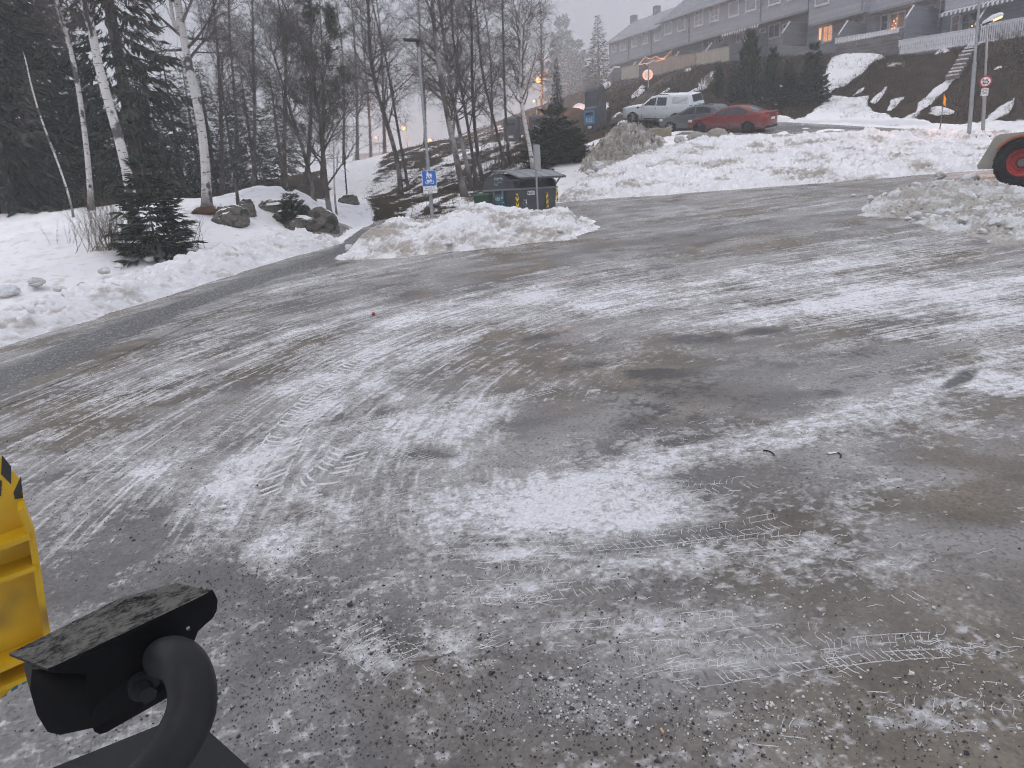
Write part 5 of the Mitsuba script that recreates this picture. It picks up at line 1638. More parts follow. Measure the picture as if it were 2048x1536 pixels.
car('white double cab pickup with covered load bed, first of the three parked vehicles', white_at, HEAD - 0.05, 5.36, 1.86, 1.83, 3.22, 0.92, 0.385,
    [(0, 0.78), (0.12, 1.0), (1.30, 1.14), (1.52, 1.18), (2.15, 1.68), (2.6, 1.79), (3.4, 1.80), (3.5, 1.80), (3.56, 1.82), (4.9, 1.86), (5.04, 1.80), (5.24, 1.28), (5.36, 0.95)],
    [(0, 0.76), (0.12, 0.97), (1.30, 1.11), (3.5, 1.16), (5.2, 1.20), (5.36, 0.92)], 'paint_white', extras=pickup, name='pickup_truck')


# ------------------------------------------------------------------ posts, lamps and signs
scene['galvanised'] = principled(grainy((0.30, 0.31, 0.32), 0.25, 6), 0.5, 0.4, 0.4)
scene['sign_back'] = principled(grainy((0.42, 0.43, 0.41), 0.15, 8), 0.5, 0.4, 0.3)
scene['sign_blue'] = principled((0.02, 0.12, 0.46), 0.35, 0.5)
scene['sign_white'] = principled((0.78, 0.78, 0.78), 0.35, 0.5)
scene['sign_red'] = principled((0.42, 0.03, 0.04), 0.35, 0.5)
scene['sign_black'] = principled((0.02, 0.02, 0.02), 0.4, 0.4)
scene['sign_orange'] = principled((0.85, 0.32, 0.02), 0.4, 0.5)


def sign_frame(p, toward=None):
    """Axes of a sign plate at p: x to the reader's right, y up, z towards the reader."""
    d = unit(((EYE if toward is None else toward) - p) * [1, 1, 0])
    return frame(p, np.cross([0, 0, 1.0], d), [0, 0, 1], d)


def at(m, tf):
    m = m.copy()
    m.apply_transform(tf)
    return m


def plate(w, h, th=0.02, r=0.03, z=0.0):
    m = trimesh.creation.extrude_polygon(shapely.box(-w / 2 + r, -h / 2 + r, w / 2 - r, h / 2 - r).buffer(r, quad_segs=5), th)
    m.apply_translation([0, 0, z])
    return m


def flat(poly, z, th=0.003):
    gs = [g for g in getattr(poly, 'geoms', [poly])]
    m = cat(*[trimesh.creation.extrude_polygon(g, th) for g in gs])
    m.apply_translation([0, 0, z])
    return m


def text(s, h, z, x=0.0, y=0.0, bold=False):
    m = meshkit.text_mesh(s, h, 0.003, bold)
    b = m.bounds
    m.apply_translation([x - (b[0, 0] + b[1, 0]) / 2, y - (b[0, 1] + b[1, 1]) / 2, z - b[0, 2]])
    return m


def post(parent, base, top, r0, r1, mat='galvanised', sides=12, name='pole'):
    return add(name, tube([base - [0, 0, 0.3], base * 0.6 + top * 0.4, base * 0.59 + top * 0.41, top], [r0, r0, r1, r1], sides), mat, parent, smooth=40)


# lamp post with the footpath sign
lb = foot(866, 449, 25.0)
lb[2] = float(lot_z(lb[0], lb[1]))
lt = P(836, 93, 25.4)
lp = thing('street_lamp', 'unlit lamp post with a flat black head, behind the snow heap, carrying the blue sign', 'street lamp')
post(lp, lb, lt, 0.065, 0.045)
arm_dir = unit(P(806, 83, 25.4) - P(836, 84, 25.4))
add('bracket', tube([lt - [0, 0, 0.02], lt + [0, 0, 0.18]], 0.06, 10), 'black_plastic', lp)
hm = box([-0.08, -0.12, -0.045], [0.50, 0.12, 0.045], 0.03)
add('lamp_head', at(hm, frame(lt + [0, 0, 0.2], arm_dir, np.cross([0, 0, 1.0], arm_dir), [0, 0, 1])), 'black_plastic', lp)
sc = P(858.5, 357, 24.85)
tfs = sign_frame(sc)
tilt = unit(lt - lb)
tfs[:3, 1] = tilt
tfs[:3, 0] = unit(np.cross(tilt, tfs[:3, 2]))
tfs[:3, 2] = np.cross(tfs[:3, 0], tfs[:3, 1])
sg = thing('road_sign', 'square blue sign with two white walkers above a bicycle, white text plate below', 'road sign')
add('border', at(plate(0.50, 0.56, 0.012), tfs), 'sign_white', sg)
add('face', at(plate(0.47, 0.53, 0.004, 0.02, 0.012), tfs), 'sign_blue', sg)


def walker(x, y, s):
    b = shapely.Point(x, y + 0.085 * s).buffer(0.022 * s)
    b = b.union(shapely.Polygon([(x - 0.032 * s, y + 0.055 * s), (x + 0.032 * s, y + 0.055 * s), (x + 0.030 * s, y - 0.02 * s), (x - 0.03 * s, y - 0.02 * s)]))
    for a, q in ((-0.03, -0.045), (0.008, 0.04)):
        b = b.union(shapely.LineString([(x + a * 0.4 * s, y - 0.01 * s), (x + q * s, y - 0.10 * s)]).buffer(0.012 * s))
    return b.union(shapely.LineString([(x + 0.03 * s, y + 0.045 * s), (x + 0.06 * s, y - 0.02 * s)]).buffer(0.009 * s))


pict = walker(-0.045, 0.115, 1.15).union(walker(0.055, 0.095, 0.85))
bike = shapely.Point(-0.085, -0.135).buffer(0.062).difference(shapely.Point(-0.085, -0.135).buffer(0.047)).union(shapely.Point(0.085, -0.135).buffer(0.062).difference(shapely.Point(0.085, -0.135).buffer(0.047)))
for a, b in (((-0.085, -0.135), (-0.04, -0.07)), ((-0.04, -0.07), (0.06, -0.07)), ((0.06, -0.07), (0.0, -0.135)), ((0.0, -0.135), (-0.045, -0.06)), ((0.085, -0.135), (0.055, -0.045)), ((0.0, -0.135), (-0.085, -0.135)), ((0.055, -0.045), (0.03, -0.04)), ((-0.07, -0.055), (-0.03, -0.055))):
    bike = bike.union(shapely.LineString([a, b]).buffer(0.009))
add('pictogram', at(flat(pict.union(bike), 0.0165), tfs), 'sign_white', sg)
tp = tfs.copy()
tp[:3, 3] = tfs[:3, 3] - tfs[:3, 1] * 0.405
add('text_plate', at(plate(0.48, 0.23, 0.012), tp), 'sign_white', sg)
# the small print is too blurred to read: rows of dark strokes stand for it
add('lettering', at(cat(text('Kjøring til', 0.052, 0.0135, y=0.065), text('eiendommene', 0.05, 0.0135, y=-0.005), text('tillatt', 0.05, 0.0135, y=-0.072)), tp), 'sign_black', sg)
add('clamp', at(cat(box([-0.05, 0.1, -0.10], [0.05, 0.14, -0.005]), box([-0.05, -0.14, -0.10], [0.05, -0.1, -0.005])), tfs), 'galvanised', sg)

# the sign seen from behind, in front of the container
bb, bt = foot(1076, 430, 25.2), P(1070, 290, 25.2)
bb[2] = float(lot_z(bb[0], bb[1]))
bs = thing('road_sign', 'grey back of a tall road sign on a thin post before the waste container', 'road sign')
post(bs, bb, bt, 0.035, 0.035)
dirx = unit(P(1079, 310, 25.2) - P(1071, 310, 25.3) + np.array([0, 0.28, 0]))
tb = frame(P(1074.5, 314, 25.15), dirx * [1, 1, 0] / np.linalg.norm((dirx * [1, 1, 0])[:2]), [0, 0, 1], np.cross(dirx * [1, 1, 0] / np.linalg.norm((dirx * [1, 1, 0])[:2]), [0, 0, 1.0]))
add('plate', at(plate(0.36, 0.82, 0.02, 0.04, -0.01), tb), 'sign_back', bs)
add('edge', at(cat(box([-0.19, -0.41, -0.03], [-0.165, 0.41, 0.012])), tb), 'galvanised', bs)

# right-hand lamp post without a visible head, and the lit lamp with the speed sign
pb, pt = P(1935, 306, 33.2), P(1962, -40, 33.6)
pb[2] = float(H(pb[0], pb[1]))
k1 = thing('street_lamp', 'tall grey lamp post standing in the snow bank, its head above the picture', 'street lamp')
ptt = pt + unit(pt - pb) * 2.0
post(k1, pb, ptt, 0.085, 0.06)
add('arm', tube([ptt, ptt + [0.1, -0.5, 0.25], ptt + [0.15, -1.3, 0.35]], 0.035, 8), 'galvanised', k1, smooth=40)
add('lamp_head', at(box([-0.14, -0.75, -0.07], [0.14, 0.0, 0.07], 0.05), frame(ptt + [0.15, -1.25, 0.33], [1, 0, 0], [0, 1, 0], [0, 0, 1])), 'sign_back', k1)
sb, st = P(1966, 273, 36.0), P(1975, 47, 36.5)
sb[2] = float(H(sb[0], sb[1]))
k2 = thing('street_lamp', 'lit orange street lamp with a pale bulky head, carrying the round speed limit sign', 'street lamp')
post(k2, sb, st, 0.085, 0.05)
hd = unit(np.array([1.0, -0.55, 0.38]))
hf = frame(st + [0, 0, 0.06], hd, unit(np.cross([0, 0, 1.0], hd)), unit(np.cross(hd, unit(np.cross([0, 0, 1.0], hd)))))
hull = trimesh.convex.convex_hull(np.vstack([s_ * [1, 1, 1] + c_ for s_, c_ in ((trimesh.creation.icosphere(1, 0.12).vertices, [-0.12, 0, 0.02]), (trimesh.creation.icosphere(1, 0.16).vertices, [0.55, 0, 0.06]), (trimesh.creation.icosphere(1, 0.13).vertices, [0.25, 0, 0.12]))]))
hull.vertices[:, 2] = np.maximum(hull.vertices[:, 2], 0.0)
add('lamp_head', at(hull, hf), 'sign_white', k2, smooth=50)
add('collar', at(box([-0.25, -0.09, -0.07], [0.12, 0.09, 0.0], 0.03), hf), 'black_plastic', k2)
add('lens', at(box([0.22, -0.11, -0.075], [0.64, 0.11, -0.003], 0.05), hf), 'lamp_clear', k2, emitter=glow((1.0, 0.30, 0.08), 1.2))
scene['lamp_light'] = {'type': 'spot', 'to_world': T().look_at(origin=(st + [0.35, -0.2, -0.30]).tolist(), target=P(1850, 288, 35.6).tolist(), up=[0, 1, 0.1]), 'intensity': {'type': 'rgb', 'value': [34.0, 13.0, 6.5]}, 'cutoff_angle': 42.0, 'beam_width': 14.0}
sp = P(1971.5, 163, 35.85)
tfp = sign_frame(sp)
s15 = thing('speed_sign', 'round white speed limit sign with a red ring reading 15, small text plate below', 'road sign')
add('disc', at(trimesh.creation.cylinder(0.275, 0.02, sections=40), tfp), 'sign_red', s15)
w_ = trimesh.creation.cylinder(0.205, 0.006, sections=40)
w_.apply_translation([0, 0, 0.0135])
add('face', at(w_, tfp), 'sign_white', s15)
add('numerals', at(cat(text('1', 0.23, 0.018, x=-0.085, bold=True), text('5', 0.23, 0.018, x=0.055, bold=True)), tfp), 'sign_black', s15)
t2 = tfp.copy()
t2[:3, 3] -= [0, 0, 0.49]
add('text_plate', at(plate(0.31, 0.36, 0.015), t2), 'sign_white', s15)
add('lettering', at(cat(*[flat(shapely.box(-0.12, y - 0.011, x1, y + 0.011), 0.0165) for y, x1 in ((0.11, 0.10), (0.05, 0.12), (-0.01, 0.11), (-0.07, 0.12))]), t2), 'sign_black', s15)
# orange flag marker
mb, mt = P(1878, 268, 36.5), P(1889, 190, 36.4)
mb[2] = float(H(mb[0], mb[1]))
mk = thing('marker_post', 'leaning wooden stake with an orange diamond plate beside the upper road', 'marker post')
post(mk, mb, mt, 0.03, 0.022, mat='wood_old', sides=7, name='stake')
q = frame(P(1889.5, 201, 36.3), unit(np.array([0.75, 0.66, 0])), [0, 0, 1], np.cross(unit(np.array([0.75, 0.66, 0])), [0, 0, 1.0]))
add('plate', at(flat(shapely.Polygon([(-0.18, 0.30), (0.16, 0.10), (0.18, -0.30), (-0.16, -0.16)]), -0.005, 0.012), q), 'sign_orange', mk)
# lamp on the bank below the festive lights
qb, qt = P(1297, 218, 66), P(1297, 130, 66.5)
qb[2] = float(H(qb[0], qb[1]))
k3 = thing('street_lamp', 'distant unlit street lamp in front of the plank fence and festive lights', 'street lamp')
post(k3, qb, qt, 0.06, 0.045)
add('lamp_head', at(box([-0.22, -0.16, -0.06], [0.62, 0.16, 0.08], 0.05), frame(qt + [0, 0, 0.08], unit(np.array([1, -0.5, 0.35])), unit(np.array([0.5, 1, 0])), unit(np.cross(unit(np.array([1, -0.5, 0.35])), unit(np.array([0.5, 1, 0])))))), 'sign_white', k3)
# thin dark post on the path
tb0 = foot(697, 425, 33)
k4 = thing('marker_post', 'thin dark post beside the path below the bare trees', 'marker post')
post(k4, tb0, P(686, 285, 33), 0.035, 0.03, mat='black_plastic', name='stake')
# lit lamps among the trees
for i, (u, v, d, drop, pw, size, lab) in enumerate([(1076, 160, 64, 5.5, 34, 0.21, 'brightest orange street lamp glowing through the bare trees near the spruce'), (806, 256, 66, 3.2, 16, 0.17, 'orange street lamp glowing behind the lamp post on the far slope'),
                                            (860, 281, 66, 2.4, 10, 0.15, 'small orange lamp low on the crest of the far slope'), (1068, 202, 72, 4.0, 10, 0.12, 'small orange lamp under the brightest one'), (752, 275, 90, 3.0, 8, 0.14, 'dim orange lamp fading in the fog of the valley')]):
    p = P(u, v, d)
    k = thing('street_lamp', lab, 'street lamp')
    b = np.array([p[0] + 0.25, p[1] + 0.3, min(float(H(p[0], p[1])), p[2] - 1.5)])
    add('pole', tube([b, [b[0], b[1], p[2] + 0.12]], 0.05, 6), 'galvanised', k)
    add('arm', tube([[b[0], b[1], p[2] + 0.12], p + [0, 0, 0.14]], 0.035, 6), 'galvanised', k)
    add('lens', at(trimesh.creation.icosphere(2, size), frame(p, [1, 0, 0], [0, 1, 0], [0, 0, 1])), 'lamp_clear', k, smooth=True, emitter=glow((1.0, 0.36, 0.085), 0.03 * pw + 0.6))
    scene[k + '_light'] = {'type': 'point', 'position': (p - [0, 0, size + 0.06]).tolist(), 'intensity': {'type': 'rgb', 'value': [0.55 * pw, 0.20 * pw, 0.06 * pw]}}


# ------------------------------------------------------------------ recycling point
scene['bin_grey'] = principled(grainy((0.085, 0.09, 0.10), 0.25, 3), 0.55, 0.4)
scene['bin_blue'] = principled((0.08, 0.27, 0.50), 0.45, 0.4)
scene['skip_grey'] = principled(grainy((0.085, 0.094, 0.105), 0.25, 3, dirt=(0.15, 0.10, 0.07), dirt_at=0.66), 0.45, 0.5)
scene['lid_grey'] = principled(grainy((0.22, 0.23, 0.245), 0.15, 3), 0.4, 0.5)
scene['bin_green'] = principled(grainy((0.025, 0.075, 0.04), 0.2, 5), 0.5, 0.4)
scene['panel_teal'] = principled((0.06, 0.20, 0.26), 0.4, 0.5)
scene['tape_yellow'] = principled((0.75, 0.72, 0.02), 0.4, 0.5)
scene['tape_red'] = principled((0.35, 0.02, 0.025), 0.4, 0.5)


def recycling(label, u, v, d, w, depth, h, turn, front='bin_grey', letters='', dome=0.25, slot=True):
    k = thing('recycling_container', label, 'container', 'recycling containers')
    b = P(u, v, d)
    b[2] = min(b[2], float(H(b[0], b[1])) + 0.05)
    dirv = unit((EYE - b) * [1, 1, 0])
    c, s = math.cos(turn), math.sin(turn)
    dirv = np.array([c * dirv[0] - s * dirv[1], s * dirv[0] + c * dirv[1], 0])
    tf = frame(b, np.cross([0, 0, 1.0], dirv), dirv * -1, [0, 0, 1])     # x right, y away, z up
    n = 10
    out = [(0, 0), (depth, 0)] + [(depth / 2 + depth / 2 * math.cos(a), h - dome + dome * math.sin(a)) for a in np.linspace(0, math.pi, n)]
    m = trimesh.creation.extrude_polygon(shapely.Polygon(out).buffer(-0.03).buffer(0.03), w)
    vv = m.vertices.copy()
    m.vertices = np.stack([vv[:, 2] - w / 2, vv[:, 0], vv[:, 1]], 1)
    m.fix_normals()
    add('body', at(m, tf), 'bin_grey', k)
    ft = h - dome
    add('front_panel', at(box([-w * 0.44, -0.03, ft * 0.32], [w * 0.44, -0.003, ft * 0.97], 0.01), tf), front, k)
    if slot:
        add('slot', at(box([-w * 0.32, -0.05, ft * 0.74], [w * 0.32, -0.032, ft * 0.88], 0.01), tf), 'black_plastic', k)
    if letters:
        f2 = frame(tf[:3, 3] + tf[:3, 2] * ft * 0.56 - tf[:3, 1] * 0.032, tf[:3, 0], [0, 0, 1], -tf[:3, 1])
        add('lettering', at(cat(text(letters, 0.17, 0.0, bold=True), flat(shapely.box(-w * 0.24, -0.17, w * 0.24, -0.135), 0.0)), f2), 'sign_white', k)
    add('label_plate', at(box([-w * 0.16, -0.02, ft * 0.12], [w * 0.16, -0.003, ft * 0.24], 0.003), tf), 'sign_white', k)
    for x in (-w * 0.4, w * 0.4):
        add('ridge', at(box([x - 0.03, -0.022, 0.05], [x + 0.03, -0.002, ft * 0.3], 0.005), tf), 'bin_grey', k)


recycling('grey recycling container with a blue front panel and white letters, left of the pickup', 1180, 262, 50, 0.98, 1.2, 1.62, -0.60, 'bin_blue', 'F R I')
recycling('taller grey recycling container with a rounded top behind the blue fronted one', 1184, 232, 54, 1.15, 1.2, 2.6, -0.5, 'bin_grey', '', 0.55, slot=False)
recycling('dark grey recycling container with white letters behind the pale birch', 1074, 272, 53, 1.05, 1.2, 1.6, -0.25, 'bin_grey', 'F R I')
recycling('dark grey recycling container half hidden by trunks, farthest left of the row', 1022, 276, 55, 1.1, 1.2, 1.7, -0.2, 'bin_grey', '')
# round mirror post in front of the spruce
mpb, mpt = foot(1113, 285, 44), P(1108, 222, 44)
mm = thing('traffic_mirror', 'dark rounded disc on a thin brown post in front of the young spruce', 'traffic mirror')
post(mm, mpb, mpt, 0.05, 0.045, mat='wood_old', name='post')
dsk = trimesh.creation.icosphere(2, 0.4)
dsk.vertices *= [1, 0.62, 0.28]
add('disc', at(dsk, frame(P(1108, 215, 44), unit(np.array([1, -0.2, -0.15])), [0, 0, 1], unit(np.cross(unit(np.array([1, -0.2, -0.15])), [0, 0, 1.0])))), 'black_plastic', mm, smooth=True)

# far house in the valley
fh = thing('house', 'faint pale house at the end of the valley in the fog', 'house')
hp = P(742, 352, 92)
hp[2] = min(hp[2], float(H(hp[0], hp[1])))
tfh = frame(hp, [1, 0, 0], [0, 1, 0], [0, 0, 1])
add('wall', at(box([-1.9, 0, -0.5], [1.9, 4, 1.7]), tfh), 'plank_pale', fh)
rf = trimesh.creation.extrude_polygon(shapely.Polygon([(-0.6, 1.65), (2.0, 2.9), (4.6, 1.65)]), 4.4)
vv = rf.vertices.copy()
rf.vertices = np.stack([vv[:, 2] - 2.2, vv[:, 0], vv[:, 1]], 1)
rf.fix_normals()
add('roof', at(rf, tfh), 'roof_mat', fh)
for x in (-0.9, 0.7):
    add('window', at(box([x - 0.35, -0.03, 0.4], [x + 0.35, -0.002, 1.2]), tfh), 'pane_mat', fh)

# ------------------------------------------------------------------ waste container
# x along the long front (to the right), y away, z up; built at its own size and set on the lot
wf = thing('waste_container', 'dark grey steel waste container with an open sided ridged lid and yellow red warning stripes', 'waste container')
c_l, c_m, c_r = on_lot(946, 432), on_lot(1031, 437), on_lot(1107, 424)
c_l, c_m, c_r = P(945, 422, 28.0), P(1031, 434, 26.4), P(1107, 420, 27.6)
wz = float(lot_z(c_m[0], c_m[1]))
ex_end = (c_l - c_m) * [1, 1, 0]       # along the short end, leftwards
ex_front = (c_r - c_m) * [1, 1, 0]
fx_ = unit(ex_front)
fy_ = np.array([-fx_[1], fx_[0], 0])
WL, WD = 2.15, 1.75                    # front length, depth of the end
tfw = frame([c_m[0], c_m[1], wz + 0.02], fx_, fy_, [0, 0, 1])


def wbox(name, lo, hi, mat, bev=0.0, parent=None):
    return add(name, at(box(np.array(lo, float), np.array(hi, float), bev), tfw), mat, parent or wf)


low = trimesh.convex.convex_hull([[x, y, z] for z, g_ in ((0.12, 0.0), (1.02, 0.05)) for x in (0.05 - g_, WL - 0.05 + g_) for y in (0.05 - g_, WD - 0.05 + g_)])
add('tub', at(low, tfw), 'skip_grey', wf)
# the end wall rises to a hump: upper hood over the back, extruded along the front
hood = shapely.Polygon([(0.0, 1.025), (0.0, 1.08), (0.02, 1.28), (0.45, 1.50), (0.75, 1.60), (1.1, 1.60), (1.5, 1.46), (WD, 1.2), (WD, 1.025)])
hm_ = trimesh.creation.extrude_polygon(hood, 0.06)
vv = hm_.vertices.copy()
hm_.vertices = np.stack([vv[:, 2], vv[:, 0], vv[:, 1]], 1)
hm_.fix_normals()
add('end_wall', at(hm_, tfw), 'skip_grey', wf)
h2 = hm_.copy()
h2.apply_translation([WL - 0.06, 0, 0])
add('end_wall', at(h2, tfw), 'skip_grey', wf)
bk = trimesh.creation.extrude_polygon(shapely.Polygon([(0.75, 1.585), (1.1, 1.585), (1.5, 1.445), (WD - 0.005, 1.19), (WD - 0.005, 1.03), (WD - 0.05, 1.03), (1.48, 1.40), (1.08, 1.54), (0.75, 1.54)]), WL - 0.124)
vv = bk.vertices.copy()
bk.vertices = np.stack([vv[:, 2] + 0.062, vv[:, 0], vv[:, 1]], 1)
bk.fix_normals()
add('hood', at(bk, tfw), 'skip_grey', wf)
wbox('inner_shade', [0.07, 0.35, 1.03], [WL - 0.07, 0.40, 1.50], 'bin_grey')
for i, (y0, z0, y1, z1) in enumerate(((-0.42, 1.38, 0.30, 1.61), (0.305, 1.612, 1.02, 1.70))):
    ld = trimesh.creation.extrude_polygon(shapely.Polygon([(y0, z0), (y1, z1), (y1, z1 + 0.035), (y0, z0 + 0.035)]), WL + 0.16)
    vv = ld.vertices.copy()
    ld.vertices = np.stack([vv[:, 2] - 0.08, vv[:, 0], vv[:, 1]], 1)
    ld.fix_normals()
    lk = add('lid', at(ld, tfw), 'lid_grey', wf)
    for x in np.linspace(-0.06, WL + 0.06, 5):
        rb = trimesh.creation.extrude_polygon(shapely.Polygon([(y0, z0 + 0.036), (y1, z1 + 0.036), (y1, z1 + 0.052), (y0, z0 + 0.052)]), 0.03)
        vv = rb.vertices.copy()
        rb.vertices = np.stack([vv[:, 2] + x - 0.015, vv[:, 0], vv[:, 1]], 1)
        rb.fix_normals()
        add('ridge', at(rb, tfw), 'lid_grey', lk)
wbox('lid_edge', [-0.09, -0.46, 1.345], [WL + 0.09, -0.425, 1.42], 'skip_grey', 0.01)
wbox('lid_edge', [-0.115, -0.42, 1.30], [-0.085, 1.0, 1.36], 'skip_grey')
for x in (0.12, WL * 0.5, WL - 0.12):
    add('strut', at(tube([[x, -0.38, 1.39], [x, 0.02, 1.03]], 0.03, 6), tfw), 'skip_grey', wf)
wbox('rim', [-0.05, -0.05, 0.985], [WL + 0.05, -0.003, 1.055], 'lid_grey', 0.01)
wbox('rim', [-0.06, 0.0, 0.985], [-0.003, WD, 1.055], 'lid_grey', 0.01)
wbox('foot', [0.2, 0.2, 0.0], [0.5, WD - 0.2, 0.115], 'black_plastic')
wbox('foot', [WL - 0.5, 0.2, 0.0], [WL - 0.2, WD - 0.2, 0.115], 'black_plastic')
wbox('side_pocket', [WL + 0.04, 0.5, 0.15], [WL + 0.30, 1.1, 0.30], 'skip_grey', 0.02)
for y in (0.55, 1.05):
    wbox('bracket', [-0.11, y - 0.03, 0.78], [-0.055, y + 0.03, 0.99], 'lid_grey', 0.01)
# chevron tape
FACE_F = frame(tfw[:3, 3] - fy_ * 0.0, fx_, [0, 0, 1], -fy_)     # on the long front
FACE_E = frame(tfw[:3, 3], -fy_, [0, 0, 1], -fx_)               # on the left end


def tape(face, x, z0, z1, w, lean, off=0.055):
    k2 = add('warning_tape', at(flat(shapely.box(x - w / 2, z0, x + w / 2, z1), off), face), 'tape_yellow', wf)
    bars = []
    clip = shapely.box(x - w / 2 + 0.001, z0, x + w / 2 - 0.001, z1)
    for c in np.arange(z0 - 0.2, z1 + 0.25, 0.21):
        if lean == 0:
            pg = shapely.Polygon([(x - w / 2, c + 0.1), (x, c), (x + w / 2, c + 0.1), (x + w / 2, c + 0.19), (x, c + 0.09), (x - w / 2, c + 0.19)])
        else:
            pg = shapely.Polygon([(x - w / 2, c), (x + w / 2, c - lean), (x + w / 2, c + 0.085 - lean), (x - w / 2, c + 0.085)])
        pg = pg.intersection(clip)
        if pg.area > 1e-4:
            bars.append(flat(pg, off + 0.004))
    add('red_bar', at(cat(*bars), face), 'tape_red', k2)


tape(FACE_F, 0.09, 0.25, 0.86, 0.15, 0, 0.045)
tape(FACE_F, WL - 0.55, 0.30, 0.85, 0.12, -0.1, 0.045)
tape(FACE_F, WL - 0.02, 0.45, 0.95, 0.10, -0.1, 0.05)
tape(FACE_E, -WD + 0.08, 0.25, 0.75, 0.11, 0.1, 0.05)
add('paper_label', at(cat(plate(0.36, 0.15, 0.004, 0.01)), frame(tfw @ np.array([0.78, -0.053, 0.86, 1]) @ np.eye(4)[:, :3], fx_, [0, 0, 1], -fy_)), 'sign_white', wf)
add('label_print', at(cat(flat(shapely.Point(-0.12, 0).buffer(0.035), 0.005), flat(shapely.box(-0.06, 0.02, 0.14, 0.035), 0.005), flat(shapely.box(-0.06, -0.025, 0.12, -0.01), 0.005)), frame(tfw @ np.array([0.78, -0.053, 0.86, 1]) @ np.eye(4)[:, :3], fx_, [0, 0, 1], -fy_)), 'sign_black', wf)
for x, z, a, b in ((0.53, 0.55, 0.03, 0.10), (0.42, 0.62, 0.012, 0.03), (0.36, 0.5, 0.012, 0.04), (0.48, 0.42, 0.015, 0.02)):
    add('paint_scar', at(flat(shapely.affinity.scale(shapely.Point(x, z).buffer(1.0, quad_segs=3), a, b), 0.047), FACE_F), 'sign_white', wf)
# teal information panel and stickers on the end wall
fe = FACE_E.copy()
fe[:3, 3] = tfw[:3, 3] - fy_ * 0 + fy_ * 0.74 + np.array([0, 0, 0.66]) - fx_ * 0.055
add('information_panel', at(plate(0.52, 0.42, 0.01, 0.01), fe), 'panel_teal', wf)
add('panel_print', at(cat(text('AKK', 0.10, 0.0105, x=-0.13, y=0.06, bold=True), flat(shapely.Point(0.12, 0.09).buffer(0.055).difference(shapely.Point(0.12, 0.09).buffer(0.028)), 0.0105), flat(shapely.box(-0.2, -0.02, 0.02, -0.005), 0.0105), flat(shapely.box(0.1, -0.1, 0.2, -0.085), 0.0105)), fe), 'sign_white', wf)
fs = FACE_E.copy()
fs[:3, 3] = tfw[:3, 3] + fy_ * 0.98 + np.array([0, 0, 1.33]) - fx_ * 0.002
add('sticker', at(cat(plate(0.19, 0.27, 0.005, 0.01)), fs), 'sign_back', wf)
add('sticker_print', at(flat(shapely.box(-0.065, -0.1, 0.065, 0.1), 0.006), fs), 'panel_teal', wf)
fs2 = fs.copy()
fs2[:3, 3] += -fy_ * 0.24 + np.array([0, 0, 0.04])
add('sticker', at(plate(0.25, 0.17, 0.005, 0.01), fs2), 'sign_white', wf)
add('sticker_print', at(flat(shapely.box(-0.095, -0.055, 0.095, 0.055), 0.006), fs2), 'skip_grey', wf)

# green wheeled bin beside it
gb_ = thing('wheeled_bin', 'dark green wheeled rubbish bin between the snow heap and the left end of the container', 'bin')
gp = P(968, 425, 26.6)
gp[2] = float(lot_z(gp[0], gp[1]))
tg = frame(gp, -fy_ * -1 if False else fx_, fy_, [0, 0, 1])
bd = trimesh.convex.convex_hull([[x, y, z] for z, g2 in ((0.08, 0.22), (0.92, 0.29)) for x in (-g2, g2) for y in (-g2, g2)])
tg = frame(gp, unit(np.array([1, -0.25, 0])), unit(np.array([0.25, 1, 0])), [0, 0, 1])
add('body', at(bd, tg), 'bin_green', gb_)
ldm = trimesh.convex.convex_hull([[x, y, z] for z, g2 in ((0.925, 0.32), (1.0, 0.26)) for x in (-g2, g2) for y in (-g2 - 0.03, g2)])
add('lid', at(ldm, tg), 'bin_green', gb_)
for x in (-0.2, 0.2):
    w3 = trimesh.creation.cylinder(0.09, 0.05, sections=16)
    w3.apply_transform(trimesh.transformations.rotation_matrix(np.pi / 2, [0, 1, 0]))
    w3.apply_translation([x, 0.24, 0.09])
    add('wheel', at(w3, tg), 'rubber', gb_)
add('handle', at(tube([[-0.22, 0.33, 0.93], [0.22, 0.33, 0.93]], 0.02, 6), tg), 'bin_green', gb_)

# ------------------------------------------------------------------ boulders, snag, lumps of ice
def snowy_rock(p, n, uv):
    q = fbm(p.x * 4.5, p.y * 4.5, p.z * 4.5)
    c = mix((0.135, 0.122, 0.107), (0.045, 0.045, 0.036), smoothstep(0.45, 0.68, q)) * (0.6 + 0.8 * noise(p.x * 17, p.y * 17, p.z * 17))
    return mix(c, (0.80, 0.80, 0.815), smoothstep(0.72, 0.84, n.z + 0.7 * (fbm(p.x * 3, p.y * 3, p.z * 3) - 0.5)))


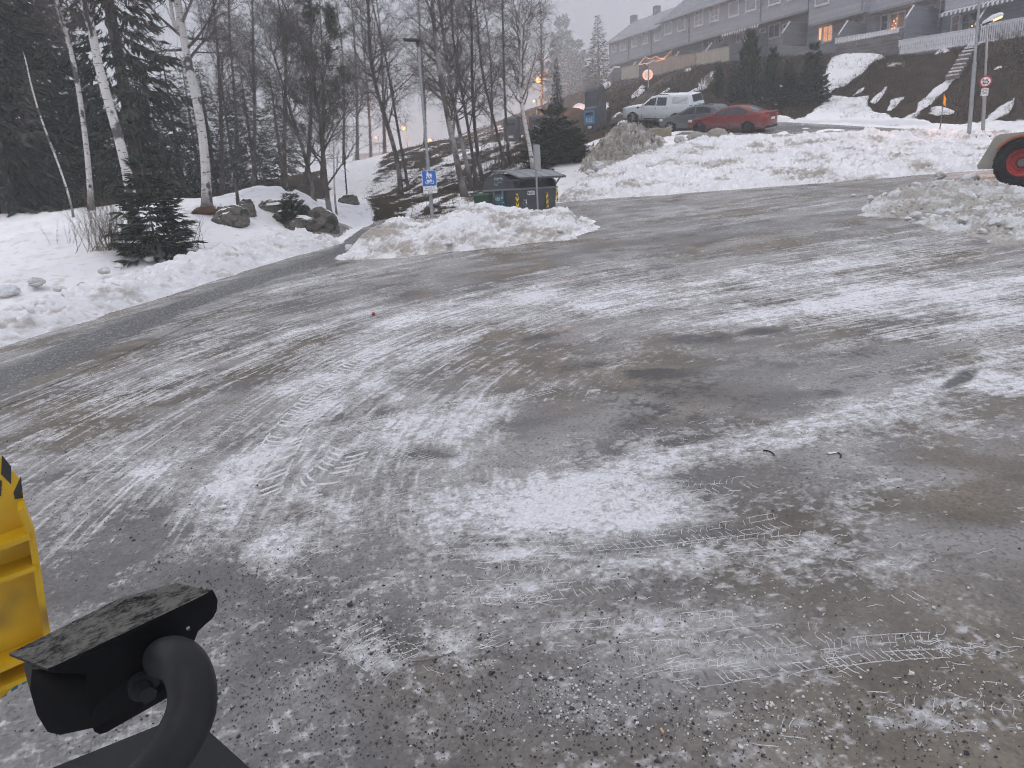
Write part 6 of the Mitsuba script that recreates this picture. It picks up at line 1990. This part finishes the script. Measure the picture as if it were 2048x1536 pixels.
scene['rock_mat'] = principled(mikit.proc(snowy_rock), 0.85, 0.25)
scene['soil_mat'] = principled(grainy((0.085, 0.05, 0.032), 0.6, 7), 0.95, 0.1)
scene['ice_lump'] = principled(dirty_snow(white=(0.66, 0.68, 0.70), dirt=(0.40, 0.36, 0.29), amount=0.03, scale=2.2, grit=0.4), 0.5, 0.4)
for (u, v, d, size, seed, lab) in ((466, 453, 24.5, (0.62, 0.5, 0.6), 3, 'split grey boulder sticking out of the snow below the broken snag'), (447, 447, 24.9, (0.28, 0.3, 0.4), 5, 'small dark rock leaning on the split boulder'), (548, 408, 26.8, (0.65, 0.4, 0.35), 7, 'flat grey rock showing through the snow left of the green bush'),
                                (572, 428, 26.2, (0.5, 0.4, 0.4), 8, 'grey rock below the green bush'), (638, 448, 26.4, (0.72, 0.6, 0.85), 11, 'rounded brown grey boulder at the end of the snowy hump'), (604, 460, 25.8, (0.6, 0.45, 0.5), 13, 'mossy boulder under the green bush'),
                                (598, 402, 27.4, (0.4, 0.3, 0.35), 15, 'dark rock above the green bush'), (700, 425, 33, (0.5, 0.4, 0.4), 17, 'grey rock beside the path behind the hump'), (492, 432, 25.6, (0.35, 0.3, 0.45), 19, 'brown mossy rock at the foot of the broken snag')):
    p = foot(u, v, d)
    k = thing('boulder', lab, 'boulder')
    m = rock(np.array(size) * [1.0, 1.0, 0.9], seed, sub=2)
    m.vertices = np.round(m.vertices / 0.09) * 0.035 + m.vertices * 0.61
    m.apply_translation(p + [0, 0, 0.02])
    scene[k] = mikit.ply(m, 'rock_mat', smooth=False)
scene['pale_stone'] = principled(grainy((0.34, 0.32, 0.28), 0.4, 5), 0.85, 0.25)
for (u, v, d, size, seed, lab) in ((1434, 271, 38.6, (0.5, 0.35, 0.3), 51, 'pale flat stone on the snow edge under the middle of the red saloon'), (1395, 276, 38.0, (0.6, 0.35, 0.2), 52, 'long pale stone on the snow edge under the bonnet of the red saloon'), (1384, 282, 37.4, (0.25, 0.2, 0.22), 53, 'small dark stone at the snow edge below the grey hatchback')):
    k = thing('boulder', lab, 'boulder')
    m = rock(size, seed)
    m.apply_translation(foot(u, v, d) + [0, 0, 0.16])
    scene[k] = mikit.ply(m, 'pale_stone', smooth=25)
kb = thing('timber_block', 'squared old timber block lying in front of the grey hatchback', 'timber')
scene[kb] = mikit.ply(at(box([-0.85, -0.2, 0], [0.85, 0.2, 0.5], 0.04), frame(foot(1312, 262, 41.2), unit(np.array([1, -0.35, 0])), unit(np.array([0.35, 1, 0])), [0, 0, 1])), principled(grainy((0.30, 0.26, 0.19), 0.4, 4), 0.85, 0.2))
kd = thing('soil_clod', 'dark clods of soil lying in the snow right of the tall lamp post', 'soil')
m = cat(*[at(rock((0.28, 0.2, 0.16), 60 + i), frame(foot(1953 + 11 * i, 301 - 3 * i, 33) + [0, 0, 0.3], [1, 0, 0], [0, 1, 0], [0, 0, 1])) for i in range(3)])
scene[kd] = mikit.ply(m, 'soil_mat', smooth=30)
mnd = thing('soil_mound', 'bare brown soil ring with roots at the foot of the forked birch', 'soil')
m = rock((0.62, 0.42, 0.2), 23)
m.apply_translation(foot(416, 424, 24.8))
scene[mnd] = mikit.ply(m, 'soil_mat', smooth=True)
sn = thing('tree_stump', 'short broken dead stem standing on the snowy hump', 'tree stump')
s0_, s1_ = foot(477, 420, 25.8), P(469, 357, 25.8)
scene[sn] = mikit.ply(tube([s0_ - [0, 0, 0.2], s0_ * 0.5 + s1_ * 0.5 + [0.02, 0, 0], s1_], [0.085, 0.06, 0.035], 8), 'grey_bark', smooth=40)
tgm = thing('trail_tag', 'small blue and white tag on the trunk of the leaning birch', 'tag')
tq = sign_frame(P(262, 374, 21.75))
add('plate', at(plate(0.15, 0.09, 0.01, 0.01), tq), 'sign_blue', tgm)
add('stripe', at(flat(shapely.box(-0.06, -0.005, 0.06, 0.02), 0.0105), tq), 'sign_white', tgm)
LUMPS = [(1255, 292, 37.6, .42, 'bank'), (1195, 320, 35.2, .30, 'bank'), (1300, 345, 33.4, .22, 'bank'), (1360, 292, 36.4, .3, 'bank'), (1180, 338, 34.8, .2, 'bank'), (1420, 335, 32.4, .2, 'bank'), (1540, 318, 33, .25, 'bank'), (1480, 350, 31.5, .16, 'bank'),
         (1878, 362, 0, .20, 'lot'), (1832, 381, 0, .14, 'lot'), (1940, 368, 0, .22, 'lot'), (1795, 420, 0, .12, 'lot'), (1768, 405, 0, .10, 'lot'), (1890, 440, 0, .13, 'lot'), (1830, 445, 0, .11, 'lot'), (1955, 436, 0, .14, 'lot'), (1990, 462, 0, .12, 'lot'), (1925, 455, 0, .10, 'lot'),
         (1740, 408, 0, .10, 'lot'), (1705, 402, 0, .07, 'lot'), (2020, 470, 0, .12, 'lot'), (1860, 400, 0, .12, 'lot'), (1905, 398, 0, .11, 'lot'), (2010, 430, 0, .1, 'lot'), (1815, 452, 0, .07, 'lot'), (1785, 438, 0, .06, 'lot'), (1960, 480, 0, .08, 'lot'),
         (75, 578, 0, .26, 'left'), (20, 597, 0, .3, 'left'), (210, 555, 0, .2, 'left'), (300, 530, 0, .16, 'left'), (240, 545, 0, .14, 'left'), (120, 592, 0, .16, 'left'), (760, 485, 0, .16, 'isl'), (845, 490, 0, .14, 'isl'), (980, 484, 0, .13, 'isl'), (1120, 478, 0, .10, 'isl'), (1030, 486, 0, .10, 'isl'), (700, 512, 0, .13, 'isl'), (900, 503, 0, .09, 'isl')]
WHERE = {'bank': 'lump of packed snow lying on the long snow bank below the parked cars', 'lot': 'broken icy lump in the low heap before the red wheel', 'left': 'lump of snow on the ploughed edge along the left of the road', 'isl': 'lump of packed snow stuck in the heap before the waste container'}
for i, (u, v, d, r, where) in enumerate(LUMPS):
    p = on_lot(u, v) if where in ('lot', 'isl') else (hit(u, v) if d == 0 else foot(u, v, d))
    k = thing('snow_lump', WHERE[where], 'snow lump', {'bank': 'lumps on the snow bank', 'lot': 'lumps in the low heap', 'left': 'lumps on the left road edge', 'isl': 'lumps in the snow heap'}[where])
    r = r * 0.7 if where == 'left' else r
    m = rock((r * 1.15, r, r * 0.8), 30 + i, sub=3)
    m.vertices += m.vertices * (meshkit.fbm(m.vertices * 9 + i, 2, i)[:, None] - 0.5) * 0.5
    m.apply_transform(trimesh.transformations.rotation_matrix(i * 1.7, [0, 0, 1]))
    m.apply_translation(p + [0, 0, {'bank': 0.22, 'lot': 0.15, 'left': 0.16, 'isl': 0.22}[where]])
    scene[k] = mikit.ply(m, 'ice_lump', smooth=30)


# ------------------------------------------------------------------ the machine at the right edge
scene['rim_red'] = principled(grainy((0.36, 0.022, 0.018), 0.25, 5), 0.45, 0.5)
scene['loader_grey'] = principled(grainy((0.36, 0.35, 0.31), 0.15, 4), 0.55, 0.4)
scene['loader_rust'] = principled(grainy((0.38, 0.12, 0.04), 0.35, 6), 0.6, 0.4)
scene['yellow_paint'] = principled(grainy((0.52, 0.315, 0.006), 0.2, 7, dirt=(0.13, 0.08, 0.025), dirt_at=0.60), 0.45, 0.4)
wl = thing('wheel_loader', 'machine with red rimmed tyres and pale grey side plate, cut by the right edge', 'wheel loader')
wc = P(2043, 328, 20.4)
WR = 0.66
wc[2] = float(lot_z(wc[0], wc[1])) + WR - 0.02
axis = unit((EYE - wc) * [1, 1, 0] + np.array([2.0, 0.0, 0]))
fwd_ = np.cross([0, 0, 1.0], axis)


def loader_wheel(c):
    prof = np.array([[WR * 0.54, -0.22], [WR * 0.90, -0.23], [WR * 0.97, -0.17], [WR * 0.98, 0], [WR * 0.97, 0.17], [WR * 0.90, 0.23], [WR * 0.54, 0.22], [WR * 0.54, -0.22]])
    tf = frame(c, fwd_, np.cross(axis, fwd_), axis)
    ty = trimesh.creation.revolve(prof, sections=48)
    lugs = []
    for i in range(22):
        for s in (1, -1):
            a = (i + (0.25 if s > 0 else 0.75)) * 2 * np.pi / 22
            lg = box([WR * 0.955, -0.035, 0.0], [WR * 1.02, 0.035, 0.215], 0.01)
            lg.vertices[:, 1] += lg.vertices[:, 2] * 0.6
            if s < 0:
                lg.vertices[:, 2] *= -1
                lg.invert()
            lg.apply_transform(trimesh.transformations.rotation_matrix(a, [0, 0, 1]))
            lugs.append(lg)
    k = add('wheel', at(ty, tf), 'rubber', wl, smooth=40)
    add('tread', at(cat(*lugs), tf), 'rubber', k)
    rp = np.array([[0.0, 0.02], [0.14, 0.02], [0.15, 0.06], [WR * 0.44, 0.05], [WR * 0.47, 0.16], [WR * 0.53, 0.19], [WR * 0.55, 0.235], [WR * 0.57, 0.235], [WR * 0.55, 0.10], [0.0, -0.05]])
    add('rim', at(trimesh.creation.revolve(rp, sections=40), tf), 'rim_red', k, smooth=35)
    add('hub', at(trimesh.creation.cylinder(0.11, 0.16, sections=8), frame(c + axis * 0.08, fwd_, np.cross(axis, fwd_), axis)), 'stone_grey', k)
    for a in range(8):
        b_ = trimesh.creation.cylinder(0.016, 0.03, sections=6)
        b_.apply_translation([0.16 * math.cos(a * np.pi / 4), 0.16 * math.sin(a * np.pi / 4), 0.065])
        add('wheel_bolt', at(b_, tf), 'stone_grey', k)


loader_wheel(wc)
left = -fwd_ if (-fwd_ @ RIGHT) < 0 else fwd_
tfl = frame(wc, -left, unit(np.cross([0, 0, 1.0], -left)), [0, 0, 1])    # x towards the right of the picture
side = 1 if tfl[:3, 1] @ (EYE - wc) > 0 else -1
near = -0.05
pl_ = trimesh.creation.extrude_polygon(shapely.Polygon([(-1.0, -0.10), (-0.40, -0.14), (-0.32, 0.35), (-0.05, 0.72), (0.5, 0.74), (0.5, 0.83), (-0.58, 0.80), (-0.68, 0.72), (-1.02, -0.02)]).buffer(0.02), 0.5)
vv = pl_.vertices.copy()
pl_.vertices = np.stack([vv[:, 0], (vv[:, 2] - 0.25) - side * 0.62, vv[:, 1]], 1)
pl_.fix_normals()
add('side_plate', at(pl_, tfl), 'loader_grey', wl)
fd = []
for a0 in np.linspace(np.pi * 0.32, np.pi * 0.86, 10):
    pass
ang_ = np.linspace(np.pi * 0.2, np.pi * 0.80, 14)
ring = [(0.76 * math.cos(a), 0.76 * math.sin(a)) for a in ang_] + [(0.70 * math.cos(a), 0.70 * math.sin(a)) for a in ang_[::-1]]
fm = trimesh.creation.extrude_polygon(shapely.Polygon(ring), 0.52)
vv = fm.vertices.copy()
fm.vertices = np.stack([vv[:, 0], vv[:, 2] - 0.26 - side * 0.10, vv[:, 1]], 1)
fm.fix_normals()
add('mudguard', at(fm, tfl), 'loader_rust', wl)
add('chassis', at(box([-0.3, -2.2, 0.0], [2.4, -0.9, 0.75], 0.06) if side > 0 else box([-0.3, 0.9, 0.0], [2.4, 2.2, 0.75], 0.06), tfl), 'loader_grey', wl)
add('engine_hood', at(box([0.35, -2.0, 0.76], [2.2, -1.0, 1.25], 0.1) if side > 0 else box([0.35, 1.0, 0.76], [2.2, 2.0, 1.25], 0.1), tfl), 'rim_red', wl)
loader_wheel(wc + (-left) * 2.1 + np.array([0, 0, 0]) + [0, 0, float(lot_z(*(wc - left * 2.1)[:2]) - lot_z(*wc[:2]))])

# ------------------------------------------------------------------ foreground: plough end, mirror, machine body
pw = thing('snow_plough', 'yellow ribbed snow plough end with a black striped top corner, at the left edge', 'snow plough')
# the plough stands on the ice, its back towards the viewer: x along the plate towards the right in the picture, z up
A_ = P(92, 1250, 3.15)
B_ = P(0, 905, 3.15)
pn = unit(np.array([0.55, -0.83, 0]))          # faces the viewer
pxv = np.cross([0, 0, 1.0], pn)
pxv = pxv if pxv @ RIGHT > 0 else -pxv


def on_plough(u, v):
    d = ray(u, v)
    t = ((A_ - EYE) @ pn) / (d @ pn)
    q = EYE + t * d - A_
    return q @ pxv, q[2]


edge_pts = [on_plough(*q) for q in ((-8, 905), (43, 965), (47, 998), (62, 1055), (94, 1262), (56, 1350), (0, 1398), (-120, 1460), (-420, 1540), (-420, 900), (-120, 880))]
tfpw = frame(A_, pxv, pn, [0, 0, 1])


def pprism(outline, y0, y1):
    pg = shapely.Polygon(outline).buffer(0)
    m = trimesh.creation.extrude_polygon(pg, y1 - y0)
    v = m.vertices.copy()
    m.vertices = np.stack([v[:, 0], v[:, 2] + y0, v[:, 1]], 1)
    m.fix_normals()
    return at(m, tfpw)


add('mouldboard', pprism(edge_pts, -0.03, 0.0), 'yellow_paint', pw)
# the outer flange and the ribs stand out towards the viewer
fl = [on_plough(*q) for q in ((41, 1000), (62, 1055), (94, 1262), (60, 1345))]
flm = shapely.LineString(fl).buffer(0.012, cap_style='flat')
mm_ = trimesh.creation.extrude_polygon(flm, 0.11)
v_ = mm_.vertices.copy()
mm_.vertices = np.stack([v_[:, 0], v_[:, 2] + 0.002, v_[:, 1]], 1)
mm_.fix_normals()
add('flange', at(mm_, tfpw), 'yellow_paint', pw)
for (a_, b_) in (((-300, 1185), (58, 1052)), ((-300, 1240), (70, 1112)), ((-300, 1440), (88, 1272)), ((-300, 1475), (70, 1318))):
    r0, r1 = np.array(on_plough(*a_)), np.array(on_plough(*b_))
    rb = shapely.LineString([r0, r1]).buffer(0.010, cap_style='flat')
    m = trimesh.creation.extrude_polygon(rb, 0.13)
    v_ = m.vertices.copy()
    m.vertices = np.stack([v_[:, 0], v_[:, 2] + 0.003, v_[:, 1]], 1)
    m.fix_normals()
    add('rib', at(m, tfpw), 'yellow_paint', pw)
for q4 in (((4, 910), (22, 932), (22, 968), (2, 948)), ((42, 952), (46, 995), (30, 998), (27, 985)), ((-30, 940), (4, 962), (2, 992), (-30, 975))):
    pts4 = [on_plough(*q) for q in q4]
    m = pprism(pts4, 0.001, 0.004)
    add('black_stripe', m, 'sign_black', pw)
scene['teal_paint'] = principled((0.03, 0.20, 0.20), 0.5, 0.4)
for q4 in (((-4, 1408), (14, 1398), (12, 1382), (-6, 1394)), ((22, 1392), (36, 1384), (36, 1370), (22, 1378)), ((44, 1378), (58, 1370), (57, 1356), (44, 1364)), ((-40, 1424), (-18, 1414), (-18, 1398), (-40, 1410))):
    add('teal_stripe', pprism([on_plough(*q) for q in q4], -0.034, -0.031), 'teal_paint', pw)
gsl = np.array([on_plough(*q) for q in ((-300, 1190), (55, 1050))])
# mirror housing on its bent arm


def dusty(base, dust):
    def fn(p, n, uv):
        q = fbm(p.x * 60, p.y * 60, p.z * 60)
        s = fbm(p.x * 240, p.y * 240, p.z * 240)
        top = smoothstep(0.45, 0.85, n.z)
        return mix(base, dust, top * smoothstep(0.30, 0.66, 0.55 * q + 0.45 * s))
    return mikit.proc(fn)


scene['mirror_black'] = principled(dusty((0.004, 0.0042, 0.005), (0.12, 0.115, 0.10)), 0.55, 0.12)
scene['arm_black'] = principled(grainy((0.014, 0.0145, 0.016), 0.5, 18), 0.5, 0.22)
mr = thing('wing_mirror', 'black sheet metal mirror guard with dusty top on the machine beside the viewer', 'mirror')
DM = 0.95
Lc = P(110, 1330, DM)                # near lower edge, left end
ax_ = unit(P(425, 1180, DM + 0.10) - P(100, 1338, DM - 0.02))      # along the guard, to the right
upm = unit(np.array([0, 0, 1.0]) - ax_ * ax_[2])
inn = np.cross(upm, ax_)
if inn @ FWD < 0:
    inn = -inn
tfm = frame(P(100, 1338, DM - 0.02), ax_, inn, upm)


def on_mirror(u, v, y=0.0):
    d = ray(u, v)
    o = tfm[:3, 3] + inn * y
    t = ((o - EYE) @ inn) / (d @ inn)
    q = EYE + t * d - o
    return q @ ax_, q @ upm


def mprism(outline, y0, y1, holes=()):
    pg = shapely.Polygon(outline, holes).buffer(0)
    m = trimesh.creation.extrude_polygon(pg, y1 - y0)
    v = m.vertices.copy()
    m.vertices = np.stack([v[:, 0], v[:, 2] + y0, v[:, 1]], 1)
    m.fix_normals()
    return at(m, tfm)


def ring_(u, v, r_px):
    c = np.array(on_mirror(u, v))
    r = r_px * DM / F_PX
    return [tuple(c + r * np.array([math.cos(a), math.sin(a)])) for a in np.linspace(0, 2 * np.pi, 14, endpoint=False)]


front = shapely.Polygon([on_mirror(*q) for q in ((96, 1338), (172, 1312), (300, 1248), (425, 1182), (434, 1200), (432, 1222), (424, 1236), (395, 1262), (386, 1285), (385, 1308), (360, 1380), (212, 1464), (200, 1467), (190, 1462), (182, 1440), (178, 1400), (176, 1352), (172, 1345), (100, 1345))]).buffer(0.004).buffer(-0.003)
hol = [ring_(377, 1257, 5), ring_(300, 1394, 6)]
add('guard', mprism(list(front.exterior.coords), 0.0, 0.004, hol), 'mirror_black', mr)
# dusty top: from the front's upper edge back and away
te = [on_mirror(*q) for q in ((96, 1338), (172, 1312), (300, 1248), (425, 1182))]
t0, t1 = tfm[:3, :3] @ np.array([te[0][0], 0, te[0][1]]) + tfm[:3, 3], tfm[:3, :3] @ np.array([te[-1][0], 0, te[-1][1]]) + tfm[:3, 3]
back0, back1, backm = P(18, 1307, DM + 0.06), P(352, 1166, DM + 0.19), P(240, 1196, DM + 0.16)
crn = P(425, 1178, DM + 0.10)
top_pts = np.array([t0, t0 * 0.66 + t1 * 0.34, t0 * 0.33 + t1 * 0.67, t1, back1, backm, back0])
cen = top_pts.mean(0)
nrm_ = unit(np.cross(t1 - t0, back1 - t1))
nrm_ = nrm_ if nrm_[2] > 0 else -nrm_
vt = np.vstack([top_pts, top_pts - nrm_ * 0.004, [cen], [cen - nrm_ * 0.004]])
n7 = len(top_pts)
ft = [[i, (i + 1) % n7, 2 * n7] for i in range(n7)] + [[(i + 1) % n7 + n7, i + n7, 2 * n7 + 1] for i in range(n7)] + [[i, i + n7, (i + 1) % n7 + n7] for i in range(n7)] + [[i, (i + 1) % n7 + n7, (i + 1) % n7] for i in range(n7)]
tm = trimesh.Trimesh(vt, np.array(ft), process=False)
tm.fix_normals()
add('dusty_top', tm, 'mirror_black', mr)
# rounded mirror shell behind the guard
sh_pts = [P(64, 1338, DM + 0.02), P(60, 1380, DM + 0.02), P(74, 1430, DM + 0.02), P(95, 1464, DM + 0.02), P(120, 1470, DM + 0.02), P(190, 1455, DM + 0.02), P(200, 1350, DM + 0.03), P(330, 1270, DM + 0.09), P(350, 1370, DM + 0.07)]
shl = trimesh.convex.convex_hull(np.vstack([np.array(sh_pts), np.array(sh_pts) + inn * 0.07 + [0, 0, -0.004]]))
add('shell', shl, 'mirror_black', mr, smooth=35)
# bolt
bc = tfm[:3, :3] @ np.array([on_mirror(284, 1368)[0], -0.006, on_mirror(284, 1368)[1]]) + tfm[:3, 3]
tfb = frame(bc, ax_, upm, -inn)
add('washer', at(trimesh.creation.cylinder(0.020, 0.012, sections=20), tfb), 'arm_black', mr)
hx = trimesh.creation.cylinder(0.012, 0.026, sections=6)
hx.apply_translation([0, 0, 0.014])
add('bolt', at(hx, tfb), 'arm_black', mr)
arm = thing('mirror_arm', 'thick bent black tube carrying the mirror guard from below', 'mirror arm')
ap = resample([P(330, 1316, DM + 0.055), P(352, 1318, DM + 0.01), P(378, 1350, DM - 0.03), P(383, 1420, DM - 0.06), P(350, 1490, DM - 0.08), P(300, 1560, DM - 0.09), P(230, 1660, DM - 0.09), P(180, 1800, DM - 0.05)], 40)
scene[arm] = mikit.ply(tube(ap, np.linspace(0.0285, 0.030, 40), 24), 'arm_black', smooth=40)
scene['rubber_sheet'] = principled(grainy((0.022, 0.022, 0.024), 0.25, 9), 0.6, 0.2)
fdr = thing('machine_fender', 'flat black rubbery fender of the viewer\'s own machine at the bottom edge', 'fender')
ND = 1.55
fp = [P(u, v, ND * (1536 - 0) / 1536 * k_) for u, v, k_ in ((100, 1536, 1.0), (330, 1452, 1.06), (382, 1436, 1.07), (440, 1470, 1.0), (512, 1540, 0.94), (560, 1640, 0.88), (0, 1700, 0.88))]
zc = np.mean([q[2] for q in fp])
fp = np.array(fp)
pln = shapely.Polygon(fp[:, :2]).convex_hull
msh = trimesh.creation.extrude_polygon(pln, 0.03)
cf, *_ = np.linalg.lstsq(np.c_[fp[:, :2], np.ones(len(fp))], fp[:, 2], rcond=None)
msh.vertices[:, 2] += msh.vertices[:, :2] @ cf[:2] + cf[2] - 0.03
add('panel', msh, 'rubber_sheet', fdr)

# ------------------------------------------------------------------ small things on the ice
def twig(name, label, catg, pts, r, mat):
    q = [on_lot(*p) + [0, 0, 0.012] for p in pts]
    k = thing(name, label, catg)
    scene[k] = mikit.ply(tube(resample(q, 8), r, 5), mat, smooth=True)


twig('twig', 'short dark crooked twig lying on the ice right of the middle', 'twig', [(1526, 903), (1538, 905), (1548, 914)], 0.006, 'sign_black')
twig('twig', 'long thin twig lying on the ice near the bottom centre', 'twig', [(824, 1327), (862, 1322), (905, 1309)], 0.004, 'wood_old')
twig('twig', 'tiny dark bent scrap beside the white paper scrap', 'twig', [(1676, 908), (1682, 915), (1680, 918)], 0.006, 'sign_black')
sc_ = thing('paper_scrap', 'small white scrap of paper on the grey ice beside a dark bent scrap', 'paper scrap')
m = box([-0.035, -0.012, 0], [0.035, 0.012, 0.006], 0.002)
scene[sc_] = mikit.ply(at(m, frame(on_lot(1664, 909) + [0, 0, 0.012], unit(np.array([1, 0.1, 0.05])), unit(np.array([-0.1, 1, 0])), [0, 0, 1])), 'sign_white')
cs_ = thing('cigarette_end', 'pale orange cigarette end on the ice near the bottom right', 'litter')
scene[cs_] = mikit.ply(tube([on_lot(1322, 1461) + [0, 0, 0.012], on_lot(1327, 1470) + [0, 0, 0.012]], 0.006, 7), principled((0.62, 0.38, 0.24), 0.8, 0.2), smooth=40)
rd_ = thing('red_ball', 'tiny red ball lying on the ice left of the middle', 'ball')
m = trimesh.creation.icosphere(2, 0.032)
m.apply_translation(on_lot(747, 631) + [0, 0, 0.03])
scene[rd_] = mikit.ply(m, 'lamp_red', smooth=True)


# ------------------------------------------------------------------ labels that count look-alikes from the left
ORD = ['first', 'second', 'third', 'fourth', 'fifth', 'sixth', 'seventh', 'eighth', 'ninth', 'tenth', 'eleventh', 'twelfth', 'thirteenth', 'fourteenth', 'fifteenth', 'sixteenth', 'seventeenth', 'eighteenth', 'nineteenth', 'twentieth', 'twenty-first', 'twenty-second']


def mid_u(key):
    us = []
    for k_, s_ in scene.items():
        if k_ == key or k_.startswith(key + '__'):
            if s_.get('type') == 'ply':
                v_ = meshkit.WRITTEN[s_['filename']][0]
                c_ = v_.mean(0) if 'to_world' not in s_ else (np.array(T(s_['to_world']).matrix, float) @ np.r_[v_.mean(0), 1])[:3]
                us.append(px(c_)[0])
    return float(np.mean(us))


for grp, what in (('leafless trees behind the snowy hump', 'of the tall brownish purple leafless trees behind the snowy hump'), ('leafless trees in the fog', 'of the leafless trees fading in the fog above the slope'), ('spruces at the back of the wood', 'of the dark spruces deep at the back of the wood'),
                  ('festive bulbs at the windows', 'of the tiny warm festive bulbs at the ground floor windows'), ('lumps in the low heap', 'of the icy lumps in the low heap before the red wheel'), ('lumps on the snow bank', 'of the snow lumps on the long bank below the cars'),
                  ('lumps on the left road edge', 'of the snow lumps on the ploughed left road edge'), ('lumps in the snow heap', 'of the lumps stuck in the heap before the waste container')):
    ks = sorted([k_ for k_, d_ in labels.items() if d_.get('group') == grp], key=mid_u)
    for o_, k_ in zip(ORD, ks):
        labels[k_]['label'] = f'{o_} from the left {what}'
